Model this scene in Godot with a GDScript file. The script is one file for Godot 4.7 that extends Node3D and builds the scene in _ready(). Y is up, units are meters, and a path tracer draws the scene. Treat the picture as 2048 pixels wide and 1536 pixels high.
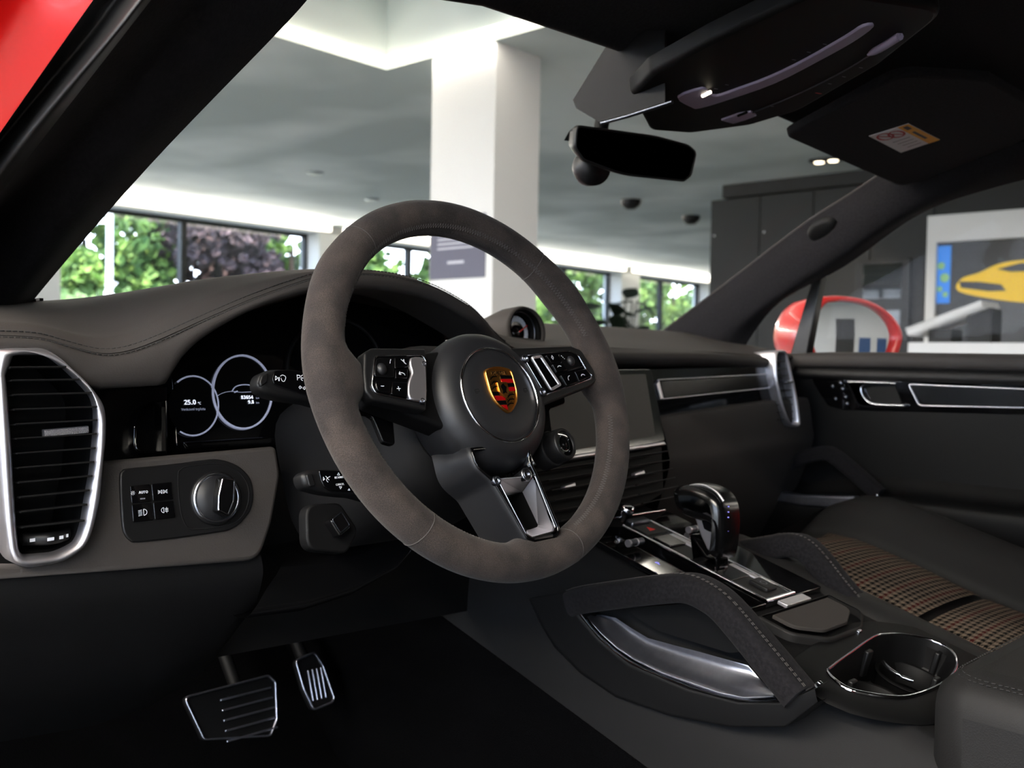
extends Node3D
# Interior of a red coupe standing in a car showroom. Car axes: x to the passenger side, y up, -z to the front.

class Shape:
	# collects triangles; every point goes through xf on the way in
	var st := SurfaceTool.new()
	var xf := Transform3D()
	var n := 0
	func _init(t := Transform3D()):
		xf = t
		st.begin(Mesh.PRIMITIVE_TRIANGLES)
	func v(p: Vector3, uv := Vector2.ZERO, sg := 0):
		st.set_smooth_group(sg)
		st.set_uv(uv)
		st.add_vertex(xf * p)
		n += 1
	func tri(a: Vector3, b: Vector3, c: Vector3, sg := -1):
		v(a, Vector2(a.x, a.y), sg)
		v(c, Vector2(c.x, c.y), sg)
		v(b, Vector2(b.x, b.y), sg)
	func quad(a: Vector3, b: Vector3, c: Vector3, d: Vector3, sg := -1):
		v(a, Vector2(0, 0), sg); v(c, Vector2(1, 1), sg); v(b, Vector2(1, 0), sg)
		v(a, Vector2(0, 0), sg); v(d, Vector2(0, 1), sg); v(c, Vector2(1, 1), sg)
	func grid(rows: Array, close_row := false, close_all := false, sg := 0):
		var nr: int = rows.size()
		var nc: int = rows[0].size()
		for i in (nr if close_all else nr - 1):
			var r0 = rows[i]
			var r1 = rows[(i + 1) % nr]
			for j in (nc if close_row else nc - 1):
				var k: int = (j + 1) % nc
				var u0 := float(j) / nc; var u1 := float(j + 1) / nc
				var w0 := float(i) / nr; var w1 := float(i + 1) / nr
				v(r0[j], Vector2(u0, w0), sg); v(r1[k], Vector2(u1, w1), sg); v(r0[k], Vector2(u1, w0), sg)
				v(r0[j], Vector2(u0, w0), sg); v(r1[j], Vector2(u0, w1), sg); v(r1[k], Vector2(u1, w1), sg)
	func cap(poly: PackedVector2Array, z: float, up := true, sg := -1):
		var ix := Geometry2D.triangulate_polygon(poly)
		for i in range(0, ix.size(), 3):
			var a := Vector3(poly[ix[i]].x, poly[ix[i]].y, z)
			var b := Vector3(poly[ix[i + 1]].x, poly[ix[i + 1]].y, z)
			var c := Vector3(poly[ix[i + 2]].x, poly[ix[i + 2]].y, z)
			if ((b - a).cross(c - a).z > 0.0) == up: tri(a, b, c, sg)
			else: tri(a, c, b, sg)
	func ring3(poly: PackedVector2Array, z: float) -> PackedVector3Array:
		var o := PackedVector3Array()
		for p in poly: o.append(Vector3(p.x, p.y, z))
		return o
	static func inset(poly: PackedVector2Array, d: float) -> PackedVector2Array:
		# poly runs anticlockwise; positive d moves inwards
		var o := PackedVector2Array()
		var c: int = poly.size()
		for i in c:
			var e0 := (poly[i] - poly[(i - 1 + c) % c]).normalized()
			var e1 := (poly[(i + 1) % c] - poly[i]).normalized()
			var n0 := Vector2(-e0.y, e0.x)
			var n1 := Vector2(-e1.y, e1.x)
			var m := (n0 + n1)
			if m.length() < 0.01: m = n0
			m = m.normalized()
			o.append(poly[i] + m * d / maxf(0.5, m.dot(n0)))
		return o
	static func ccw(poly) -> PackedVector2Array:
		var p := PackedVector2Array(poly)
		if Geometry2D.is_polygon_clockwise(p): p.reverse()
		var q := PackedVector2Array()
		for i in p.size():
			if p[i].distance_to(p[(i + 1) % p.size()]) > 0.00002: q.append(p[i])
		return q
	# extruded outline from z0 to z1 with rounded front edge
	func prism(poly_in, z0: float, z1: float, bev := 0.0, back := true):
		var poly := ccw(poly_in)
		if bev <= 0.0:
			grid([ring3(poly, z0), ring3(poly, z1)], true, false, 1)
			cap(poly, z1)
		else:
			var s := signf(z1 - z0)
			var rows := [ring3(poly, z0)]
			for k in 4:
				var t := PI / 2 * k / 3.0
				rows.append(ring3(inset(poly, bev * (1 - cos(t))), z1 - s * bev * (1 - sin(t))))
			grid(rows, true, false, 1)
			cap(inset(poly, bev), z1)
		if back: cap(poly, z0, false)
	# closed outline swept with a profile of (inset, z) pairs
	func hoop(poly_in, prof: Array, closed := true, sg := 1):
		var poly := ccw(poly_in)
		var rows := []
		for q in prof: rows.append(ring3(inset(poly, q[0]), q[1]))
		grid(rows, true, closed, sg)
	# tube of any section along a path; sec in (side, up) metres or a radius list
	func tube(path: Array, rad, seg := 12, closed := false, caps := true, up := Vector3.UP, sec := PackedVector2Array()):
		var rows := []
		var c: int = path.size()
		for i in c:
			var t: Vector3
			if closed: t = (path[(i + 1) % c] - path[(i - 1 + c) % c]).normalized()
			else: t = (path[mini(i + 1, c - 1)] - path[maxi(i - 1, 0)]).normalized()
			var side := t.cross(up)
			if side.length() < 0.001: side = t.cross(Vector3.RIGHT)
			side = side.normalized()
			var u := side.cross(t).normalized()
			var r: float = rad[i] if rad is Array else float(rad)
			var row := PackedVector3Array()
			if sec.size() > 0:
				for q in sec: row.append(path[i] + side * q.x * r + u * q.y * r)
			else:
				for k in seg:
					var an := TAU * k / seg
					row.append(path[i] + (side * cos(an) + u * sin(an)) * r)
			rows.append(row)
		grid(rows, true, closed, 2)
		if caps and not closed:
			fan(rows[0], false)
			fan(rows[-1], true)
	func fan(row, flip := false, sg := -1):
		var m := Vector3.ZERO
		for p in row: m += p
		m /= row.size()
		for i in row.size():
			var a: Vector3 = row[i]
			var b: Vector3 = row[(i + 1) % row.size()]
			if flip: tri(m, b, a, sg)
			else: tri(m, a, b, sg)
	# profile of (radius, height) turned round z
	func lathe(prof: Array, seg := 32, at := Vector3.ZERO, sy := 1.0, sg := 3):
		var rows := []
		for q in prof:
			var row := PackedVector3Array()
			for k in seg:
				var an := TAU * k / seg
				row.append(at + Vector3(cos(an) * q[0], sin(an) * q[0] * sy, q[1]))
			rows.append(row)
		grid(rows, true, false, sg)
	func box(c: Vector3, s: Vector3, bev := 0.0):
		var h := s / 2
		var r := bev
		if r <= 0.0:
			var p := []
			for i in 8: p.append(c + Vector3(h.x if i & 1 else -h.x, h.y if i & 2 else -h.y, h.z if i & 4 else -h.z))
			quad(p[0], p[2], p[3], p[1]); quad(p[4], p[5], p[7], p[6]); quad(p[0], p[4], p[6], p[2])
			quad(p[1], p[3], p[7], p[5]); quad(p[0], p[1], p[5], p[4]); quad(p[2], p[6], p[7], p[3])
			return
		r = minf(r, minf(h.x, minf(h.y, h.z)) * 0.999)
		# rounded box: eight corner octants stitched as rings
		var rows := []
		for k in range(0, 8):
			var lower := k < 4
			var t := -PI / 2 + PI / 2 * (k if lower else k - 1) / 3.0
			if not lower: t = PI / 2 * (k - 4) / 3.0
			var row := PackedVector3Array()
			for q in 4:
				for j in 4:
					var an := PI / 2 * q + PI / 2 * j / 3.0
					var sx := 1.0 if q == 0 or q == 3 else -1.0
					var sy := 1.0 if q < 2 else -1.0
					row.append(c + Vector3(sx * (h.x - r) + r * cos(t) * cos(an), sy * (h.y - r) + r * cos(t) * sin(an), (-1.0 if lower else 1.0) * (h.z - r) + r * sin(t)))
			rows.append(row)
		for i in 7:
			for j in 16:
				var k := (j + 1) % 16
				quad(rows[i][j], rows[i][k], rows[i + 1][k], rows[i + 1][j], -1 if i == 3 and j % 4 == 3 else 4)
		fan(rows[0], true, -1)
		fan(rows[-1], false, -1)
	# flat ribbon drawn along a 2D line
	func stroke(pts: Array, w: float, z := 0.0, closed := false):
		var c := pts.size()
		for i in (c if closed else c - 1):
			var a: Vector2 = pts[i]
			var b: Vector2 = pts[(i + 1) % c]
			var t := (b - a).normalized()
			var s := Vector2(-t.y, t.x) * w / 2
			a -= t * w * 0.3
			b += t * w * 0.3
			quad(Vector3(a.x - s.x, a.y - s.y, z), Vector3(b.x - s.x, b.y - s.y, z), Vector3(b.x + s.x, b.y + s.y, z), Vector3(a.x + s.x, a.y + s.y, z))
	func mesh() -> ArrayMesh:
		st.generate_normals()
		return st.commit()

# ---------- curves
func cr(p: Array, k := 6, closed := false) -> Array:
	# Catmull-Rom through 2D or 3D points
	var o := []
	var c := p.size()
	for i in (c if closed else c - 1):
		var a = p[(i - 1 + c) % c] if closed or i > 0 else p[0] * 2.0 - p[1]
		var b = p[i]
		var d = p[(i + 1) % c]
		var e = p[(i + 2) % c] if closed or i < c - 2 else p[c - 1] * 2.0 - p[c - 2]
		for j in k:
			var t := float(j) / k
			o.append((b * 2.0 + (d - a) * t + (a * 2.0 - b * 5.0 + d * 4.0 - e) * t * t + (b * 3.0 - a - d * 3.0 + e) * t * t * t) * 0.5)
	if not closed: o.append(p[c - 1])
	return o
func rp(p: Array, k := 5) -> PackedVector2Array:
	# outline from (x, y, corner radius)
	var o := PackedVector2Array()
	var c := p.size()
	for i in c:
		var b := Vector2(p[i].x, p[i].y)
		var a := Vector2(p[(i - 1 + c) % c].x, p[(i - 1 + c) % c].y) - b
		var d := Vector2(p[(i + 1) % c].x, p[(i + 1) % c].y) - b
		var r: float = p[i].z
		if r <= 0.0:
			o.append(b)
			continue
		var an := a.angle_to(d)
		var cut := minf(r / tan(absf(an) / 2), 0.48 * minf(a.length(), d.length()))
		var p0 := b + a.normalized() * cut
		var p1 := b + d.normalized() * cut
		for j in k + 1:
			var t := float(j) / k
			o.append(p0.lerp(b, t).lerp(b.lerp(p1, t), t))
	return o
func rrect(cx: float, cy: float, w: float, h: float, r: float, k := 4) -> PackedVector2Array:
	return rp([Vector3(cx - w / 2, cy - h / 2, r), Vector3(cx + w / 2, cy - h / 2, r), Vector3(cx + w / 2, cy + h / 2, r), Vector3(cx - w / 2, cy + h / 2, r)], k)
func circ(cx: float, cy: float, r: float, k := 32, a0 := 0.0, a1 := TAU) -> Array:
	var o := []
	var full := absf(a1 - a0 - TAU) < 0.001
	for i in (k if full else k + 1): o.append(Vector2(cx + r * cos(a0 + (a1 - a0) * i / k), cy + r * sin(a0 + (a1 - a0) * i / k)))
	return o
func scaled(p, c: Vector2, s: float) -> PackedVector2Array:
	var o := PackedVector2Array()
	for q in p: o.append(c + (q - c) * s)
	return o

# ---------- nodes
var taken := {}
func numbered(called: String) -> String:
	var k: int = taken.get(called, 0)
	taken[called] = k + 1
	return called if k == 0 else "%s_%03d" % [called, k]
func thing(called: String, label: String, category: String, xf := Transform3D(), group := "") -> Node3D:
	var o := Node3D.new()
	o.name = numbered(called)
	o.transform = xf
	add_child(o)
	tag(o, label, category, group)
	return o
func tag(o: Node, label: String, category: String, group := "") -> Node:
	o.set_meta("label", label)
	o.set_meta("category", category)
	if group: o.set_meta("group", group)
	return o
func at(p: Vector3) -> Transform3D:
	return Transform3D(Basis(), p)
func inv(t: Node3D) -> Transform3D:
	# from car axes to the axes of a thing
	return t.transform.affine_inverse()
func obj(called: String, s: Shape, m: Material, parent: Node = null, label := "") -> MeshInstance3D:
	return mobj(called, s.mesh(), m, parent, label)
func mobj(called: String, me: Mesh, m: Material, parent: Node = null, label := "") -> MeshInstance3D:
	var o := MeshInstance3D.new()
	o.name = called if parent else numbered(called)
	o.mesh = me
	o.material_override = m
	if label: o.set_meta("label", label)
	(parent if parent else self).add_child(o, true)
	return o
func struct(called: String, s: Shape, m: Material, parent: Node = null) -> MeshInstance3D:
	var o := obj(called, s, m, parent)
	if parent == null: o.set_meta("kind", "structure")
	return o
func snode(called: String, xf := Transform3D()) -> Node3D:
	var o := Node3D.new()
	o.name = numbered(called)
	o.transform = xf
	o.set_meta("kind", "structure")
	add_child(o)
	return o
func words(txt: String, h: float, m: Material, parent: Node, xf: Transform3D, called := "lettering", bold := 400, face := "Droid Sans") -> MeshInstance3D:
	var f := SystemFont.new()
	f.font_names = PackedStringArray([face])
	f.font_weight = bold
	var t := TextMesh.new()
	t.text = txt
	t.font = f
	t.font_size = 64
	t.pixel_size = 0.001
	t.depth = 0.0092 * 0.0002 / maxf(h, 0.001) * 5.0
	t.curve_step = 2.0
	var o := mobj(called, t, m, parent)
	o.transform = xf * Transform3D(Basis().scaled(Vector3.ONE * h / 0.0457), Vector3.ZERO)
	return o

# ---------- materials
func noise_tex(freq: float, c0: Color, c1: Color, size := 512, kind := FastNoiseLite.TYPE_SIMPLEX_SMOOTH, oct := 3, lo := 0.0, hi := 1.0) -> NoiseTexture2D:
	var fn := FastNoiseLite.new()
	fn.noise_type = kind
	fn.frequency = freq
	fn.fractal_octaves = oct
	fn.seed = 7
	var t := NoiseTexture2D.new()
	t.width = size
	t.height = size
	t.seamless = true
	t.noise = fn
	var g := Gradient.new()
	g.offsets = PackedFloat32Array([lo, hi])
	g.colors = PackedColorArray([c0, c1])
	t.color_ramp = g
	return t
func mat(c: Color, rough := 0.6, metal := 0.0, spec := 0.5) -> StandardMaterial3D:
	var m := StandardMaterial3D.new()
	m.albedo_color = c
	m.roughness = rough
	m.metallic = metal
	m.metallic_specular = spec
	return m
func grain(m: StandardMaterial3D, tex: Texture2D, scale: float, height := 0.0, htex: Texture2D = null) -> StandardMaterial3D:
	m.uv1_triplanar = true
	m.uv1_scale = Vector3.ONE * scale
	if tex:
		m.albedo_texture = tex
	if height > 0.0:
		m.heightmap_enabled = true
		m.heightmap_texture = htex if htex else tex
		m.heightmap_scale = height
	return m
func glow(c: Color, e: float) -> StandardMaterial3D:
	var m := mat(c, 0.5)
	m.emission_enabled = true
	m.emission = c
	m.emission_energy_multiplier = e
	return m
var M := {}
func materials():
	var fine := noise_tex(0.09, Color(0, 0, 0), Color(1, 1, 1), 512, FastNoiseLite.TYPE_SIMPLEX, 2)
	var pebble := noise_tex(0.06, Color(0, 0, 0), Color(1, 1, 1), 512, FastNoiseLite.TYPE_CELLULAR, 2)
	var fuzz := noise_tex(0.035, Color(0.62, 0.62, 0.64), Color(1, 1, 1), 512, FastNoiseLite.TYPE_SIMPLEX, 5)
	M.leather = grain(mat(Color(0.20, 0.187, 0.18), 0.72, 0.0, 0.35), null, 22.0, 0.012, pebble)  # lit copy of leather_dark: light on the dash put into its colour
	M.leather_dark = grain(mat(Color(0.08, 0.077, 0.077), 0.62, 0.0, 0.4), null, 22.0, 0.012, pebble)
	M.soft = grain(mat(Color(0.045, 0.045, 0.05), 0.66, 0.0, 0.3), null, 30.0, 0.006, fine)
	M.hub = grain(mat(Color(0.082, 0.084, 0.094), 0.46, 0.0, 0.45), null, 40.0, 0.003, fine)
	M.trim = mat(Color(0.05, 0.05, 0.054), 0.45, 0.0, 0.4)
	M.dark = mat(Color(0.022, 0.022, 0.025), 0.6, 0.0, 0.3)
	M.gloss = mat(Color(0.02, 0.02, 0.023), 0.06)
	M.gloss_soft = mat(Color(0.03, 0.03, 0.033), 0.2)
	M.satin = mat(Color(0.86, 0.85, 0.87), 0.40, 1.0)
	M.alu = mat(Color(0.66, 0.67, 0.70), 0.26, 1.0)
	M.alu_dark = mat(Color(0.36, 0.37, 0.40), 0.3, 1.0)
	M.chrome = mat(Color(0.82, 0.82, 0.84), 0.08, 1.0)
	M.steel = grain(mat(Color(0.78, 0.79, 0.83), 0.32, 1.0), noise_tex(0.02, Color(0.9, 0.9, 0.92), Color(1, 1, 1)), 8.0)
	M.rubber = mat(Color(0.06, 0.06, 0.063), 0.5)
	M.red = mat(Color(0.74, 0.035, 0.03), 0.32)
	M.red.clearcoat_enabled = true
	M.red.clearcoat = 0.3
	M.red.clearcoat_roughness = 0.03
	M.suede = grain(mat(Color(0.125, 0.12, 0.127), 0.95, 0.0, 0.2), fuzz, 9.0, 0.02, fine)
	M.suede.rim_enabled = true
	M.suede.rim = 0.25
	M.suede.rim_tint = 0.6
	M.carpet = grain(mat(Color(0.035, 0.035, 0.04), 1.0, 0.0, 0.1), fuzz, 14.0, 0.15, fine)
	# rim covering: worn suede, greyed and browned where hands rub it
	var worn := noise_tex(0.008, Color(0.74, 0.72, 0.72), Color(1.0, 0.955, 0.92), 512, FastNoiseLite.TYPE_SIMPLEX_SMOOTH, 5, 0.25, 0.75)
	M.rim = grain(mat(Color(0.305, 0.293, 0.29), 0.9, 0.0, 0.25), worn, 6.0, 0.03, fine)
	M.rim.detail_enabled = true
	M.rim.detail_albedo = noise_tex(0.16, Color(0.42, 0.41, 0.42), Color(1.0, 0.98, 0.96), 512, FastNoiseLite.TYPE_SIMPLEX, 3, 0.15, 0.75)
	M.rim.detail_blend_mode = BaseMaterial3D.BLEND_MODE_MUL
	M.rim.detail_uv_layer = BaseMaterial3D.DETAIL_UV_2
	M.rim.uv2_triplanar = true
	M.rim.uv2_scale = Vector3.ONE * 14.0
	M.rim.rim_enabled = true
	M.rim.rim = 0.35
	M.rim.rim_tint = 0.5
	M.thread = mat(Color(0.24, 0.225, 0.22), 0.8)
	M.thread_dark = mat(Color(0.13, 0.125, 0.125), 0.8)
	M.mark = mat(Color(0.82, 0.83, 0.86), 0.5)
	M.mark_dim = mat(Color(0.4, 0.4, 0.44), 0.5)
	M.mark_blue = glow(Color(0.55, 0.55, 0.95), 0.5)
	M.lit = glow(Color(0.86, 0.88, 0.95), 0.85)
	M.lit_dim = glow(Color(0.55, 0.57, 0.66), 0.42)
	M.red_mark = mat(Color(0.75, 0.08, 0.06), 0.5)
	M.gold = mat(Color(0.83, 0.58, 0.28), 0.28, 1.0)
	M.enamel_red = mat(Color(0.50, 0.02, 0.035), 0.2)
	M.enamel_black = mat(Color(0.012, 0.012, 0.014), 0.2)
	M.pane = mat(Color(0.5, 0.52, 0.51, 0.03), 0.02)
	M.pane.transparency = BaseMaterial3D.TRANSPARENCY_ALPHA
	M.windscreen = mat(Color(0.3, 0.32, 0.31, 0.012), 0.02, 0.0, 0.12)
	M.windscreen.transparency = BaseMaterial3D.TRANSPARENCY_ALPHA
	M.mirror = mat(Color(0.92, 0.93, 0.94), 0.02, 1.0)
	M.mirror_dim = mat(Color(0.05, 0.05, 0.055), 0.05, 1.0)  # the dark cabin it would reflect is put into the glass colour
	M.lilac = mat(Color(0.50, 0.46, 0.54), 0.45)
	M.reading = glow(Color(1.0, 0.95, 0.85), 3.0)
	M.white = mat(Color(0.86, 0.86, 0.855), 0.7)
	M.plaster = grain(mat(Color(0.90, 0.93, 0.92), 0.85), noise_tex(0.004, Color(0.82, 0.84, 0.84), Color(1, 1, 1), 512, FastNoiseLite.TYPE_SIMPLEX_SMOOTH, 4, 0.3, 0.7), 0.12)
	M.greywall = mat(Color(0.135, 0.14, 0.14), 0.7)
	M.blackwall = mat(Color(0.045, 0.047, 0.048), 0.6)
	M.frame = mat(Color(0.07, 0.075, 0.078), 0.5)
	M.strip = glow(Color(1.0, 0.965, 0.90), 2.2)
	M.bulb = glow(Color(1.0, 0.93, 0.80), 4.0)
	M.floor = grain(mat(Color(0.44, 0.435, 0.43), 0.25), noise_tex(0.01, Color(0.9, 0.9, 0.9), Color(1, 1, 1)), 0.5)

# ---------- camera, sky, sun
func camera_and_light():
	var cam := Camera3D.new()
	cam.name = "camera"
	var lens := CameraAttributesPhysical.new()
	lens.frustum_focal_length = 30.416
	lens.frustum_focus_distance = 0.86
	lens.exposure_aperture = 7.5
	lens.frustum_near = 0.02
	lens.frustum_far = 400.0
	cam.attributes = lens
	add_child(cam)
	cam.transform = Transform3D(Basis(Vector3(0.7212, 0.0185, 0.6925), Vector3(0.0069, 0.9994, -0.0339), Vector3(-0.6927, 0.0292, 0.7206)), Vector3(-0.964, 1.0248, 0.655))
	cam.fov = 43.06
	cam.near = 0.02
	cam.far = 400.0
	cam.current = true
	var sky := ProceduralSkyMaterial.new()
	sky.sky_top_color = Color(0.62, 0.74, 0.90)
	sky.sky_horizon_color = Color(0.93, 0.96, 1.0)
	sky.ground_horizon_color = Color(0.55, 0.56, 0.55)
	sky.ground_bottom_color = Color(0.3, 0.3, 0.3)
	sky.energy_multiplier = SKY
	var env := Environment.new()
	env.background_mode = Environment.BG_SKY
	env.sky = Sky.new()
	env.sky.sky_material = sky
	env.tonemap_mode = Environment.TONE_MAPPER_LINEAR
	env.tonemap_exposure = EXPO
	env.sdfgi_enabled = true
	env.ssao_enabled = true
	env.ssil_enabled = true
	var we := WorldEnvironment.new()
	we.name = "world"
	we.environment = env
	add_child(we)
	var sun := DirectionalLight3D.new()
	sun.name = "sun"
	sun.light_color = Color(1.0, 0.96, 0.88)
	sun.light_energy = SUN
	sun.light_angular_distance = 3.0
	sun.shadow_enabled = true
	add_child(sun)
	sun.look_at_from_position(Vector3(-6, 20, 14), Vector3.ZERO)
const SKY := 9.0
const SUN := 3.5
const EXPO := 1.38
const STRIP_LIGHT := 1.7
const CEIL := 3.25
const GROUND := -0.05

# showroom axes: x along the window wall, y up, -z towards that wall; turned 4.5 degrees against the car
func room() -> Transform3D:
	return Transform3D(Basis(Vector3(0.99692, 0, -0.07846), Vector3.UP, Vector3(0.07846, 0, 0.99692)), Vector3.ZERO)
func slab(x0: float, x1: float, y0: float, y1: float, f0: float, f1: float, s: Shape):
	s.box(Vector3((x0 + x1) / 2, (y0 + y1) / 2, -(f0 + f1) / 2), Vector3(x1 - x0, y1 - y0, f1 - f0))

func light_bar(x0: float, x1: float, y0: float, y1: float, f0: float, f1: float, label: String, face: Vector3, power: float, group := ""):
	var mid := Vector3((x0 + x1) / 2, (y0 + y1) / 2, -(f0 + f1) / 2)
	var t := thing("light_strip", label, "light", room() * at(mid), group)
	var s := Shape.new()
	s.box(Vector3.ZERO, Vector3(x1 - x0, y1 - y0, f1 - f0), 0.008)
	obj("diffuser", s, M.strip, t)
	var l := AreaLight3D.new()
	l.name = "glow"
	var along_x := x1 - x0 > f1 - f0
	var long := maxf(x1 - x0, f1 - f0)
	l.area_size = Vector2(long, 0.09)
	l.light_energy = power * long * STRIP_LIGHT
	l.light_color = Color(1.0, 0.965, 0.91)
	l.area_range = 60.0
	l.shadow_enabled = true
	t.add_child(l)
	var zaxis := -face
	var xaxis := Vector3.RIGHT if along_x else Vector3.BACK
	l.transform = Transform3D(Basis(xaxis, zaxis.cross(xaxis), zaxis), face * (((y1 - y0) if absf(face.y) > 0.5 else (f1 - f0)) / 2 + 0.012))

func showroom():
	var R := room()
	var s := Shape.new(R)
	slab(-6.2, 25, GROUND - 0.2, GROUND, -13, 14.2, s)
	struct("floor", s, M.floor)
	# ceiling with a raised coffer over the bonnet, its inner corner beside the column
	s = Shape.new(R)
	slab(-6.2, 25, CEIL, CEIL + 0.25, 5.32, 14.2, s)
	slab(4.07, 25, CEIL, CEIL + 0.25, -13, 5.32, s)
	slab(-6.2, -2.4, CEIL, CEIL + 0.25, -13, 5.32, s)
	slab(-2.4, 4.07, CEIL, CEIL + 0.25, -13, -1.6, s)
	slab(-2.4, 4.07, CEIL + 0.55, CEIL + 0.7, -1.6, 5.32, s)
	slab(-2.65, -2.4, CEIL + 0.25, CEIL + 0.7, -1.6, 5.32, s)
	slab(4.07, 4.32, CEIL + 0.25, CEIL + 0.7, -1.6, 5.32, s)
	slab(-2.4, 4.07, CEIL + 0.25, CEIL + 0.7, 5.32, 5.5, s)
	slab(-2.4, 4.07, CEIL + 0.25, CEIL + 0.7, -1.8, -1.6, s)
	struct("ceiling", s, M.plaster)
	light_bar(-2.3, 4.0, CEIL + 0.01, CEIL + 0.08, 5.25, 5.31, "white light strip along the far edge of the ceiling recess over the bonnet", Vector3.DOWN, 0.22)
	light_bar(4.0, 4.06, CEIL + 0.01, CEIL + 0.08, -1.5, 5.31, "white light strip in the ceiling recess, running to the white column", Vector3.DOWN, 0.12)
	light_bar(-2.39, -2.33, CEIL + 0.01, CEIL + 0.08, -1.5, 5.25, "white light strip in the ceiling recess on the driver side of the car", Vector3.DOWN, 0.5)
	# walls
	s = Shape.new(R)
	var piers := [[-6.2, -0.6], [4.0, 5.05], [9.55, 10.15], [13.85, 14.95], [18.7, 19.5], [22.94, 25.0]]
	for p in piers: slab(p[0], p[1], GROUND, CEIL, 13.4, 13.95, s)
	slab(-6.2, 25, 3.12, CEIL, 13.4, 13.95, s)
	slab(-6.2, 25, GROUND, 0.35, 13.4, 13.95, s)
	struct("wall_front", s, M.white)
	s = Shape.new(R)
	slab(24.8, 25, GROUND, CEIL, -13, 13.4, s)
	struct("wall_right", s, M.white)
	s = Shape.new(R)
	slab(-6.2, 25, GROUND, CEIL, -13.2, -13, s)
	var wb := struct("wall_back", s, mat(Color(0.72, 0.72, 0.71), 0.7))
	s = Shape.new(R)
	slab(1.5, 3.0, GROUND, 2.4, -13.0, -12.95, s)
	struct("door_1", s, M.blackwall)
	for q in [[3.4, 4.4, "blue poster on the back wall beside the dark door, mirrored in the door mirror"], [5.0, 5.9, "blue poster on the back wall, farther from the dark door"]]:
		s = Shape.new(R)
		slab(q[0], q[1], 0.3, 1.3, -12.99, -12.96, s)
		tag(obj("poster", s, mat(Color(0.10, 0.25, 0.42), 0.5)), q[2], "poster", "posters on the back wall")
	s = Shape.new(R)
	slab(-6.2, -6, GROUND, 0.12, -13, 14, s)
	slab(-6.2, -6, 3.12, CEIL, -13, 14, s)
	for p in [[-13.0, -12.0], [-6.4, -5.6], [0.0, 0.8], [6.4, 7.2], [12.6, 14.0]]: slab(-6.2, -6, GROUND, CEIL, p[0], p[1], s)
	struct("wall_left", s, M.white)
	var wins := [[-0.6, 4.0, 1.7], [5.05, 9.55, 7.15], [10.15, 13.85, 12.0], [14.95, 18.7, 16.9], [19.5, 22.94, 21.03]]
	var k := 1
	for w in wins:
		var n := snode("window_%d" % k, R * at(Vector3(w[0], 0.35, -13.8)))
		k += 1
		var g := Shape.new(at(-Vector3(w[0], 0.35, -13.8)))
		slab(w[0], w[1], 3.06, 3.12, 13.75, 13.85, g)
		slab(w[0], w[1], 0.35, 0.43, 13.75, 13.85, g)
		slab(w[0], w[0] + 0.06, 0.43, 3.06, 13.75, 13.85, g)
		slab(w[1] - 0.06, w[1], 0.43, 3.06, 13.75, 13.85, g)
		obj("window_frame", g, M.frame, n)
		g = Shape.new(at(-Vector3(w[0], 0.35, -13.8)))
		slab(w[2] - 0.05, w[2] + 0.05, 0.43, 3.06, 13.74, 13.86, g)
		obj("mullion", g, M.frame, n)
		for h in [[w[0] + 0.06, w[2] - 0.05], [w[2] + 0.05, w[1] - 0.06]]:
			g = Shape.new(at(-Vector3(w[0], 0.35, -13.8)))
			slab(h[0], h[1], 0.43, 3.06, 13.797, 13.803, g)
			obj("pane", g, M.pane, n)
	for w in [[-12.0, -6.4], [-5.6, 0.0], [0.8, 6.4], [7.2, 12.6]]:  # unseen glass side wall, enlarged and moved near for light from the left
		var n := snode("window_%d" % k, R * at(Vector3(-6.1, 0.12, -w[0])))
		k += 1
		var o := -Vector3(-6.1, 0.12, -w[0])
		var g := Shape.new(at(o))
		slab(-6.15, -6.05, 3.06, 3.12, w[0], w[1], g)
		slab(-6.15, -6.05, 0.12, 0.18, w[0], w[1], g)
		slab(-6.15, -6.05, 0.18, 3.06, w[0], w[0] + 0.06, g)
		slab(-6.15, -6.05, 0.18, 3.06, w[1] - 0.06, w[1], g)
		slab(-6.15, -6.05, 0.18, 3.06, (w[0] + w[1]) / 2 - 0.04, (w[0] + w[1]) / 2 + 0.04, g)
		obj("window_frame", g, M.frame, n)
		for h in [[w[0] + 0.06, (w[0] + w[1]) / 2 - 0.04], [(w[0] + w[1]) / 2 + 0.04, w[1] - 0.06]]:
			g = Shape.new(at(o))
			slab(-6.103, -9.097, 0.18, 3.06, h[0], h[1], g)
			obj("pane", g, M.pane, n)
	# light strips over the windows
	var bays := [[-0.6, 4.3, "leftmost white light strip over the window wall, half hidden by the roof pillar"], [4.7, 9.55, "long white light strip over the wide window left of the steering wheel"], [9.85, 14.5, "white light strip over the window seen through the steering wheel"], [14.9, 18.4, "white light strip over the window right of the column"], [18.75, 22.95, "rightmost white light strip over the window wall, ending at the dark cabinet wall"]]
	for b in bays: light_bar(b[0], b[1], CEIL - 0.14, CEIL - 0.02, 13.05, 13.14, b[2], Vector3.BACK, 1.6, "light strips over the window wall")
	# rows of the same strips behind the car, mirrored in the window panes and the car
	for z in [-4.5, -8.5]: light_bar(-3.0, 12, CEIL - 0.05, CEIL - 0.005, z, z + 0.09, "long white ceiling light strip behind the car, " + ("nearer to it" if z > -6 else "farther from it"), Vector3.DOWN, 0.9, "ceiling strips behind the car")
	light_bar(-3.5, -3.41, CEIL - 0.05, CEIL - 0.005, -4.0, 8.0, "added out-of-view ceiling light strip on the driver side of the hall, nearer the car", Vector3.DOWN, 3.4, "added key-light strips on the driver side")  # unseen strips added as a strong key light from the left
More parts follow.
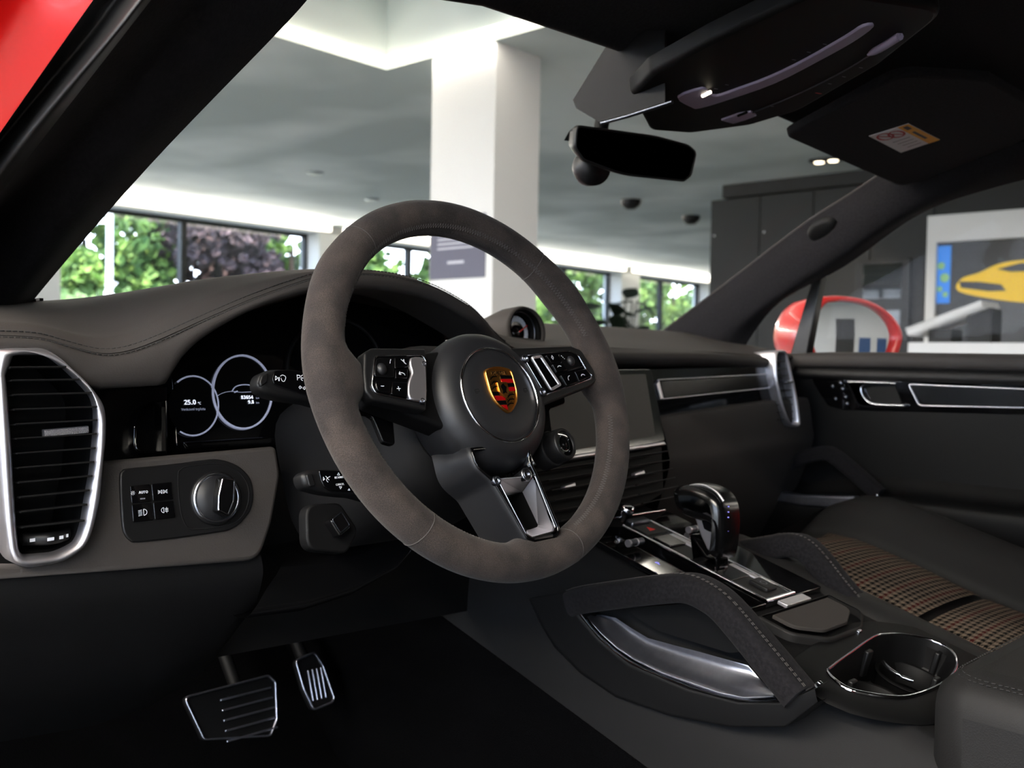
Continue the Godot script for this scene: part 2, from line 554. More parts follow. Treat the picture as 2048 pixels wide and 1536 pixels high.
	light_bar(-4.8, -4.71, CEIL - 0.05, CEIL - 0.005, -4.0, 8.0, "added out-of-view ceiling light strip on the driver side of the hall, nearer the side windows", Vector3.DOWN, 3.4, "added key-light strips on the driver side")
	# white column with a notice
	s = Shape.new(R)
	s.box(Vector3(4.337, CEIL / 2 - 0.02, -4.493), Vector3(0.495, CEIL + 0.09, 0.655), 0.006)
	tag(struct("column", s, M.white), "square white column standing in front of the window wall", "column")
	var t := thing("notice_board", "grey-violet notice with lines of white text on the white column", "notice", R * Transform3D(Basis(Vector3(0, 0, 1), Vector3.UP, Vector3(-1, 0, 0)), Vector3(4.088, 1.815, -4.52)))
	s = Shape.new()
	s.prism(rrect(0, 0, 0.575, 0.46, 0.004), 0, 0.006, 0.001)
	obj("board", s, mat(Color(0.36, 0.36, 0.42), 0.6), t)
	s = Shape.new()
	var y := 0.2
	for ln in [0.40, 0.28, 0.37, 0.36, 0.38, 0.30, 0.37]:
		s.stroke([Vector2(-0.2, y), Vector2(-0.2 + ln, y)], 0.012, 0.0065)
		y -= 0.034
	s.stroke([Vector2(-0.09, -0.11), Vector2(0.07, -0.11)], 0.02, 0.0065)
	obj("printed_text", s, mat(Color(0.75, 0.75, 0.79), 0.6), t)
	# dark cabinet wall on the right
	var cw := thing("cabinet_wall", "dark grey panelled cabinet wall beyond the windscreen, black fascia on top", "wall unit", R * at(Vector3(10.15, GROUND, -5.95)))
	var o := at(-Vector3(10.15, GROUND, -5.95))
	s = Shape.new(o)
	slab(10.17, 11.5, GROUND, 3.07, -4, 5.93, s)
	obj("carcass", s, M.blackwall, cw)
	s = Shape.new(o)
	slab(10.10, 11.5, 3.09, CEIL - 0.004, -4, 5.76, s)
	obj("fascia", s, M.blackwall, cw)
	var f := 5.95
	while f > 3.5:
		s = Shape.new(o)
		s.box(Vector3(10.16, (3.075 + GROUND) / 2, -(f - 0.35)), Vector3(0.03, 3.075 - GROUND, 0.69), 0.004)
		var pn := obj("panel", s, M.greywall, cw)
		for yy in [2.62, 1.7]:
			s = Shape.new(o * Transform3D(Basis(Vector3(0, 0, 1), Vector3.UP, Vector3(-1, 0, 0)), Vector3(10.145, yy, -(f - 0.06))))
			s.lathe([[0.0, 0.006], [0.012, 0.004], [0.014, 0.0]], 8)
			obj("stud", s, M.satin, pn)
		f -= 0.7
	s = Shape.new(o)
	s.box(Vector3(10.13, 1.4, -3.68), Vector3(0.06, 1.6, 0.62), 0.01)
	obj("door_frame", s, M.frame, cw)
	for yy in [1.95, 1.42]:
		s = Shape.new(o)
		s.box(Vector3(10.095, yy, -3.68), Vector3(0.012, 0.40, 0.44), 0.004)
		obj("glass_panel", s, mat(Color(0.05, 0.055, 0.05), 0.03), cw)
	# white framed display on the right
	var ws := thing("display_unit", "white framed display showing a bright yellow car, on the right wall", "display", R * at(Vector3(9.9, GROUND, -2.2)))
	o = at(-Vector3(9.9, GROUND, -2.2))
	s = Shape.new(o)
	slab(9.9, 10.05, 2.33, 2.62, 0.2, 3.13, s)
	slab(9.9, 10.05, GROUND, 2.33, 3.03, 3.13, s)
	slab(9.9, 10.05, GROUND, 2.33, 0.2, 0.3, s)
	slab(9.9, 10.05, GROUND, 0.9, 0.3, 3.03, s)
	obj("frame", s, M.white, ws)
	s = Shape.new(o)
	slab(9.97, 10.04, 0.9, 2.33, 0.3, 3.03, s)
	obj("backing", s, mat(Color(0.07, 0.08, 0.085), 0.3), ws)
	var DF := Transform3D(Basis(Vector3(0, 0, 1), Vector3.UP, Vector3(-1, 0, 0)), Vector3(9.96, 0, 0))
	s = Shape.new(o * DF)
	s.prism(rrect(-2.97, 1.985, 0.15, 0.62, 0.01), -0.01, 0.004, 0.002)
	var bl := obj("blue_screen", s, glow(Color(0.14, 0.45, 0.78), 0.5), ws)
	s = Shape.new(o * DF)
	for q in [[-2.99, 2.08, 0.04], [-2.95, 1.95, 0.05], [-3.0, 1.83, 0.03], [-2.94, 1.77, 0.03]]:
		s.cap(PackedVector2Array(circ(q[0], q[1], q[2], 10)), 0.005)
	obj("screen_pattern", s, glow(Color(0.45, 0.62, 0.40), 0.45), bl)
	var yel := glow(Color(0.80, 0.66, 0.05), 0.42)
	s = Shape.new(o * DF)
	s.prism(cr([Vector2(-2.78, 1.93), Vector2(-2.6, 1.99), Vector2(-2.42, 2.07), Vector2(-2.2, 2.10), Vector2(-1.95, 2.08), Vector2(-1.7, 1.98), Vector2(-1.55, 1.9), Vector2(-1.55, 1.70), Vector2(-2.0, 1.66), Vector2(-2.4, 1.70), Vector2(-2.8, 1.80)], 4, true), 0.0, 0.012, 0.002)
	var yc := obj("yellow_car_picture", s, yel, ws)
	s = Shape.new(o * DF)
	s.cap(PackedVector2Array([Vector2(-2.43, 2.02), Vector2(-2.2, 2.075), Vector2(-1.95, 2.06), Vector2(-1.9, 1.98), Vector2(-2.3, 1.985)]), 0.0125)
	s.cap(PackedVector2Array([Vector2(-2.80, 1.905), Vector2(-2.6, 1.895), Vector2(-2.38, 1.86), Vector2(-2.33, 1.79), Vector2(-2.5, 1.79), Vector2(-2.78, 1.835)]), 0.0125)
	obj("windows_and_grille", s, mat(Color(0.03, 0.035, 0.045), 0.3), yc)
	# low white desk with a slanted top under the display
	var dk := thing("reception_desk", "low white desk with a slanted top outside the passenger window", "desk", R * at(Vector3(7.2, GROUND, -1.9)))
	o = at(-Vector3(7.2, GROUND, -1.9))
	s = Shape.new(o)
	slab(6.95, 7.9, GROUND, 1.19, -0.5, 2.25, s)
	obj("body", s, M.white, dk)
	s = Shape.new(o)
	s.tube([Vector3(8, 1.30, -2.55), Vector3(8, 1.53, -1.93)], 1.0, 4, false, true, Vector3.UP, PackedVector2Array([Vector2(-0.25, -0.035), Vector2(0.25, -0.035), Vector2(0.25, 0.035), Vector2(-0.25, 0.035)]))
	obj("slanted_panel", s, M.white, dk)
	s = Shape.new(o)
	s.box(Vector3(8, 1.25, -2.3), Vector3(0.3, 0.16, 0.2), 0.01)
	s.box(Vector3(8, 1.34, -1.98), Vector3(0.3, 0.33, 0.2), 0.01)
	obj("panel_support", s, M.blackwall, dk)
	# ceiling fittings
	for q in [[10.39, 7.38, "black dome spotlight on the ceiling, nearer the column"], [12.2, 7.5, "black dome spotlight on the ceiling, nearer the dark cabinet wall"]]:
		t = thing("ceiling_spotlight", q[2], "spotlight", R * Transform3D(Basis(Vector3.RIGHT, Vector3.FORWARD, Vector3.UP), Vector3(q[0], CEIL, -q[1])), "black ceiling domes")
		s = Shape.new()
		s.lathe([[0.0, -0.12], [0.08, -0.115], [0.13, -0.07], [0.14, -0.03], [0.14, 0.0]], 24)
		obj("dome", s, M.blackwall, t)
		s = Shape.new()
		s.lathe([[0.075, -0.119], [0.075, -0.124], [0.055, -0.124], [0.05, -0.112]], 24)
		obj("ring", s, M.frame, t)
	t = thing("twin_downlight", "twin round downlight glowing warm white on the ceiling above the dark wall", "downlight", R * Transform3D(Basis(Vector3.RIGHT, Vector3.FORWARD, Vector3.UP), Vector3(9.3, CEIL, -4.03)))
	s = Shape.new()
	s.prism(rrect(0, 0, 0.17, 0.34, 0.02), 0.0, -0.03)
	obj("housing", s, M.blackwall, t)
	for q in [-0.08, 0.08]:
		s = Shape.new()
		s.lathe([[0.0, -0.04], [0.05, -0.039], [0.055, -0.03]], 20, Vector3(0, q, 0))
		obj("lamp", s, M.bulb, t)
		var sp := SpotLight3D.new()
		sp.name = "beam"
		sp.light_energy = 1.5
		sp.light_color = Color(1, 0.93, 0.82)
		sp.spot_angle = 50
		sp.spot_range = 30
		sp.light_size = 0.04
		sp.shadow_enabled = true
		t.add_child(sp)
		sp.transform = Transform3D(Basis(), Vector3(0, q, -0.06))
	for q in [[6.41, 9.36], [8.2, 10.4]]:
		t = thing("ceiling_vent", "small round grey disc on the ceiling left of the column" if q[0] < 7 else "faint round disc on the ceiling nearer the window wall", "vent", R * Transform3D(Basis(Vector3.RIGHT, Vector3.FORWARD, Vector3.UP), Vector3(q[0], CEIL, -q[1])), "ceiling discs")
		s = Shape.new()
		s.lathe([[0.0, -0.02], [0.09, -0.02], [0.1, -0.008], [0.1, 0.0]], 20)
		obj("cover", s, M.plaster, t)
		s = Shape.new()
		s.lathe([[0.1, 0.0], [0.11, -0.006], [0.115, 0.0]], 20)
		obj("rim", s, mat(Color(0.5, 0.52, 0.52), 0.6), t)
	potted_plant(Vector3(13.45, 0, -9.6))
	outdoors()

func potted_plant(p: Vector3):
	var rng := RandomNumberGenerator.new()
	rng.seed = 11
	var t := thing("potted_plant", "dark leafy potted plant in front of the windows right of the steering wheel", "plant", room() * at(Vector3(p.x, GROUND, p.z)))
	var s := Shape.new(Transform3D(Basis(Vector3.RIGHT, Vector3.FORWARD, Vector3.UP), Vector3.ZERO))
	s.lathe([[0.0, 0.0], [0.18, 0.0], [0.24, 0.5], [0.21, 0.5], [0.2, 0.44], [0.0, 0.44]], 24)
	obj("pot", s, M.blackwall, t)
	var leafm := mat(Color(0.05, 0.12, 0.05), 0.5)
	for k in 14:
		var an := TAU * k / 14.0 + rng.randf() * 0.5
		var top := Vector3(cos(an) * rng.randf_range(0.15, 0.75), rng.randf_range(1.35, 2.1) if k != 4 else 2.1, sin(an) * rng.randf_range(0.1, 0.5))
		s = Shape.new()
		var path := cr([Vector3(0, 0.44, 0), Vector3(top.x * 0.3, 1.0, top.z * 0.3), top], 5)
		s.tube(path, 0.012, 6)
		var stem := obj("stem", s, leafm, t)
		for j in 4:
			var b: Vector3 = path[path.size() - 1 - j]
			var d := Vector3(rng.randf_range(-1, 1), rng.randf_range(-0.5, 0.5), rng.randf_range(-1, 1)).normalized()
			var side := d.cross(Vector3(0.2, 1, 0.3)).normalized()
			var up := side.cross(d)
			s = Shape.new()
			var rows := []
			for i in 6:
				var q := i / 5.0
				var w := 0.15 * sin(PI * pow(q, 0.8)) + 0.004
				rows.append(PackedVector3Array([b + d * 0.42 * q - side * w - up * (0.1 * q * q - 0.03), b + d * 0.42 * q - up * 0.1 * q * q, b + d * 0.42 * q + side * w - up * (0.1 * q * q - 0.03)]))
			s.grid(rows)
			obj("leaf", s, leafm, stem)

func tree(p: Vector3, h: float, w: float, c0: Color, c1: Color, label: String, sd: int, category := "tree", low := 0.18):
	var rng := RandomNumberGenerator.new()
	rng.seed = sd
	var t := thing("tree" if category == "tree" else "bush", label, category, room() * at(p), "trees outside the windows")
	var s := Shape.new()
	s.tube([Vector3.ZERO, Vector3(0.1, h * 0.3, 0), Vector3(0, h * 0.62, 0.1)], [0.22, 0.16, 0.07], 8)
	obj("trunk", s, mat(Color(0.16, 0.12, 0.09), 0.9), t)
	var leaf := Shape.new()
	for k in 3:
		var b := Basis(Vector3.UP, k * PI / 3) * Basis(Vector3.RIGHT, 0.5)
		leaf.quad(b * Vector3(-0.5, -0.2, 0), b * Vector3(0.1, -0.5, 0), b * Vector3(0.5, 0.2, 0), b * Vector3(-0.1, 0.5, 0))
	var mm := MultiMesh.new()
	mm.transform_format = MultiMesh.TRANSFORM_3D
	mm.use_colors = true
	mm.mesh = leaf.mesh()
	mm.instance_count = 2600
	var blobs := []
	for k in 16:
		var an := rng.randf() * TAU
		var yy := rng.randf_range(low, 0.92)
		var rr := w * 0.5 * sqrt(clampf(1 - pow((yy - 0.5) / 0.55, 2), 0.05, 1)) * rng.randf_range(0.4, 0.9)
		blobs.append([Vector3(cos(an) * rr, h * yy, sin(an) * rr), rng.randf_range(0.18, 0.3) * w, rng.randf_range(-0.25, 0.25)])
	for i in mm.instance_count:
		var b = blobs[i % blobs.size()]
		var d := Vector3(rng.randfn(), rng.randfn(), rng.randfn()).normalized()
		var q: Vector3 = b[0] + d * b[1] * pow(rng.randf(), 0.4) * Vector3(1, 0.8, 1)
		var sc := rng.randf_range(0.16, 0.34)
		mm.set_instance_transform(i, Transform3D(Basis(Vector3(rng.randfn(), rng.randfn(), rng.randfn()).normalized(), rng.randf() * TAU).scaled(Vector3.ONE * sc * w / 4.0), q))
		mm.set_instance_color(i, c0.lerp(c1, clampf(rng.randf() + b[2], 0, 1)))
	var f := MultiMeshInstance3D.new()
	f.name = "foliage"
	f.multimesh = mm
	var m := mat(Color(1, 1, 1), 0.7)
	m.vertex_color_use_as_albedo = true
	m.backlight_enabled = true
	m.backlight = Color(0.16, 0.2, 0.06)
	f.material_override = m
	f.set_meta("kind", "stuff")
	t.add_child(f)

func outdoors():
	var R := room()
	var s := Shape.new(R)
	slab(-70, 110, GROUND - 0.5, GROUND - 0.1, 14.2, 110, s)
	slab(-70, -6.2, GROUND - 0.5, GROUND - 0.1, -60, 14.2, s)
	struct("floor_outside", s, grain(mat(Color(0.36, 0.38, 0.33), 0.9), noise_tex(0.02, Color(0.8, 0.8, 0.8), Color(1, 1, 1)), 0.3))
	var g0 := Color(0.05, 0.12, 0.025)
	var g1 := Color(0.24, 0.38, 0.085)
	var d0 := Color(0.03, 0.055, 0.02)
	var d1 := Color(0.11, 0.18, 0.06)
	var b0 := Color(0.03, 0.018, 0.022)
	var b1 := Color(0.13, 0.085, 0.09)
	tree(Vector3(3.4, -0.1, -24), 5.6, 4.4, d0, d1, "dark green tree outside, just beside the left roof pillar", 21)
	tree(Vector3(7.2, -0.1, -27), 4.6, 4.6, d0, g1, "mid green tree outside behind the white lamp post", 22, "tree", 0.05)
	tree(Vector3(11.1, -0.1, -26), 6.6, 5.0, g0, g1, "bright green tree outside, left of the copper-leaved tree", 23, "tree", 0.05)
	tree(Vector3(14.6, -0.1, -25), 8.4, 5.0, b0, b1, "dark copper-leaved tree outside behind the wide window", 24, "tree", 0.03)
	tree(Vector3(18.6, -0.1, -27), 7.6, 4.4, g0, g1, "bright green tree outside at the right end of the wide window", 25, "tree", 0.05)
	tree(Vector3(22.6, -0.1, -27), 8.0, 5.0, g0, g1, "bright green tree outside, seen through the left half of the steering wheel", 26, "tree", 0.05)
	tree(Vector3(26.6, -0.1, -26), 8.4, 5.0, g0, g1, "bright green tree outside, seen beside the notice on the column", 27, "tree", 0.05)
	tree(Vector3(32.5, -0.1, -26), 8.4, 5.6, g0, g1, "bright green tree outside, just right of the column", 28, "tree", 0.05)
	tree(Vector3(38.0, -0.1, -27), 8.2, 5.6, g0, g1, "bright green tree outside, behind the potted plant", 29, "tree", 0.05)
	tree(Vector3(44.0, -0.1, -28), 8.0, 6.0, g0, g1, "pale green tree outside the rightmost window, left pane", 30, "tree", 0.05)
	tree(Vector3(50.5, -0.1, -29), 8.8, 6.4, g0, g1, "green tree outside the rightmost window, right pane", 31, "tree", 0.05)
	for q in [[5.0, 20.5, "beside the left roof pillar"], [9.0, 21.0, "just right of the white lamp post"], [13.0, 20.5, "below the copper-leaved tree"], [20.0, 21.0, "at the right edge of the wide window"], [28.0, 21.0, "behind the white column"], [35.0, 21.0, "behind the potted plant"], [41.0, 21.0, "below the rightmost window"]]:
		tree(Vector3(q[0], -0.1, -q[1]), 1.9, 3.6, g0, g1.lightened(0.1), "low green bush outside, %s" % q[2], 40 + int(q[0]), "bush", 0.1)
	var t := thing("lamp_post", "white lamp post standing outside the wide window", "lamp post", R * at(Vector3(7.65, -0.15, -17.3)))
	s = Shape.new()
	s.tube([Vector3.ZERO, Vector3(0, 4.2, 0)], [0.07, 0.06], 12)
	obj("pole", s, M.white, t)
	s = Shape.new()
	s.box(Vector3(0, 4.25, 0.25), Vector3(0.16, 0.08, 0.7), 0.03)
	obj("lamp_head", s, M.white, t)

# ---------- dashboard
func table(xs: Array, x: float) -> float:
	# smooth value from (x, value) pairs
	var c := xs.size()
	if x <= xs[0][0]: return xs[0][1]
	if x >= xs[c - 1][0]: return xs[c - 1][1]
	for i in c - 1:
		if x <= xs[i + 1][0]:
			var t: float = (x - xs[i][0]) / (xs[i + 1][0] - xs[i][0])
			var m0: float = 0.0
			var m1: float = 0.0
			var d: float = xs[i + 1][0] - xs[i][0]
			if i > 0: m0 = (xs[i + 1][1] - xs[i - 1][1]) / (xs[i + 1][0] - xs[i - 1][0]) * d
			if i < c - 2: m1 = (xs[i + 2][1] - xs[i][1]) / (xs[i + 2][0] - xs[i][0]) * d
			return lerpf(xs[i][1], xs[i + 1][1], t * t * (3 - 2 * t)) + m0 * t * (1 - t) * (1 - t) - m1 * t * t * (1 - t)
	return 0.0
# height and depth of the seam that edges the top pad, across the car
const SEAM_Y := [[-0.80, 1.033], [-0.727, 1.033], [-0.698, 1.032], [-0.679, 1.027], [-0.651, 1.0205], [-0.63, 1.0225], [-0.604, 1.032], [-0.563, 1.051], [-0.514, 1.073], [-0.461, 1.093], [-0.439, 1.099], [-0.40, 1.104], [-0.37, 1.105], [-0.335, 1.103], [-0.30, 1.097], [-0.27, 1.088], [-0.226, 1.071], [-0.18, 1.053], [-0.14, 1.041], [-0.1, 1.036], [0.1, 1.034], [0.4, 1.035], [0.6, 1.029], [0.72, 1.022]]
const SEAM_Z := [[-0.80, -0.165], [-0.25, -0.165], [-0.17, -0.2], [-0.1, -0.235], [0.1, -0.255], [0.4, -0.275], [0.6, -0.295], [0.72, -0.32]]
const LIP_Y := [[-0.8, 1.018], [-0.70, 1.018], [-0.684, 1.013], [-0.665, 0.996], [-0.652, 0.9905], [-0.644, 0.991], [-0.608, 0.993], [-0.593, 0.996], [-0.585, 1.012], [-0.563, 1.034], [-0.514, 1.062], [-0.461, 1.08], [-0.439, 1.085], [-0.40, 1.0885], [-0.37, 1.089], [-0.30, 1.082], [-0.226, 1.056], [-0.18, 1.034], [-0.15, 1.010], [-0.1, 0.99]]
const ROW_A := [[-0.8, 1.046], [-0.7, 1.046], [-0.65, 1.038], [-0.62, 1.043], [-0.58, 1.062], [-0.53, 1.083], [-0.47, 1.099], [-0.40, 1.110], [-0.37, 1.1105], [-0.32, 1.107], [-0.26, 1.090], [-0.2, 1.067], [-0.14, 1.049], [-0.06, 1.041], [0.1, 1.04], [0.72, 1.03]]
const ROW_B := [[-0.8, 1.056], [-0.694, 1.058], [-0.62, 1.063], [-0.559, 1.082], [-0.507, 1.096], [-0.451, 1.106], [-0.40, 1.113], [-0.37, 1.1145], [-0.32, 1.112], [-0.28, 1.105], [-0.23, 1.092], [-0.16, 1.072], [-0.1, 1.057], [0.0, 1.047], [0.3, 1.043], [0.72, 1.038]]
const ROW_C := [[-0.8, 1.063], [-0.65, 1.067], [-0.55, 1.082], [-0.45, 1.100], [-0.37, 1.107], [-0.28, 1.100], [-0.2, 1.085], [-0.1, 1.069], [0.0, 1.063], [0.72, 1.055]]
const ROW_D := [[-0.8, 1.068], [-0.6, 1.074], [-0.37, 1.085], [-0.2, 1.086], [0.0, 1.086], [0.5, 1.085], [0.72, 1.083]]

func pad_row(k: int, x: float) -> Vector3:
	var sz := table(SEAM_Z, x)
	var sy := table(SEAM_Y, x)
	match k:
		0: return Vector3(x, sy, sz)
		1: return Vector3(x, lerpf(sy, table(ROW_A, x), 0.55) + 0.002, sz - 0.012)
		2: return Vector3(x, maxf(table(ROW_A, x), sy + 0.002), lerpf(sz, -0.32, 0.22))
		3: return Vector3(x, table(ROW_B, x), lerpf(sz, -0.34, 0.62))
		4: return Vector3(x, table(ROW_C, x), -0.42)
		5: return Vector3(x, table(ROW_D, x), -0.60)
	return Vector3(x, 1.05, -0.72)

func dashboard():
	var t := thing("dashboard", "dark leather dashboard with a hooded hump over the instruments", "dashboard", at(Vector3(0, 0.9, -0.3)))
	var I := inv(t)
	var xs := []
	for i in 121: xs.append(-0.79 + 1.51 * i / 120.0)
	# top pad
	var s := Shape.new(I)
	var cols := []
	for x in xs:
		var c := []
		for k in 7: c.append(pad_row(k, x))
		cols.append(PackedVector3Array(cr(c, 4)))
	s.grid(cols)
	var pad := obj("top_pad", s, M.leather, t)
	# two rows of stitches along the seam, in front of the driver
	var sh := Shape.new(I)
	for side in 2:
		var x := -0.745
		while x < -0.13:
			var a := pad_row(0, x); var b := pad_row(0, x + 0.0032)
			var lift := Vector3(0, 0.0011, 0.0008) + (Vector3(0, 0.0028, -0.0042) if side == 0 else Vector3(0, -0.0022, 0.0028))
			if a.distance_to(b) < 0.008: sh.tube([a + lift, b + lift], 0.0006, 5)
			x += 0.0046 / maxf(1.0, a.distance_to(b) / 0.0032)
	sh.st.set_smooth_group(0)
	var stt := obj("stitching", sh, M.thread_dark, pad)
	stt.set_meta("kind", "stuff")
	sh = Shape.new(I)
	var path := []
	for i in 90: path.append(pad_row(0, -0.745 + 0.61 * i / 89.0) + Vector3(0, 0.0003, 0.0006))
	sh.tube(path, 0.0008, 6)
	obj("piping", sh, M.leather, pad)
	# leather face below the seam: brow over the instruments and the wrap round the vent
	s = Shape.new(I)
	cols = []
	for i in 100:
		var x := -0.79 + 0.69 * i / 99.0
		var a := pad_row(0, x)
		var ly := table(LIP_Y, x)
		var h := a.y - ly
		var c := [a, Vector3(x, a.y - h * 0.12, a.z + 0.004), Vector3(x, a.y - h * 0.45, a.z + 0.0065), Vector3(x, a.y - h * 0.82, a.z + 0.004), Vector3(x, ly, a.z - 0.003), Vector3(x, ly + 0.002, a.z - 0.014), Vector3(x, ly + 0.004, -0.262)]
		cols.append(PackedVector3Array(cr(c, 3)))
	s.grid(cols)
	obj("brow", s, M.leather, t)
	# passenger side roll below the seam
	s = Shape.new(I)
	cols = []
	for i in 50:
		var x := -0.12 + 0.83 * i / 49.0
		var a := pad_row(0, x)
		var c := [a, a + Vector3(0, -0.003, 0.006), a + Vector3(0, -0.010, 0.009), a + Vector3(0, -0.017, 0.004), a + Vector3(0, -0.021, -0.008), a + Vector3(0, -0.024, -0.03)]
		cols.append(PackedVector3Array(cr(c, 3)))
	s.grid(cols)
	obj("front_roll", s, M.leather, t)
	# black plastic backing behind instruments and trim
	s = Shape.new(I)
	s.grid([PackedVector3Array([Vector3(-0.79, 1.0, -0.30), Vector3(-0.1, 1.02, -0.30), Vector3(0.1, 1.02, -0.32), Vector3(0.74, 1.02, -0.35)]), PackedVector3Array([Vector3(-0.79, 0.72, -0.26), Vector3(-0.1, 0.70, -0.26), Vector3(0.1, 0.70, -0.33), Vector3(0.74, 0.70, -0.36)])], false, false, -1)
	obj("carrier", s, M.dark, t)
	# defroster grille at the foot of the windscreen
	s = Shape.new(I)
	for i in 22:
		var x := -0.76 + 0.0075 * i
		var p := Vector3(x, table(ROW_C, x) + 0.0028, -0.47)
		s.box(p, Vector3(0.004, 0.003, 0.03))
	obj("defroster_grille", s, M.dark, pad).set_meta("kind", "stuff")
	# gloss recess between vent and instruments
	s = Shape.new(I * Transform3D(Basis(Vector3(1, 0, 0), Vector3(0, 0.963, -0.2696), Vector3(0, 0.2696, 0.963)), Vector3(-0.37, 0.98, -0.262)))
	s.prism([Vector2(-0.2503, 0.0058), Vector2(-0.1779, 0.0082), Vector2(-0.1867, -0.0675), Vector2(-0.2572, -0.0654)], -0.03, 0.0, 0.001)
	obj("gloss_inlay", s, M.gloss_soft, t)
	s = Shape.new(I * Transform3D(Basis(Vector3(1, 0, 0), Vector3(0, 0.963, -0.2696), Vector3(0, 0.2696, 0.963)), Vector3(-0.37, 0.98, -0.262)))
	s.prism(rp([Vector3(-0.2201, -0.0323, 0.02), Vector3(-0.2095, -0.0089, 0.03), Vector3(-0.1851, -0.0069, 0.001), Vector3(-0.1912, -0.0596, 0.001), Vector3(-0.2237, -0.0578, 0.01)]), -0.03, 0.014, 0.002)
	obj("inlay_pad", s, M.gloss, t)
	# lower driver panel, bending under towards the knees
	s = Shape.new(I * Transform3D(Basis(Vector3(1, 0, 0), Vector3(0, 0.9874, -0.158), Vector3(0, 0.158, 0.9874)), Vector3(-0.57, 0.89, -0.166)))
	s.prism(rp([Vector3(-0.0741, 0.0401, 0), Vector3(-0.0712, 0.0403, 0), Vector3(0.0071, 0.0423, 0), Vector3(0.0899, 0.0444, 0.006), Vector3(0.0925, 0.0163, 0.03), Vector3(0.0799, -0.0277, 0.05), Vector3(0.0642, -0.0609, 0.02), Vector3(-0.1897, -0.0444, 0), Vector3(-0.1891, -0.0299, 0), Vector3(-0.1381, -0.0375, 0.004), Vector3(-0.1115, -0.0366, 0.01), Vector3(-0.0982, -0.0298, 0.01), Vector3(-0.0882, -0.0163, 0.01), Vector3(-0.0798, 0.012, 0.02)]), -0.03, 0.0, 0.004)
	obj("switch_fascia", s, M.leather, t)
	s = Shape.new(I)
	var top: Array = [Vector3(-0.7579, 0.8442, -0.166), Vector3(-0.6892, 0.8413, -0.166), Vector3(-0.6065, 0.8382, -0.166), Vector3(-0.5361, 0.8346, -0.166), Vector3(-0.4994, 0.8331, -0.166)]
	var bot: Array = [Vector3(-0.7392, 0.7216, -0.24), Vector3(-0.6639, 0.7124, -0.24), Vector3(-0.5734, 0.7056, -0.24), Vector3(-0.5125, 0.712, -0.24), Vector3(-0.4869, 0.7568, -0.22)]
	var mid := []
	for i in 5: mid.append(top[i].lerp(bot[i], 0.3) + Vector3(0, -0.004, 0.012))
	var rows := []
	for i in 5: rows.append(PackedVector3Array(cr([top[i] + Vector3(0, 0.01, -0.004), top[i], mid[i], bot[i], bot[i] + Vector3(0, -0.08, -0.14)], 4)))
	s.grid(rows)
	obj("knee_panel", s, M.soft, t)
	# passenger side: gloss fascia, outlined trim, leather face below
	s = Shape.new(I * Transform3D(Basis(Vector3(1, 0, 0), Vector3(0, 0.9929, -0.1191), Vector3(0, 0.1191, 0.9929)), Vector3(0.4, 0.97, -0.285)))
	s.prism(rp([Vector3(-0.171, 0.0388, 0), Vector3(0.2245, 0.0478, 0), Vector3(0.2407, -0.0176, 0.01), Vector3(-0.155, -0.0385, 0.004)]), -0.02, 0.0, 0.002)
	var fas := obj("gloss_fascia", s, M.gloss, t)
	s = Shape.new(I * Transform3D(Basis(Vector3(1, 0, 0), Vector3(0, 0.9929, -0.1191), Vector3(0, 0.1191, 0.9929)), Vector3(0.4, 0.97, -0.285)))
	s.hoop(rp([Vector3(-0.1442, 0.022, 0.003), Vector3(0.1831, 0.0309, 0.003), Vector3(0.1893, 0.0047, 0.003), Vector3(-0.1353, -0.0103, 0.003)]), [[0, 0], [0, 0.003], [0.001, 0.004], [0.002, 0.003], [0.002, 0]])
	obj("silver_outline", s, M.satin, fas)
	s = Shape.new(I * Transform3D(Basis(Vector3(1, 0, 0), Vector3(0, 0.9929, -0.1191), Vector3(0, 0.1191, 0.9929)), Vector3(0.4, 0.97, -0.285)))
	s.prism(rp([Vector3(-0.1356, 0.019, 0.002), Vector3(0.1809, 0.0274, 0.002), Vector3(0.1863, 0.0076, 0.002), Vector3(-0.1285, -0.0071, 0.002)]), -0.001, 0.0015, 0.0005)
	obj("inlay", s, M.gloss_soft, fas)
	s = Shape.new(I * Transform3D(Basis(Vector3(1, 0, 0), Vector3(0, 0.9929, -0.1191), Vector3(0, 0.1191, 0.9929)), Vector3(0.4, 0.97, -0.285)))
	s.prism(rp([Vector3(-0.1527, 0.0143, 0.001), Vector3(-0.1458, 0.0189, 0.001), Vector3(-0.1389, -0.0078, 0.001), Vector3(-0.1443, -0.0109, 0.001)]), 0, 0.006, 0.001)
	obj("end_cap", s, M.satin, fas)
	s = Shape.new(I)
	top = [Vector3(0.2405, 0.9338, -0.275), Vector3(0.3287, 0.94, -0.275), Vector3(0.4453, 0.947, -0.277), Vector3(0.576, 0.9538, -0.28), Vector3(0.707, 0.9559, -0.285)]
	bot = [Vector3(0.2556, 0.8828, -0.262), Vector3(0.34, 0.8847, -0.262), Vector3(0.4447, 0.8893, -0.265), Vector3(0.5791, 0.8952, -0.27), Vector3(0.7197, 0.9041, -0.275)]
	rows = []
	for i in 5:
		var a: Vector3 = top[i]
		var b: Vector3 = bot[i]
		rows.append(PackedVector3Array(cr([a + Vector3(0, 0.0, -0.03), a, a.lerp(b, 0.15) + Vector3(0, 0, 0.006), b, b + Vector3(0, -0.04, 0.0), b + Vector3(0, -0.16, -0.05), b + Vector3(0, -0.3, -0.16)], 4)))
	s.grid(rows)
	obj("glovebox_face", s, M.leather, t)

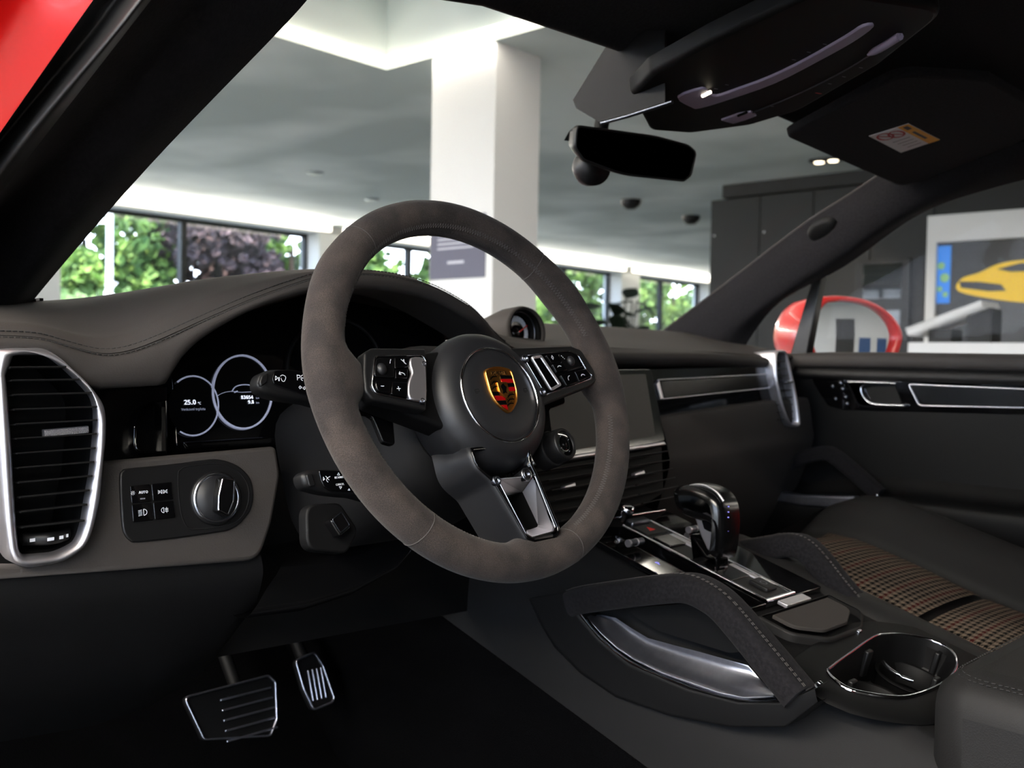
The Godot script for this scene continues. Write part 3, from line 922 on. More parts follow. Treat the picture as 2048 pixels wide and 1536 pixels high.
func instruments():
	var T := Transform3D(Basis(Vector3(1, 0, 0), Vector3(0, 0.963, -0.2696), Vector3(0, 0.2696, 0.963)), Vector3(-0.37, 0.98, -0.262))
	var t := thing("instrument_cluster", "black instrument cluster with white-ringed round displays under the hood", "instrument cluster", T)
	var s := Shape.new()
	s.prism(rp([Vector3(-0.1707, 0.0192, 0.01), Vector3(-0.1541, 0.046, 0.02), Vector3(-0.0955, 0.0851, 0.05), Vector3(0.0002, 0.1156, 0.03), Vector3(0.2006, 0.0915, 0.05), Vector3(0.169, -0.0612, 0.02), Vector3(-0.0628, -0.0555, 0.01), Vector3(-0.175, -0.0572, 0.01)]), -0.02, -0.002, 0.001)
	obj("display_glass", s, M.gloss, t)
	for q in [[Vector2(-0.1271, -0.0121), Vector2(-0.1279, -0.0161), Vector2(-0.1291, -0.02), Vector2(-0.1307, -0.0238), Vector2(-0.1327, -0.0273), Vector2(-0.1351, -0.0305), Vector2(-0.1378, -0.0334), Vector2(-0.1408, -0.0359), Vector2(-0.144, -0.038), Vector2(-0.1474, -0.0396), Vector2(-0.1508, -0.0407), Vector2(-0.1543, -0.0413), Vector2(-0.1578, -0.0414), Vector2(-0.1612, -0.041), Vector2(-0.1645, -0.0401), Vector2(-0.1675, -0.0387), Vector2(-0.1704, -0.0369), Vector2(-0.1729, -0.0346), Vector2(-0.1752, -0.032), Vector2(-0.177, -0.029), Vector2(-0.1785, -0.0257), Vector2(-0.1796, -0.0222), Vector2(-0.1803, -0.0186), Vector2(-0.1805, -0.0148), Vector2(-0.1803, -0.0109), Vector2(-0.1796, -0.007), Vector2(-0.1785, -0.0032), Vector2(-0.177, 0.0004), Vector2(-0.1751, 0.0039), Vector2(-0.1729, 0.0072), Vector2(-0.1703, 0.0101), Vector2(-0.1674, 0.0127), Vector2(-0.1643, 0.0149), Vector2(-0.161, 0.0166), Vector2(-0.1576, 0.0179), Vector2(-0.1541, 0.0186), Vector2(-0.1505, 0.0189), Vector2(-0.1471, 0.0186), Vector2(-0.1437, 0.0178), Vector2(-0.1405, 0.0165), Vector2(-0.1375, 0.0147), Vector2(-0.1348, 0.0125), Vector2(-0.1324, 0.0098), Vector2(-0.1304, 0.0067), Vector2(-0.1288, 0.0034), Vector2(-0.1277, -0.0003), Vector2(-0.127, -0.0041), Vector2(-0.1268, -0.0081)], [Vector2(-0.0635, 0.0036), Vector2(-0.064, -0.0009), Vector2(-0.065, -0.0055), Vector2(-0.0664, -0.0099), Vector2(-0.0682, -0.0141), Vector2(-0.0704, -0.0181), Vector2(-0.0729, -0.0219), Vector2(-0.0758, -0.0253), Vector2(-0.0789, -0.0284), Vector2(-0.0823, -0.0311), Vector2(-0.0859, -0.0333), Vector2(-0.0896, -0.0351), Vector2(-0.0934, -0.0364), Vector2(-0.0972, -0.0372), Vector2(-0.101, -0.0376), Vector2(-0.1048, -0.0374), Vector2(-0.1085, -0.0368), Vector2(-0.1121, -0.0357), Vector2(-0.1154, -0.0341), Vector2(-0.1186, -0.0321), Vector2(-0.1215, -0.0297), Vector2(-0.1241, -0.0269), Vector2(-0.1264, -0.0237), Vector2(-0.1283, -0.0203), Vector2(-0.1299, -0.0166), Vector2(-0.1311, -0.0126), Vector2(-0.1319, -0.0085), Vector2(-0.1323, -0.0043), Vector2(-0.1323, 0), Vector2(-0.1318, 0.0044), Vector2(-0.131, 0.0087), Vector2(-0.1297, 0.013), Vector2(-0.1281, 0.0171), Vector2(-0.1261, 0.0211), Vector2(-0.1237, 0.0248), Vector2(-0.1211, 0.0283), Vector2(-0.1181, 0.0314), Vector2(-0.1149, 0.0343), Vector2(-0.1114, 0.0367), Vector2(-0.1078, 0.0387), Vector2(-0.104, 0.0402), Vector2(-0.1002, 0.0412), Vector2(-0.0963, 0.0418), Vector2(-0.0924, 0.0419), Vector2(-0.0886, 0.0414), Vector2(-0.0849, 0.0404), Vector2(-0.0813, 0.039), Vector2(-0.078, 0.037), Vector2(-0.0749, 0.0346), Vector2(-0.0721, 0.0318), Vector2(-0.0696, 0.0286), Vector2(-0.0676, 0.025), Vector2(-0.0659, 0.0211), Vector2(-0.0646, 0.017), Vector2(-0.0638, 0.0126), Vector2(-0.0634, 0.0082)]]:
		s = Shape.new()
		if q.size() == 48:
			var arc := []
			for k in range(-17, 17): arc.append(Vector3(q[(k + 48) % 48].x, q[(k + 48) % 48].y, 0.001))
			s.tube(arc, 0.0009, 6, false, true, Vector3(0, 0, 1))
		else: s.hoop(q, [[0, -0.002], [0, 0.0018], [0.0009, 0.0024], [0.0019, 0.0018], [0.0019, -0.002]])
		var rg := obj("dial_ring", s, M.lit_dim, t)
		s = Shape.new()
		s.cap(PackedVector2Array(scaled(q, (q[0] + q[q.size() / 2]) / 2, 0.96)), 0.0)
		obj("dial_face", s, mat(Color(0.012, 0.014, 0.02), 0.25), rg)
	# large dial hidden behind the wheel, unlit
	s = Shape.new()
	s.hoop([Vector2(0.0847, 0.0291), Vector2(0.083, 0.0224), Vector2(0.0805, 0.0157), Vector2(0.0772, 0.0093), Vector2(0.0732, 0.0032), Vector2(0.0684, -0.0026), Vector2(0.0631, -0.0079), Vector2(0.0572, -0.0127), Vector2(0.0509, -0.0169), Vector2(0.0442, -0.0205), Vector2(0.0372, -0.0235), Vector2(0.0301, -0.0257), Vector2(0.0228, -0.0273), Vector2(0.0156, -0.0281), Vector2(0.0085, -0.0283), Vector2(0.0015, -0.0277), Vector2(-0.0051, -0.0264), Vector2(-0.0115, -0.0245), Vector2(-0.0174, -0.0219), Vector2(-0.0229, -0.0188), Vector2(-0.0279, -0.0151), Vector2(-0.0323, -0.0108), Vector2(-0.036, -0.0061), Vector2(-0.0391, -0.001), Vector2(-0.0415, 0.0044), Vector2(-0.0432, 0.0102), Vector2(-0.0442, 0.0161), Vector2(-0.0444, 0.0222), Vector2(-0.0438, 0.0285), Vector2(-0.0425, 0.0347), Vector2(-0.0405, 0.0409), Vector2(-0.0378, 0.047), Vector2(-0.0343, 0.0529), Vector2(-0.0302, 0.0585), Vector2(-0.0255, 0.0638), Vector2(-0.0202, 0.0687), Vector2(-0.0144, 0.0732), Vector2(-0.0081, 0.0772), Vector2(-0.0014, 0.0806), Vector2(0.0055, 0.0833), Vector2(0.0127, 0.0854), Vector2(0.02, 0.0868), Vector2(0.0274, 0.0875), Vector2(0.0347, 0.0875), Vector2(0.0419, 0.0866), Vector2(0.0488, 0.0851), Vector2(0.0553, 0.0827), Vector2(0.0614, 0.0797), Vector2(0.067, 0.076), Vector2(0.072, 0.0716), Vector2(0.0763, 0.0667), Vector2(0.0798, 0.0612), Vector2(0.0825, 0.0553), Vector2(0.0844, 0.0491), Vector2(0.0854, 0.0426), Vector2(0.0855, 0.0359)], [[0, -0.002], [0, 0.002], [0.002, 0.003], [0.004, 0.002], [0.004, -0.002]])
	var dk := obj("dial_ring", s, M.dark, t)
	s = Shape.new()
	for k in 9:
		var a := 2.2 + k * 0.32
		var c: Vector2 = Vector2(0.0178, 0.0288)
		s.stroke([c + Vector2(cos(a), sin(a)) * 0.034, c + Vector2(cos(a), sin(a)) * 0.038], 0.001, 0.001)
	obj("scale_marks", s, M.mark_dim, dk)
	var f := func(u: Vector2, dz := 0.0012) -> Transform3D: return Transform3D(Basis(), Vector3(u.x, u.y, dz))
	words("25.0", 0.0047, M.lit, t, f.call(Vector2(-0.1569, -0.0079)), "temperature_reading", 700)
	words("°C", 0.0024, M.lit, t, f.call(Vector2(-0.1471, -0.0091)), "temperature_unit")
	words("Venkovní teplota", 0.0024, M.lit_dim, t, f.call(Vector2(-0.1541, -0.015)), "caption")
	words("83654", 0.0036, M.lit, t, f.call(Vector2(-0.0943, -0.0039)), "odometer_reading", 700)
	words("km", 0.002, M.lit_dim, t, f.call(Vector2(-0.0824, -0.0049)), "odometer_unit")
	words("9.8", 0.0036, M.lit, t, f.call(Vector2(-0.0905, -0.009)), "trip_reading", 700)
	words("km", 0.002, M.lit_dim, t, f.call(Vector2(-0.0831, -0.0099)), "trip_unit")
	s = Shape.new()
	s.stroke(cr([Vector2(-0.1103, 0.0027), Vector2(-0.1058, 0.0074), Vector2(-0.0977, 0.0095), Vector2(-0.0886, 0.0089), Vector2(-0.0822, 0.0051)], 4), 0.0012, 0.001)
	s.stroke(cr([Vector2(-0.1269, -0.0017), Vector2(-0.1199, 0.0013), Vector2(-0.1103, 0.0027), Vector2(-0.101, 0.0016), Vector2(-0.0867, 0.0019)], 4), 0.0006, 0.001)
	s.stroke([Vector2(-0.1077, 0.0016), Vector2(-0.1042, 0.0027)], 0.0014, 0.0011)
	obj("car_outline_picture", s, M.lit_dim, t)
	s = Shape.new()
	s.prism(rp([Vector3(-0.175, -0.0488, 0.002), Vector3(-0.0696, -0.0476, 0.004), Vector3(-0.0425, -0.0413, 0), Vector3(-0.0436, -0.0488, 0), Vector3(-0.071, -0.0571, 0.004), Vector3(-0.1709, -0.0564, 0.003)]), -0.03, 0.012, 0.003)
	obj("display_ledge", s, M.gloss, t)

func side_vent_outline(k: int) -> PackedVector2Array:
	if k == 0: return PackedVector2Array(cr([Vector2(-0.0443, 0.0732), Vector2(-0.0425, 0.0808), Vector2(-0.0351, 0.0831), Vector2(-0.0214, 0.0835), Vector2(-0.0085, 0.0834), Vector2(0.0017, 0.0784), Vector2(0.0108, 0.0701), Vector2(0.0198, 0.0621), Vector2(0.0277, 0.054), Vector2(0.0337, 0.0466), Vector2(0.0385, 0.0387), Vector2(0.0405, 0.0296), Vector2(0.0405, 0.0132), Vector2(0.0384, -0.0077), Vector2(0.036, -0.0358), Vector2(0.0327, -0.0519), Vector2(0.0289, -0.0658), Vector2(0.0251, -0.074), Vector2(0.0195, -0.0802), Vector2(0.007, -0.087), Vector2(-0.007, -0.0883), Vector2(-0.0204, -0.0881), Vector2(-0.0295, -0.0837), Vector2(-0.0348, -0.0745), Vector2(-0.0369, -0.0603), Vector2(-0.0383, -0.0471), Vector2(-0.0403, -0.0178), Vector2(-0.0417, 0.0091), Vector2(-0.0433, 0.0435)], 3, true))
	return PackedVector2Array(cr([Vector2(-0.0355, 0.0683), Vector2(-0.0347, 0.0756), Vector2(-0.029, 0.0778), Vector2(-0.0178, 0.0781), Vector2(-0.0059, 0.0779), Vector2(0.0039, 0.0715), Vector2(0.012, 0.0641), Vector2(0.0198, 0.0562), Vector2(0.0257, 0.0496), Vector2(0.0302, 0.043), Vector2(0.0324, 0.0336), Vector2(0.0326, 0.0217), Vector2(0.032, 0.0132), Vector2(0.0304, -0.0047), Vector2(0.0289, -0.0189), Vector2(0.0278, -0.0237), Vector2(0.0243, -0.0438), Vector2(0.0227, -0.0542), Vector2(0.0207, -0.0625), Vector2(0.018, -0.0699), Vector2(0.0137, -0.0746), Vector2(0.0013, -0.0791), Vector2(-0.0096, -0.0793), Vector2(-0.0204, -0.0787), Vector2(-0.024, -0.077), Vector2(-0.0262, -0.0721), Vector2(-0.0272, -0.0599), Vector2(-0.0279, -0.0482), Vector2(-0.0296, -0.0186), Vector2(-0.031, 0.009), Vector2(-0.0334, 0.0433)], 3, true))

func span_right(poly: PackedVector2Array, y: float) -> float:
	var m := -9.0
	for i in poly.size():
		var a := poly[i]
		var b := poly[(i + 1) % poly.size()]
		if (a.y - y) * (b.y - y) <= 0.0 and a.y != b.y: m = maxf(m, lerpf(a.x, b.x, (y - a.y) / (b.y - a.y)))
	return m
func span_left(poly: PackedVector2Array, y: float) -> float:
	var q := PackedVector2Array()
	for v in poly: q.append(Vector2(-v.x, v.y))
	return -span_right(q, y)

func side_vent():
	var T := Transform3D(Basis(Vector3(1, 0, 0), Vector3(0, 0.9998, -0.02), Vector3(0, 0.02, 0.9998)), Vector3(-0.69, 0.94, -0.158))
	var t := thing("air_vent", "tall driver-side air vent with a thick satin silver surround", "air vent", T, "outer air vents")
	var outer := side_vent_outline(0)
	var inner := side_vent_outline(1)
	var s := Shape.new()
	var rows := []
	var oc := Shape.ccw(outer)
	var ic := Shape.ccw(inner)
	var lay := [[0.0, -0.02], [0.0, 0.002], [0.12, 0.0062], [0.35, 0.0085], [0.65, 0.0075], [0.88, 0.004], [1.0, -0.002], [1.0, -0.012]]
	for q in lay:
		var row := PackedVector3Array()
		for i in oc.size():
			var p := oc[i].lerp(ic[i], q[0])
			row.append(Vector3(p.x, p.y, q[1]))
		rows.append(row)
	s.grid(rows, true, false, 1)
	obj("surround", s, M.satin, t)
	s = Shape.new()
	s.hoop(inner, [[0.0, -0.004], [0.0012, -0.008], [0.002, -0.06]], false)
	s.cap(Shape.ccw(inner), -0.06)
	obj("duct", s, M.dark, t)
	var ys := [738.6, 764, 792.6, 821, 849.7, 878, 907, 935.5, 964, 993, 1021.7, 1052]
	var le: Array = [Vector2(-0.0287, 0.0669), Vector2(-0.0276, 0.0569), Vector2(-0.0269, 0.0457), Vector2(-0.0262, 0.0345), Vector2(-0.0259, 0.0231), Vector2(-0.0252, 0.0119), Vector2(-0.0245, 0.0005), Vector2(-0.024, -0.0108), Vector2(-0.0235, -0.0222), Vector2(-0.0227, -0.0337), Vector2(-0.022, -0.0451), Vector2(-0.0213, -0.0572)]
	var ri: Array = [Vector2(0.0105, 0.0677), Vector2(0.0215, 0.0576), Vector2(0.0311, 0.0467), Vector2(0.0372, 0.0353), Vector2(0.0384, 0.0245), Vector2(0.0384, 0.0134), Vector2(0.0372, 0.0018), Vector2(0.0363, -0.0095), Vector2(0.0347, -0.0208), Vector2(0.033, -0.0323), Vector2(0.0314, -0.0437), Vector2(0.0302, -0.0565)]
	for i in le.size():
		s = Shape.new()
		var xr := span_right(ic, ri[i].y)
		var xl := span_left(ic, le[i].y)
		var a := Vector3(xl + 0.0012, le[i].y, -0.010)
		var b := Vector3(xr - 0.0012, ri[i].y, -0.010)
		s.tube([a, b], 1.0, 4, false, true, Vector3.UP, PackedVector2Array([Vector2(-0.001, -0.0004), Vector2(-0.0006, 0.0004), Vector2(0.02, 0.0022), Vector2(0.02, 0.0008)]))
		obj("slat", s, M.trim, t)
	# knurled silver tab
	var tab := Shape.new()
	var tc: Array = [Vector2(-0.0077, 0.0163), Vector2(0.0265, 0.0181)]
	var u0 := Vector3(tc[0].x, tc[0].y, 0.001)
	var u1 := Vector3(tc[1].x, tc[1].y, 0.001)
	tab.tube([u0, u1], 1.0, 6, false, true, Vector3.UP, rrect(0, 0, 0.006, 0.0058, 0.0012, 2))
	var tb := obj("slide_tab", tab, M.satin, t)
	tab = Shape.new()
	for r in 5:
		for c in 24:
			var p := u0.lerp(u1, (c + 0.5 + (0.5 if r % 2 else 0.0)) / 24.5) + Vector3(0, -0.0023 + r * 0.00115, 0.0031)
			var d := 0.0006
			tab.tri(p + Vector3(-d, 0, 0), p + Vector3(0, -d, 0), p + Vector3(0, 0, d * 1.2)); tab.tri(p + Vector3(0, -d, 0), p + Vector3(d, 0, 0), p + Vector3(0, 0, d * 1.2))
			tab.tri(p + Vector3(d, 0, 0), p + Vector3(0, d, 0), p + Vector3(0, 0, d * 1.2)); tab.tri(p + Vector3(0, d, 0), p + Vector3(-d, 0, 0), p + Vector3(0, 0, d * 1.2))
	obj("knurling", tab, M.satin, tb)
	# thumb wheel with graduated marks
	s = Shape.new()
	var w0: Array = [Vector2(-0.0199, -0.0682), Vector2(0.0168, -0.0676)]
	var wa := Vector3(w0[0].x, w0[0].y, -0.008)
	var wb := Vector3(w0[1].x, w0[1].y, -0.008)
	rows = []
	for i in 13:
		var q := i / 12.0
		var c := wa.lerp(wb, q) + Vector3(0, 0, 0.012 * sin(PI * q) - 0.004)
		var row := PackedVector3Array()
		for k in 10:
			var an := TAU * k / 10
			row.append(c + Vector3(0, cos(an) * 0.0052, sin(an) * 0.004))
		rows.append(row)
	s.grid(rows, true)
	var wh := obj("thumb_wheel", s, M.trim, t)
	s = Shape.new()
	for q in [[0.16, 0.0062], [0.45, 0.0052], [0.69, 0.0032], [0.86, 0.0018]]:
		var c := wa.lerp(wb, q[0]) + Vector3(0, 0, 0.012 * sin(PI * q[0]) + 0.0006)
		s.quad(c + Vector3(-q[1] / 2, -0.0014, 0), c + Vector3(q[1] / 2, -0.0012, 0), c + Vector3(q[1] / 2, 0.0014, 0), c + Vector3(-q[1] / 2, 0.0012, 0))
	obj("marks", s, M.mark, wh)

func passenger_vent():
	var T := Transform3D(Basis(Vector3(1, 0, 0), Vector3(0, 0.995, -0.0995), Vector3(0, 0.0995, 0.995)), Vector3(0.67, 0.96, -0.285))
	var t := thing("air_vent", "passenger-side air vent with a slim satin silver surround, seen edge on", "air vent", T, "outer air vents")
	var outer := Shape.ccw(cr([Vector2(-0.0918, 0.0764), Vector2(-0.076, 0.0821), Vector2(-0.0591, 0.0814), Vector2(-0.0517, 0.0716), Vector2(-0.0402, 0.037), Vector2(-0.0288, 0.0004), Vector2(-0.0221, -0.0455), Vector2(-0.0252, -0.0563), Vector2(-0.041, -0.0566), Vector2(-0.0609, -0.0496), Vector2(-0.078, -0.0212), Vector2(-0.0883, 0.0058), Vector2(-0.0964, 0.0371)], 4, true))
	var c := Vector2.ZERO
	for p in outer: c += p
	c /= outer.size()
	var s := Shape.new()
	var rows := []
	for q in [[1.0, -0.045], [1.02, -0.004], [1.0, 0.016], [0.97, 0.021], [0.93, 0.0215], [0.86, 0.016], [0.84, -0.01]]:
		var row := PackedVector3Array()
		for p in outer: row.append(Vector3(c.x + (p.x - c.x) * q[0], c.y + (p.y - c.y) * (q[0] + (1 - q[0]) * 0.45), q[1]))
		rows.append(row)
	s.grid(rows, true, false, 1)
	obj("surround", s, M.satin, t)
	s = Shape.new()
	s.cap(scaled(outer, c, 0.9), -0.008)
	obj("duct", s, M.dark, t)
	for i in 9:
		var y := lerpf(-0.055, 0.05, i / 8.0)
		s = Shape.new()
		s.box(Vector3(c.x, c.y + y, 0.004), Vector3(0.05, 0.0015, 0.02))
		obj("slat", s, M.trim, t)
	s = Shape.new()
	s.box(Vector3(c.x + 0.012, c.y + 0.012, 0.018), Vector3(0.03, 0.004, 0.006), 0.0015)
	obj("slide_tab", s, M.alu, t)

func light_switch():
	var T := Transform3D(Basis(Vector3(1, 0, 0), Vector3(0, 0.9874, -0.158), Vector3(0, 0.158, 0.9874)), Vector3(-0.57, 0.89, -0.166))
	var t := thing("light_switch_panel", "rounded switch panel with four light buttons and a round rotary knob", "switch panel", T)
	var outl := PackedVector2Array(cr([Vector2(-0.0622, 0.0265), Vector2(-0.0594, 0.0309), Vector2(-0.0541, 0.0325), Vector2(-0.0191, 0.0335), Vector2(0.0196, 0.0357), Vector2(0.0298, 0.0349), Vector2(0.0381, 0.0326), Vector2(0.0463, 0.0288), Vector2(0.0523, 0.0242), Vector2(0.0577, 0.0178), Vector2(0.0603, 0.0113), Vector2(0.0613, 0.0035), Vector2(0.0607, -0.0039), Vector2(0.0587, -0.0107), Vector2(0.0551, -0.0168), Vector2(0.0457, -0.0254), Vector2(0.0391, -0.0285), Vector2(0.032, -0.0304), Vector2(0.0203, -0.0309), Vector2(-0.0165, -0.0316), Vector2(-0.0505, -0.031), Vector2(-0.0568, -0.0286), Vector2(-0.0608, -0.0235), Vector2(-0.0626, -0.0162), Vector2(-0.0629, 0.0062)], 3, true))
	var s := Shape.new()
	s.prism(outl, -0.004, 0.0022, 0.0016)
	obj("plate", s, M.trim, t)
	# bowl round the knob: lighter lower lip
	var bowl := PackedVector2Array(cr([Vector2(-0.0114, 0.0245), Vector2(-0.0084, 0.0287), Vector2(-0.0026, 0.031), Vector2(0.0189, 0.0323), Vector2(0.0349, 0.0299), Vector2(0.0469, 0.0236), Vector2(0.0548, 0.0133), Vector2(0.0571, 0.0024), Vector2(0.0546, -0.0099), Vector2(0.0483, -0.019), Vector2(0.0399, -0.0245), Vector2(0.0249, -0.0265), Vector2(0.002, -0.0262), Vector2(-0.0044, -0.0247), Vector2(-0.0079, -0.0203), Vector2(-0.0109, -0.0108), Vector2(-0.0121, 0.006)], 3, true))
	s = Shape.new()
	s.hoop(bowl, [[0.0, 0.0024], [0.0006, 0.0028], [0.0012, 0.0022], [0.004, -0.002], [0.010, -0.0025]], false)
	obj("knob_bowl", s, M.soft, t)
	var kc: Vector2 = Vector2(0.0229, 0.0002)
	# rotary knob
	var kt := Transform3D(Basis(), Vector3(kc.x, kc.y, 0))
	s = Shape.new(kt)
	s.lathe([[0.0245, -0.003], [0.0245, 0.004], [0.0238, 0.0052], [0.0226, 0.0056]], 48)
	var knob := obj("rotary_knob", s, M.trim, t)
	s = Shape.new(kt)
	s.lathe([[0.0226, 0.0056], [0.0218, 0.0064], [0.0206, 0.0066], [0.0198, 0.006]], 48)
	obj("silver_ring", s, M.alu, knob)
	s = Shape.new(kt)
	s.lathe([[0.0198, 0.006], [0.017, 0.0085], [0.012, 0.0105], [0.0, 0.011]], 40)
	obj("knob_cap", s, M.hub, knob)
	s = Shape.new(kt * Transform3D(Basis(Vector3(0, 0, 1), -0.18), Vector3(0.002, 0.001, 0.009)))
	s.prism(rp([Vector3(-0.0075, -0.014, 0.002), Vector3(0.004, -0.0185, 0.002), Vector3(0.0085, -0.004, 0.004), Vector3(0.0075, 0.016, 0.004), Vector3(-0.0065, 0.017, 0.004), Vector3(-0.0085, 0.0, 0.003)]), 0, 0.011, 0.002)
	obj("grip", s, M.gloss_soft, knob)
	s = Shape.new(kt * Transform3D(Basis(Vector3(0, 0, 1), -0.18), Vector3(0.002, 0.001, 0.0175)))
	s.hoop(rp([Vector3(-0.007, -0.0135, 0.002), Vector3(0.0037, -0.0175, 0.002), Vector3(0.008, -0.004, 0.003), Vector3(0.007, 0.0155, 0.003), Vector3(-0.006, 0.0165, 0.003), Vector3(-0.008, 0.0, 0.002)]), [[0, 0], [0, 0.0022], [0.0013, 0.0028], [0.0022, 0.0018], [0.0022, 0]])
	obj("grip_chrome", s, M.chrome, knob)
	# four buttons
	var q4: Array = [Vector2(-0.0552, 0.0178), Vector2(-0.0366, 0.0181), Vector2(-0.0172, 0.0185), Vector2(-0.0546, 0.002), Vector2(-0.0359, 0.002), Vector2(-0.0165, 0.0022), Vector2(-0.0543, -0.0141), Vector2(-0.0353, -0.014), Vector2(-0.0159, -0.0138)]
	var names := ["auto", "side", "dip", "fog"]
	for i in 4:
		var r := i / 2
		var c := i % 2
		var g := 0.0005
		var pl := [q4[r * 3 + c] + Vector2(g, -g), q4[r * 3 + c + 1] + Vector2(-g, -g), q4[r * 3 + c + 4] + Vector2(-g, g), q4[r * 3 + c + 3] + Vector2(g, g)]
		s = Shape.new()
		s.prism(rp([Vector3(pl[3].x, pl[3].y, 0.0012), Vector3(pl[2].x, pl[2].y, 0.0012), Vector3(pl[1].x, pl[1].y, 0.0012), Vector3(pl[0].x, pl[0].y, 0.0012)], 3), 0.001, 0.0034, 0.0005)
		var b := obj("button", s, M.gloss, t)
		var m: Vector2 = (pl[0] + pl[2]) / 2
		s = Shape.new(Transform3D(Basis(), Vector3(m.x, m.y, 0.0036)))
		match i:
			0:
				words("AUTO", 0.0022, M.mark, b, Transform3D(Basis(), Vector3(m.x + 0.002, m.y + 0.0012, 0.0036)), "lettering", 700)
				s.stroke(circ(-0.0072, 0.0012, 0.0008, 8), 0.0004, 0, true)
				for k in 8:
					var d := Vector2(cos(k * PI / 4), sin(k * PI / 4))
					s.stroke([Vector2(-0.0072, 0.0012) + d * 0.0013, Vector2(-0.0072, 0.0012) + d * 0.0019], 0.0004)
			1:
				for sx in [-1, 1]:
					var d := []
					for p in circ(0, 0, 0.0015, 8, -PI / 2, PI / 2): d.append(Vector2(sx * (0.0006 + p.x * 0.8), p.y))
					s.stroke(d, 0.00045, 0, true)
					for k in [-1, 0, 1]: s.stroke([Vector2(sx * 0.0026, k * 0.0007), Vector2(sx * 0.0042, k * 0.0014)], 0.00045)
			2:
				var d := []
				for p in circ(0.0006, 0, 0.0026, 10, -PI / 2, PI / 2): d.append(Vector2(0.0006 + (p.x - 0.0006) * 1.1, p.y))
				s.stroke(d, 0.0005, 0, true)
				for k in 5: s.stroke([Vector2(-0.0008, 0.0022 - k * 0.0011), Vector2(-0.0040, 0.0016 - k * 0.0011)], 0.0004)
			3:
				var d := []
				for p in circ(-0.0006, 0, 0.0022, 10, PI / 2, PI * 1.5): d.append(p)
				s.stroke(d, 0.0005, 0, true)
				for k in 3: s.stroke([Vector2(0.0004, 0.0012 - k * 0.0012), Vector2(0.0034, 0.0012 - k * 0.0012)], 0.00045)
				s.stroke([Vector2(0.002, 0.0024), Vector2(0.0016, 0.0), Vector2(0.002, -0.0024)], 0.0004)
		obj("symbol", s, M.mark, b)
		if i == 0:
			s = Shape.new(Transform3D(Basis(), Vector3(m.x + 0.001, m.y - 0.0042, 0.0036)))
			s.stroke([Vector2(-0.0018, 0), Vector2(0.0018, 0)], 0.0012)
			obj("indicator", s, M.mark_dim, b)

func clock():
	# stopwatch pod on top of the dashboard
	var o: Vector3 = Vector3(-0.0132, 1.0586, -0.32)
	var face := Transform3D((Basis(Vector3.UP, 0.06) * Basis(Vector3.RIGHT, -0.15)).scaled(Vector3.ONE * 0.86), o)
	var t := thing("dashboard_clock", "round clock with a white dial in a hooded pod on the dashboard", "clock", face)
	var s := Shape.new()
	var rows := []
	for q in [[0.034, 0.012, 0.0], [0.037, 0.018, 0.0], [0.040, 0.010, 0.0], [0.043, -0.02, -0.002], [0.042, -0.07, -0.010], [0.030, -0.13, -0.022], [0.006, -0.17, -0.03]]:
		var row := PackedVector3Array()
		for k in 40:
			var an := TAU * k / 40
			row.append(Vector3(cos(an) * q[0] * 1.15, sin(an) * q[0] + q[2], q[1]))
		rows.append(row)
	s.grid(rows, true)
	obj("pod", s, M.leather, t)
	s = Shape.new()
	s.lathe([[0.034, 0.012], [0.033, -0.004], [0.031, -0.012], [0.030, -0.014]], 40)
	obj("bezel_tube", s, M.dark, t)
	s = Shape.new()
	s.lathe([[0.0325, 0.004], [0.0315, 0.006], [0.0305, 0.004]], 40)
	obj("chrome_rim", s, M.alu_dark, t)
	s = Shape.new()
	s.lathe([[0.031, -0.007], [0.0, -0.007]], 32)
	var dial := obj("dial", s, M.enamel_black, t)
	s = Shape.new()
	s.lathe([[0.027, -0.0065], [0.0175, -0.0065]], 40)
	obj("white_scale_ring", s, mat(Color(0.80, 0.83, 0.86), 0.5), dial)
	s = Shape.new()
	for k in 24:
		var d := Vector2(cos(k * TAU / 24), sin(k * TAU / 24))
		s.stroke([d * 0.024, d * 0.0265], 0.0005, -0.0062)
	obj("minute_marks", s, M.dark, dial)
	s = Shape.new()
	s.lathe([[0.013, -0.0062], [0.012, -0.004], [0.0, -0.003]], 24, Vector3(0, -0.001, 0))
	obj("inner_dial", s, M.gloss_soft, dial)
	s = Shape.new()
	s.stroke([Vector2(0.002, 0.0), Vector2(0.022, 0.011)], 0.0022, -0.0025)
	obj("red_hand", s, M.red_mark, t)

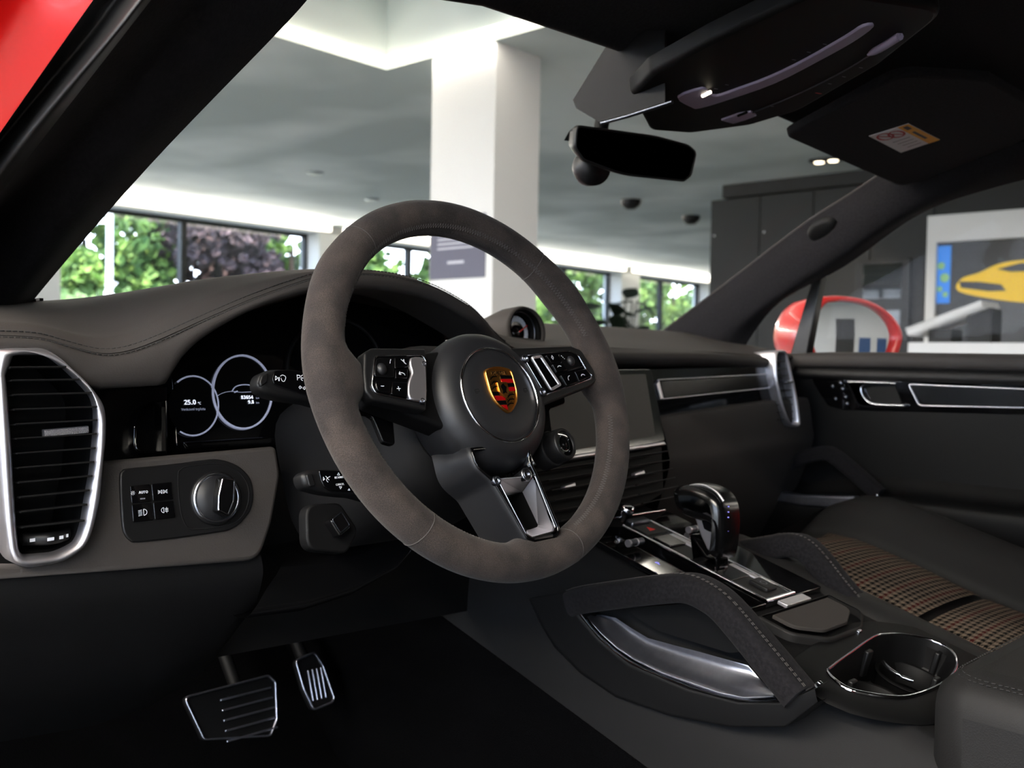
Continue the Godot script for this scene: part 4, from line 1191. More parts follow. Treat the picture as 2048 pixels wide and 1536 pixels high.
func screen_and_centre():
	var T := Transform3D(Basis(Vector3(1, 0, 0), Vector3(0, 0.9766, -0.2149), Vector3(0, 0.2149, 0.9766)), Vector3(0, 0.91, -0.18))
	var t := thing("touchscreen", "dark touchscreen in the middle of the dashboard with a silver bar below", "touchscreen", T)
	var s := Shape.new()
	s.prism(rp([Vector3(-0.1364, 0.0983, 0.008), Vector3(0.1329, 0.1018, 0.006), Vector3(0.1407, -0.0029, 0.006), Vector3(-0.1306, -0.0178, 0.008)]), -0.03, 0.0, 0.002)
	obj("glass", s, M.gloss, t)
	s = Shape.new()
	s.prism(rp([Vector3(-0.1214, 0.0918, 0.002), Vector3(0.1175, 0.0944, 0.002), Vector3(0.1189, 0.0065, 0.002), Vector3(-0.1213, -0.0087, 0.002)]), 0, 0.0006)
	obj("display_area", s, mat(Color(0.075, 0.066, 0.058), 0.4, 0.0, 0.35), t)  # brownish reflection painted into the display colour
	s = Shape.new()
	s.prism(rp([Vector3(-0.1322, -0.013, 0.002), Vector3(0.1307, -0.0025, 0.002), Vector3(0.134, -0.0076, 0.002), Vector3(-0.1315, -0.0185, 0.002)]), -0.02, 0.006, 0.002)
	obj("silver_bar", s, M.satin, t)
	s = Shape.new()
	s.prism(rp([Vector3(-0.1279, -0.0217, 0), Vector3(0.1465, -0.0074, 0.004), Vector3(0.1347, -0.0736, 0.01), Vector3(0.0843, -0.0877, 0.01), Vector3(-0.1259, -0.097, 0)]), -0.05, -0.012, 0.002)
	obj("vent_housing", s, M.dark, t)
	for q in [[[Vector2(-0.1187, -0.0278), Vector2(0.0359, -0.0219)], Vector2(-0.0706, -0.0486)], [[Vector2(0.0412, -0.0216), Vector2(0.1257, -0.0176)], Vector2(0.0694, -0.0428)]]:
		for i in 6:
			var d := Vector2(0.003, -0.0125) * i
			var a: Vector2 = q[0][0] + d
			var b: Vector2 = q[0][1] + d
			s = Shape.new()
			s.tube([Vector3(a.x, a.y, -0.004), Vector3(b.x, b.y, -0.004)], 1.0, 4, false, true, Vector3.UP, PackedVector2Array([Vector2(0.0, -0.0006), Vector2(0.0, 0.0006), Vector2(0.016, 0.002), Vector2(0.016, 0.0006)]))
			obj("slat", s, M.trim, t)
		s = Shape.new(Transform3D(Basis(Vector3(0, 0, 1), 0.12), Vector3(q[1].x, q[1].y, 0.0)))
		s.box(Vector3.ZERO, Vector3(0.021, 0.0055, 0.008), 0.0015)
		obj("slide_tab", s, M.satin, t)

# ---------- steering wheel: local x right, y up in the plane of the rim, z towards the driver
const RR := 0.166
func rim_point(a: float, b: float, grow := 0.0) -> Vector3:
	# a round the wheel, b round the tube (0 outwards, PI/2 to the driver)
	var r := 0.0166
	# thumb swellings above the side spokes, and flares where the spokes join
	for c in [[0.62, 0.0016, 0.16], [PI - 0.62, 0.0016, 0.16], [0.06, 0.0012, 0.2], [PI - 0.06, 0.0012, 0.2]]:
		r += c[1] * exp(-pow(wrapf(a - c[0], -PI, PI) / c[2], 2))
	var inw := 0.0
	for c in [[0.02, 0.017, 0.135], [PI - 0.02, 0.017, 0.135], [-PI / 2 + 0.03, 0.006, 0.16]]:
		inw += c[1] * exp(-pow(wrapf(a - c[0], -PI, PI) / c[2], 4))
	var q := cos(b)
	var rad := RR + (r + grow) * q - inw * pow(maxf(0.0, -q), 1.5)
	var z := (r * 1.03 + grow) * sin(b)
	return Vector3(cos(a) * rad, sin(a) * rad, z)

func screw(t: Node, p: Vector3, r := 0.0042):
	var s := Shape.new(at(p))
	s.lathe([[r, -0.004], [r, 0.0], [r * 0.8, 0.0008], [r * 0.55, 0.0002], [r * 0.5, -0.002], [0, -0.002]], 20)
	var o := obj("screw", s, M.alu_dark, t)
	s = Shape.new(at(p + Vector3(0, 0, -0.0018)))
	for k in 3:
		var d := Vector2(cos(k * PI / 3), sin(k * PI / 3)) * r * 0.4
		s.stroke([-d, d], r * 0.18)
	obj("screw_socket", s, M.dark, o)

func key(t: Node, outline: Array, h: float, m: Material) -> MeshInstance3D:
	var s := Shape.new()
	s.prism(rp(outline, 3), h - 0.003, h, 0.0005)
	return obj("button", s, m, t)

func steering_wheel():
	var t := thing("steering_wheel", "black suede steering wheel with a gold crest on its round hub", "steering wheel", Transform3D(Basis(Vector3(1, 0, 0), Vector3(0, 0.9227, -0.3856), Vector3(0, 0.3856, 0.9227)), Vector3(-0.37, 1, 0)))
	# rim
	var s := Shape.new()
	var rows := []
	for i in 180:
		var row := PackedVector3Array()
		for k in 28: row.append(rim_point(TAU * i / 180, TAU * k / 28))
		rows.append(row)
	s.grid(rows, true, true)
	var rim := obj("rim", s, M.rim, t)
	# leather pieces meet in fine grooves with pale thread
	for a in [2.24, 0.86, -1.27, -2.3]:
		s = Shape.new()
		var path := []
		for k in 26: path.append(rim_point(a + 0.012 * sin(k * TAU / 26), TAU * k / 26, 0.0001))
		s.tube(path, 0.00035, 5, true)
		obj("seam", s, M.thread, rim)
	# cross stitching along the inner side
	s = Shape.new()
	for arc in [[0.30, 2.84], [-1.2, -0.26], [-2.88, -1.95]]:
		var a: float = arc[0]
		var k := 0
		while a < arc[1]:
			var p := rim_point(a, 2.35, 0.0002); var q := rim_point(a + 0.012, 2.62, 0.0002)
			var u := rim_point(a + 0.02, 2.35, 0.0002)
			s.tube([p, q], 0.0003, 4); s.tube([q, u], 0.0003, 4)
			a += 0.02
			k += 1
	obj("stitching", s, M.thread, rim).set_meta("kind", "stuff")
	# hub with airbag cover
	var hc := Vector3(0, -0.018, 0)
	s = Shape.new()
	s.lathe([[0.052, -0.05], [0.060, -0.04], [0.0655, -0.024], [0.0665, -0.008], [0.0655, 0.0], [0.063, 0.006], [0.059, 0.011], [0.054, 0.0145], [0.049, 0.0165], [0.0455, 0.017]], 72, hc)
	var hub := obj("hub", s, M.hub, t)
	s = Shape.new()
	s.lathe([[0.0455, 0.017], [0.0452, 0.0182], [0.0445, 0.0186], [0.0438, 0.0180], [0.0434, 0.0166]], 80, hc)
	obj("chrome_ring", s, M.chrome, t)
	s = Shape.new()
	s.lathe([[0.0434, 0.0162], [0.0424, 0.0158], [0.0415, 0.0166], [0.034, 0.0185], [0.02, 0.0198], [0.0, 0.0203]], 72, hc)
	var cover := obj("horn_cover", s, M.hub, t)
	# embossed horn marks
	for sx in [-1, 1]:
		s = Shape.new(at(hc + Vector3(sx * 0.0295, 0.003, 0.0193)))
		s.stroke([Vector2(-0.002, 0.001), Vector2(-0.001, 0.001), Vector2(0.0025, 0.0018), Vector2(0.003, -0.001), Vector2(-0.0015, -0.0008)], 0.0004, 0.0, true)
		s.stroke([Vector2(-0.002, -0.001), Vector2(-0.001, -0.0022), Vector2(0.001, -0.002)], 0.0004)
		obj("horn_mark", s, M.soft, cover)
	crest(t, hc + Vector3(0.0, 0.0045, 0.0203))
	left_spoke(t)
	right_spoke(t)
	lower_spoke(t)
	# drive mode dial on its stalk, under the right spoke
	var dc: Vector2 = Vector2(0.08, -0.0639)
	var dt := Transform3D(Basis(Vector3.UP, 0.12), Vector3(dc.x, dc.y, 0.004))
	s = Shape.new(dt)
	s.lathe([[0.0135, -0.028], [0.0155, -0.022], [0.016, -0.006], [0.0155, -0.001], [0.0148, 0.0006], [0.013, 0.0008], [0.0118, -0.0008]], 40)
	var md := obj("mode_dial", s, M.trim, t)
	s = Shape.new(dt)
	s.lathe([[0.0175, -0.03], [0.0178, -0.016], [0.0168, -0.014], [0.016, -0.014]], 40)
	obj("dial_collar", s, M.soft, md)
	s = Shape.new(dt)
	s.lathe([[0.0118, -0.0008], [0.008, -0.0014], [0.0045, -0.0014], [0.004, 0.0002], [0.0, 0.0004]], 32)
	obj("dial_face", s, M.gloss, md)
	for k in 4:
		var a := PI / 2 * k + 0.5
		s = Shape.new(dt * at(Vector3(cos(a) * 0.0085, sin(a) * 0.0085, -0.0008)))
		s.stroke([Vector2(-0.0008, -0.0006), Vector2(0.0008, 0.0004)], 0.0006)
		obj("dial_mark", s, M.mark_dim, md)
	s = Shape.new()
	s.prism(rp([Vector3(0.03, -0.05, 0.004), Vector3(0.062, -0.06, 0.004), Vector3(dc.x - 0.004, dc.y - 0.014, 0.004), Vector3(dc.x - 0.004, dc.y + 0.013, 0.004), Vector3(0.055, -0.03, 0.004)]), -0.03, -0.016, 0.004)
	obj("dial_arm", s, M.soft, t)
	# shift paddles behind the side spokes
	for sx in [-1, 1]:
		s = Shape.new(Transform3D(Basis(Vector3(sx, 0, 0), Vector3.UP, Vector3(0, 0, 1)), Vector3(0, 0, -0.03)))
		s.prism(rp([Vector3(0.075, -0.002, 0.004), Vector3(0.104, 0.024, 0.004), Vector3(0.135, 0.03, 0.006), Vector3(0.135, -0.012, 0.006), Vector3(0.108, -0.018, 0.006), Vector3(0.103, -0.042, 0.004), Vector3(0.091, -0.046, 0.004), Vector3(0.086, -0.016, 0.004)]), -0.005, 0.0, 0.001)
		obj("shift_paddle", s, M.gloss_soft, t)

func crest(t: Node, c: Vector3):
	# shield: gold border, antlers in two quarters, black and red bars in the others, a small horse shield
	var T := at(c)
	var s := Shape.new(T)
	var outl := cr([Vector2(-0.0156, 0.0165), Vector2(-0.008, 0.0195), Vector2(0, 0.0203), Vector2(0.008, 0.0195), Vector2(0.0156, 0.0165), Vector2(0.0166, 0.006), Vector2(0.0158, -0.006), Vector2(0.011, -0.0155), Vector2(0.0, -0.0235), Vector2(-0.011, -0.0155), Vector2(-0.0158, -0.006), Vector2(-0.0166, 0.006)], 4, true)
	s.prism(outl, -0.002, 0.0012, 0.0006)
	var k := obj("crest", s, M.gold, t, "gold shield crest with red and black bars")
	s = Shape.new(T)
	s.hoop(outl, [[0, 0.001], [0.0002, 0.0022], [0.001, 0.0024], [0.0014, 0.0012]], false)
	obj("crest_border", s, M.gold, k)
	words("PORSCHE", 0.0030, M.enamel_black, k, T * at(Vector3(0, 0.0142, 0.0014)), "lettering", 700)
	s = Shape.new(T)
	var z := 0.0018
	var quad2 := func(pts: Array, m: Material, nm: String):
		var q := Shape.new(T)
		q.prism(pts, 0.001, z)
		obj(nm, q, m, k)
	quad2.call([Vector2(0.0006, 0.0086), Vector2(0.0146, 0.0086), Vector2(0.0144, 0.0115), Vector2(0.0006, 0.0122)], M.enamel_black, "bar")
	quad2.call([Vector2(0.0006, 0.0048), Vector2(0.0150, 0.0048), Vector2(0.0147, 0.0083), Vector2(0.0006, 0.0083)], M.enamel_red, "bar")
	quad2.call([Vector2(0.0066, 0.0008), Vector2(0.0149, 0.0008), Vector2(0.0150, 0.0042), Vector2(0.0066, 0.0042)], M.enamel_black, "bar")
	quad2.call([Vector2(0.0066, -0.0032), Vector2(0.0146, -0.0032), Vector2(0.0149, 0.0005), Vector2(0.0066, 0.0005)], M.enamel_red, "bar")
	quad2.call([Vector2(-0.0146, -0.0036), Vector2(-0.0066, -0.0036), Vector2(-0.0060, -0.0072), Vector2(-0.0136, -0.0072)], M.enamel_black, "bar")
	quad2.call([Vector2(-0.0134, -0.0076), Vector2(-0.0056, -0.0076), Vector2(-0.0006, -0.0098), Vector2(-0.0006, -0.0116), Vector2(-0.0118, -0.0116)], M.enamel_red, "bar")
	quad2.call([Vector2(-0.0115, -0.0122), Vector2(-0.0006, -0.0122), Vector2(-0.0006, -0.0158), Vector2(-0.0084, -0.0158)], M.enamel_black, "bar")
	quad2.call([Vector2(-0.0080, -0.0162), Vector2(-0.0006, -0.0162), Vector2(-0.0006, -0.0212)], M.enamel_red, "bar")
	for q in [[-0.0076, 0.0100], [-0.0080, 0.0052], [-0.0084, 0.0006], [0.0078, -0.0072], [0.0062, -0.0116], [0.0042, -0.0156]]:
		s = Shape.new(T)
		s.stroke(cr([Vector2(q[0] - 0.0046, q[1] - 0.002), Vector2(q[0] - 0.001, q[1] + 0.0006), Vector2(q[0] + 0.004, q[1] + 0.0008)], 4), 0.0009, 0.0014)
		for j in 4: s.stroke([Vector2(q[0] - 0.0036 + j * 0.002, q[1] - 0.001 + 0.0005 * j), Vector2(q[0] - 0.004 + j * 0.002, q[1] + 0.0012 + 0.0005 * j)], 0.0006, 0.0014)
		obj("antler", s, M.enamel_black, k)
	s = Shape.new(T)
	s.prism(rp([Vector3(-0.0060, 0.0052, 0.0005), Vector3(0.0060, 0.0052, 0.0005), Vector3(0.0060, -0.004, 0.002), Vector3(0.0, -0.0105, 0.002), Vector3(-0.0060, -0.004, 0.002)]), 0.001, 0.0026, 0.0004)
	var sm := obj("horse_shield", s, M.gold, k)
	s = Shape.new(T)
	s.prism(cr([Vector2(-0.003, -0.0062), Vector2(-0.0016, -0.002), Vector2(-0.0034, 0.0006), Vector2(-0.001, 0.003), Vector2(0.0012, 0.0034), Vector2(0.0006, 0.0006), Vector2(0.0034, 0.0002), Vector2(0.0012, -0.0022), Vector2(0.0024, -0.006), Vector2(0.0002, -0.004)], 3, true), 0.0024, 0.003)
	obj("horse", s, M.enamel_black, sm)

func left_spoke(t: Node):
	var h := 0.013
	var s := Shape.new()
	s.prism(rp([Vector3(-0.134, 0.0221, 0.006), Vector3(-0.1256, 0.026, 0.006), Vector3(-0.0691, 0.0265, 0.002), Vector3(-0.0739, 0.0044, 0), Vector3(-0.085, -0.0299, 0.003), Vector3(-0.1368, -0.0188, 0.008), Vector3(-0.1417, -0.0115, 0.006), Vector3(-0.1391, 0.0043, 0.01)]), 0.002, h, 0.002)
	var p := obj("switch_spoke", s, M.trim, t)
	s = Shape.new()
	s.prism(rp([Vector3(-0.130, 0.022, 0.006), Vector3(-0.04, 0.030, 0.004), Vector3(-0.04, -0.05, 0.004), Vector3(-0.128, -0.016, 0.006)]), -0.02, 0.002, 0.004)
	obj("spoke_core", s, M.dark, p)
	s = Shape.new()
	s.hoop(rp([Vector3(-0.1253, 0.019, 0.005), Vector3(-0.075, 0.0207, 0.005), Vector3(-0.0729, 0.0147, 0.004), Vector3(-0.0833, -0.0217, 0.003), Vector3(-0.0902, -0.0229, 0.003), Vector3(-0.1335, -0.0141, 0.006), Vector3(-0.1356, -0.0075, 0.006)]), [[0, 0.012], [0, 0.0142], [0.0006, 0.0147], [0.0013, 0.0142], [0.0013, 0.012]])
	obj("chrome_outline", s, M.chrome, p)
	s = Shape.new()
	s.prism(rp([Vector3(-0.125, 0.0181, 0.004), Vector3(-0.0753, 0.0197, 0.004), Vector3(-0.0739, 0.0143, 0.003), Vector3(-0.0838, -0.0208, 0.003), Vector3(-0.0905, -0.022, 0.003), Vector3(-0.1328, -0.0135, 0.005), Vector3(-0.1346, -0.007, 0.005)]), 0.012, 0.0136)
	obj("key_field", s, M.gloss, p)
	# bright scooped bracket beside the hub
	var a: Array = [Vector2(-0.0891, 0.0169), Vector2(-0.0768, 0.017), Vector2(-0.0759, 0.0107), Vector2(-0.0789, -0.0016), Vector2(-0.0841, -0.0194), Vector2(-0.0875, -0.022), Vector2(-0.1013, -0.0191), Vector2(-0.0988, -0.0064), Vector2(-0.0924, 0.0034), Vector2(-0.0925, 0.0105)]
	s = Shape.new()
	s.prism(cr(a, 3, true), 0.0125, 0.0158, 0.0012)
	obj("bright_bracket", s, M.satin, p)
	for q in [Vector2(-0.0774, 0.0114), Vector2(-0.0885, -0.0217)]: screw(p, Vector3(q.x, q.y, 0.0155), 0.0026)
	var b := key(p, [Vector3(-0.1064, 0.0167, 0.001), Vector3(-0.0906, 0.0173, 0.001), Vector3(-0.0952, 0.0083, 0.001), Vector3(-0.1089, 0.0073, 0.001)], 0.0152, M.gloss)
	icon(b, Vector2(-0.0987, 0.0133), 0.0154, [[Vector2(-0.002, 0.0018), Vector2(0.0022, -0.0022)], [Vector2(-0.0005, 0.0004), Vector2(0.0009, 0.0019), Vector2(0.0007, -0.0016)]])
	b = key(p, [Vector3(-0.1083, 0.006, 0.001), Vector3(-0.0956, 0.0069, 0.001), Vector3(-0.0985, -0.0015, 0.001), Vector3(-0.1108, -0.0015, 0.001)], 0.0152, M.gloss)
	icon(b, Vector2(-0.1033, 0.0021), 0.0154, [[Vector2(-0.0028, -0.0004), Vector2(-0.0022, 0.0008), Vector2(0.0002, 0.0013), Vector2(0.0024, 0.0004), Vector2(0.0028, -0.001)], [Vector2(-0.0016, 0.0022), Vector2(-0.003, 0.0004), Vector2(-0.001, -0.0004)]])
	b = key(p, [Vector3(-0.1314, -0.0036, 0.002), Vector3(-0.1156, -0.0041, 0.001), Vector3(-0.1194, -0.0145, 0.001), Vector3(-0.1318, -0.0126, 0.004)], 0.0152, M.gloss)
	icon(b, Vector2(-0.1258, -0.0083), 0.0154, [[Vector2(-0.0014, 0), Vector2(0.0014, 0)]])
	b = key(p, [Vector3(-0.1147, -0.0045, 0.001), Vector3(-0.0996, -0.0055, 0.001), Vector3(-0.1033, -0.0186, 0.001), Vector3(-0.1185, -0.0149, 0.001)], 0.0152, M.gloss)
	icon(b, Vector2(-0.1101, -0.0106), 0.0154, [[Vector2(-0.0018, 0), Vector2(0.0018, 0)], [Vector2(0, 0.0018), Vector2(0, -0.0018)]])
	b = key(p, [Vector3(-0.1251, 0.0164, 0.004), Vector3(-0.1069, 0.0166, 0.001), Vector3(-0.1116, -0.0006, 0.001), Vector3(-0.1315, -0.0001, 0.003)], 0.0148, M.gloss_soft)
	roller(b, Vector2(-0.1223, 0.0067), 0.0145)
	icon(b, Vector2(-0.1121, 0.0131), 0.0152, [[Vector2(-0.0008, -0.0014), Vector2(-0.0003, -0.0007)], [Vector2(-0.0002, 0.0001), Vector2(0.0003, 0.0008)], [Vector2(0.0006, 0.0013), Vector2(0.001, 0.002)]])

func icon(b: Node, c: Vector2, z: float, lines: Array):
	var s := Shape.new(at(Vector3(c.x, c.y, z)))
	for l in lines: s.stroke(l, 0.00055)
	obj("symbol", s, M.mark, b)

func roller(b: Node, c: Vector2, z: float):
	var s := Shape.new(at(Vector3(c.x, c.y, z)))
	var rows := []
	for i in 9:
		var q := -1.0 + i / 4.0
		var row := PackedVector3Array()
		for k in 14:
			var an := TAU * k / 14
			var r := sqrt(maxf(0.0, 1.0 - q * q * 0.86))
			row.append(Vector3(q * 0.0042, cos(an) * r * 0.0052, sin(an) * r * 0.0038))
		rows.append(row)
	s.grid(rows, true)
	s.fan(rows[0]); s.fan(rows[-1], true)
	obj("roller", s, M.hub, b)

func right_spoke(t: Node):
	var h := 0.013
	var s := Shape.new()
	s.prism(rp([Vector3(0.028, 0.0284, 0), Vector3(0.0381, 0.0296, 0), Vector3(0.1171, 0.0329, 0.006), Vector3(0.1304, 0.0294, 0.008), Vector3(0.141, 0.0074, 0.008), Vector3(0.1397, -0.0033, 0.006), Vector3(0.1289, -0.0096, 0.006), Vector3(0.071, -0.0237, 0), Vector3(0.0556, -0.0279, 0), Vector3(0.0365, -0.0299, 0)]), 0.0, h, 0.002)
	var p := obj("switch_spoke", s, M.trim, t)
	s = Shape.new()
	s.hoop(rp([Vector3(0.0434, 0.022, 0.004), Vector3(0.1109, 0.0277, 0.006), Vector3(0.1219, 0.0242, 0.006), Vector3(0.1282, 0.0085, 0.006), Vector3(0.135, 0.0013, 0.004), Vector3(0.131, -0.0029, 0.004), Vector3(0.0603, -0.0192, 0.004)]), [[0, 0.012], [0, 0.0142], [0.0006, 0.0147], [0.0013, 0.0142], [0.0013, 0.012]])
	obj("chrome_outline", s, M.chrome, p)
	s = Shape.new()
	s.prism(rp([Vector3(0.0452, 0.0215, 0.003), Vector3(0.1106, 0.0269, 0.005), Vector3(0.121, 0.0236, 0.005), Vector3(0.1274, 0.0082, 0.005), Vector3(0.1335, 0.0013, 0.003), Vector3(0.1305, -0.0024, 0.003), Vector3(0.062, -0.0182, 0.003)]), 0.012, 0.0136)
	obj("key_field", s, M.gloss, p)
	s = Shape.new()
	s.hoop(rp([Vector3(0.054, 0.0205, 0.003), Vector3(0.0688, 0.0222, 0.003), Vector3(0.0853, -0.009, 0.002), Vector3(0.0693, -0.0149, 0.004)]), [[0, 0.012], [0, 0.0148], [0.0008, 0.0156], [0.003, 0.0135], [0.0045, 0.009]])
	obj("bright_bracket", s, M.satin, p)
	s = Shape.new()
	s.cap(Shape.ccw(rp([Vector3(0.0582, 0.0207, 0), Vector3(0.0702, 0.0219, 0), Vector3(0.0861, -0.0073, 0), Vector3(0.0732, -0.0123, 0)])), 0.0137)
	obj("bracket_well", s, M.gloss, p)
	for q in [Vector2(0.0456, 0.018), Vector2(0.0566, -0.0156)]: screw(p, Vector3(q.x, q.y, 0.0155), 0.0042)
	var b := key(p, [Vector3(0.0745, 0.0215, 0.001), Vector3(0.0918, 0.0233, 0.001), Vector3(0.095, 0.015, 0.001), Vector3(0.0797, 0.0133, 0.001)], 0.0152, M.gloss)
	icon(b, Vector2(0.0824, 0.0192), 0.0154, [[Vector2(0, 0.002), Vector2(0.0013, 0), Vector2(0, -0.002), Vector2(-0.0013, 0), Vector2(0, 0.002)]])
	b = key(p, [Vector3(0.0932, 0.0233, 0.001), Vector3(0.1126, 0.0252, 0.004), Vector3(0.1206, 0.0105, 0.003), Vector3(0.0933, 0.0051, 0.001)], 0.0148, M.gloss_soft)
	roller(b, Vector2(0.1075, 0.0161), 0.0145)
	icon(b, Vector2(0.0974, 0.0199), 0.0152, [[Vector2(-0.0018, 0.0014), Vector2(-0.0012, 0.0010)], [Vector2(-0.0002, 0.0), Vector2(0.0003, -0.0004)], [Vector2(0.0012, -0.0014), Vector2(0.0018, -0.0018)]])
	b = key(p, [Vector3(0.08, 0.0123, 0.001), Vector3(0.0953, 0.014, 0.001), Vector3(0.0989, 0.0067, 0.001), Vector3(0.0831, 0.0041, 0.001)], 0.0152, M.gloss)
	icon(b, Vector2(0.0885, 0.0097), 0.0154, [[Vector2(-0.0026, -0.0006), Vector2(-0.0016, 0.0006), Vector2(0.0006, 0.001), Vector2(0.0026, 0.0004)]])
	b = key(p, [Vector3(0.0875, 0.001, 0.001), Vector3(0.1074, 0.0046, 0.001), Vector3(0.1098, -0.0058, 0.001), Vector3(0.0918, -0.0098, 0.001)], 0.0152, M.gloss)
	icon(b, Vector2(0.0976, -0.0017), 0.0154, [[Vector2(0.0016, 0.0022), Vector2(-0.0006, 0.0012), Vector2(-0.0016, -0.0008), Vector2(-0.0012, -0.0024)]])
	b = key(p, [Vector3(0.1089, 0.0049, 0.001), Vector3(0.1253, 0.0076, 0.002), Vector3(0.1311, -0.0001, 0.003), Vector3(0.1114, -0.0053, 0.001)], 0.0152, M.gloss)
	icon(b, Vector2(0.1188, 0.0009), 0.0154, [[Vector2(-0.0026, -0.0006), Vector2(-0.0014, 0.0008), Vector2(0.0008, 0.001), Vector2(0.0026, 0.0)]])
	s = Shape.new()
	s.stroke([Vector2(0.0986, 0.0054), Vector2(0.1278, 0.0114)], 0.0006, 0.0153)
	obj("bright_line", s, M.alu, p)

func lower_spoke(t: Node):
	# deep V-shaped spoke: matte shell, bright scooped frame round a dark opening
	var outl := rp([Vector3(-0.0474, -0.0622, 0), Vector3(0.0273, -0.0614, 0), Vector3(0.0226, -0.0815, 0.01), Vector3(0.0258, -0.0938, 0.02), Vector3(0.0356, -0.1414, 0.01), Vector3(0.0348, -0.1486, 0.008), Vector3(0.0235, -0.1545, 0.008), Vector3(-0.0006, -0.1542, 0.008), Vector3(-0.0097, -0.1491, 0.008), Vector3(-0.0316, -0.0962, 0.02), Vector3(-0.0477, -0.0808, 0.02)])
	var s := Shape.new()
	s.hoop(outl, [[-0.006, -0.032], [-0.003, -0.016], [0.0, 0.006], [0.0004, 0.0095], [0.002, 0.0115], [0.0045, 0.012]], false)
	var p := obj("open_spoke", s, M.hub, t)
	s = Shape.new()
	s.hoop(outl, [[0.0016, 0.0112], [0.0018, 0.0126], [0.0035, 0.0128], [0.0048, 0.0118], [0.0052, -0.02]], false)
	obj("gloss_border", s, M.gloss, p)
	# scooped bright frame as four sloping faces
	var o: Array = [Vector2(-0.0256, -0.0928), Vector2(0.0205, -0.0931), Vector2(0.0284, -0.1421), Vector2(0.0252, -0.1454), Vector2(-0.0029, -0.1474), Vector2(-0.0084, -0.1441)]
	var i: Array = [Vector2(-0.0023, -0.1052), Vector2(0.0182, -0.1033), Vector2(0.0266, -0.1347), Vector2(0.0247, -0.1364), Vector2(0.0154, -0.1376), Vector2(0.0116, -0.1377)]
	var n := o.size()
	for k in n:
		s = Shape.new()
		var q: int = (k + 1) % n
		var a := Vector3(o[k].x, o[k].y, 0.0125); var b := Vector3(o[q].x, o[q].y, 0.0125)
		var c := Vector3(i[q].x, i[q].y, -0.006); var d := Vector3(i[k].x, i[k].y, -0.006)
		s.quad(a, b, c, d)
		obj("bright_facet", s, M.satin if k in [1, 2, 3, 4] else M.gloss_soft, p)
	s = Shape.new()
	for k in n:
		var q: int = (k + 1) % n
		var c := Vector3(i[q].x, i[q].y, -0.006); var d := Vector3(i[k].x, i[k].y, -0.006)
		s.quad(d, c, c + Vector3(0, 0, -0.03), d + Vector3(0, 0, -0.03))
	obj("opening", s, M.dark, p)  # hole walls coloured dark to stand for the shade inside
	s = Shape.new()
	s.hoop(rp([Vector3(-0.0265, -0.0925, 0.002), Vector3(0.0201, -0.0928, 0.002), Vector3(0.0285, -0.1422, 0.004), Vector3(0.0246, -0.1459, 0.004), Vector3(-0.0035, -0.1479, 0.004), Vector3(-0.0094, -0.1441, 0.004)]), [[0, 0.012], [0, 0.0132], [0.0006, 0.0136], [0.0012, 0.0130], [0.0012, 0.0105]])
	obj("chrome_outline", s, M.chrome, p)
	for q in [Vector2(-0.0271, -0.0949), Vector2(0.0101, -0.0919)]: screw(p, Vector3(q.x, q.y, 0.0138), 0.0044)
	var bc: Vector2 = Vector2(0.0101, -0.0919)
	s = Shape.new(at(Vector3(bc.x, bc.y, 0)))
	s.lathe([[0.0015, -0.014], [0.0045, 0.004], [0.0062, 0.0125], [0.0058, 0.0138], [0.0046, 0.0138]], 24)
	obj("screw_boss", s, M.alu, p)

func column():
	# cowl round the steering column
	var T := Transform3D(Basis(Vector3(1, 0, 0), Vector3(0, 0.9227, -0.3856), Vector3(0, 0.3856, 0.9227)), Vector3(-0.37, 1, 0))
	var t := thing("steering_column", "dark steering column cowl behind the steering wheel", "steering column", T)
	var s := Shape.new()
	var rows := []
	for q in [[-0.042, 0.058, 0.058, -0.012], [-0.05, 0.068, 0.07, -0.014], [-0.075, 0.075, 0.076, -0.016], [-0.11, 0.078, 0.082, -0.018], [-0.16, 0.08, 0.085, -0.018], [-0.24, 0.078, 0.08, -0.012]]:
		var row := PackedVector3Array()
		for p in rrect(0, q[3], q[1] * 2, q[2] * 2, 0.05, 6): row.append(Vector3(p.x, p.y, q[0]))
		rows.append(row)
	s.grid(rows, true)
	s.fan(rows[0], false)
	obj("cowl", s, M.soft, t)
	# four-way adjuster
	var a: Vector2 = Vector2(-0.1309, -0.0952)
	s = Shape.new(Transform3D(Basis(Vector3.RIGHT, 0.15), Vector3(a.x, a.y, -0.09)))
	s.prism(rp([Vector3(-0.026, -0.018, 0.012), Vector3(0.012, -0.026, 0.01), Vector3(0.028, -0.008, 0.01), Vector3(0.012, 0.018, 0.01), Vector3(-0.022, 0.02, 0.012)]), -0.012, 0.0, 0.002)
	var adj := obj("adjuster_bezel", s, M.dark, t)
	s = Shape.new(Transform3D(Basis(Vector3.RIGHT, 0.15) * Basis(Vector3(0, 0, 1), 0.5), Vector3(a.x + 0.003, a.y - 0.001, -0.088)))
	s.prism(rrect(0, 0, 0.014, 0.016, 0.002), -0.004, 0.009, 0.0016)
	obj("adjuster_knob", s, M.gloss_soft, adj)
	s = Shape.new(Transform3D(Basis(Vector3.RIGHT, 0.15) * Basis(Vector3(0, 0, 1), 0.5), Vector3(a.x + 0.003, a.y - 0.001, -0.0788)))
	s.hoop(rrect(0, 0, 0.0125, 0.0145, 0.002), [[0, 0], [0.0003, 0.0004], [0.0009, 0.0004], [0.0011, 0]])
	obj("adjuster_edge", s, M.alu_dark, adj)

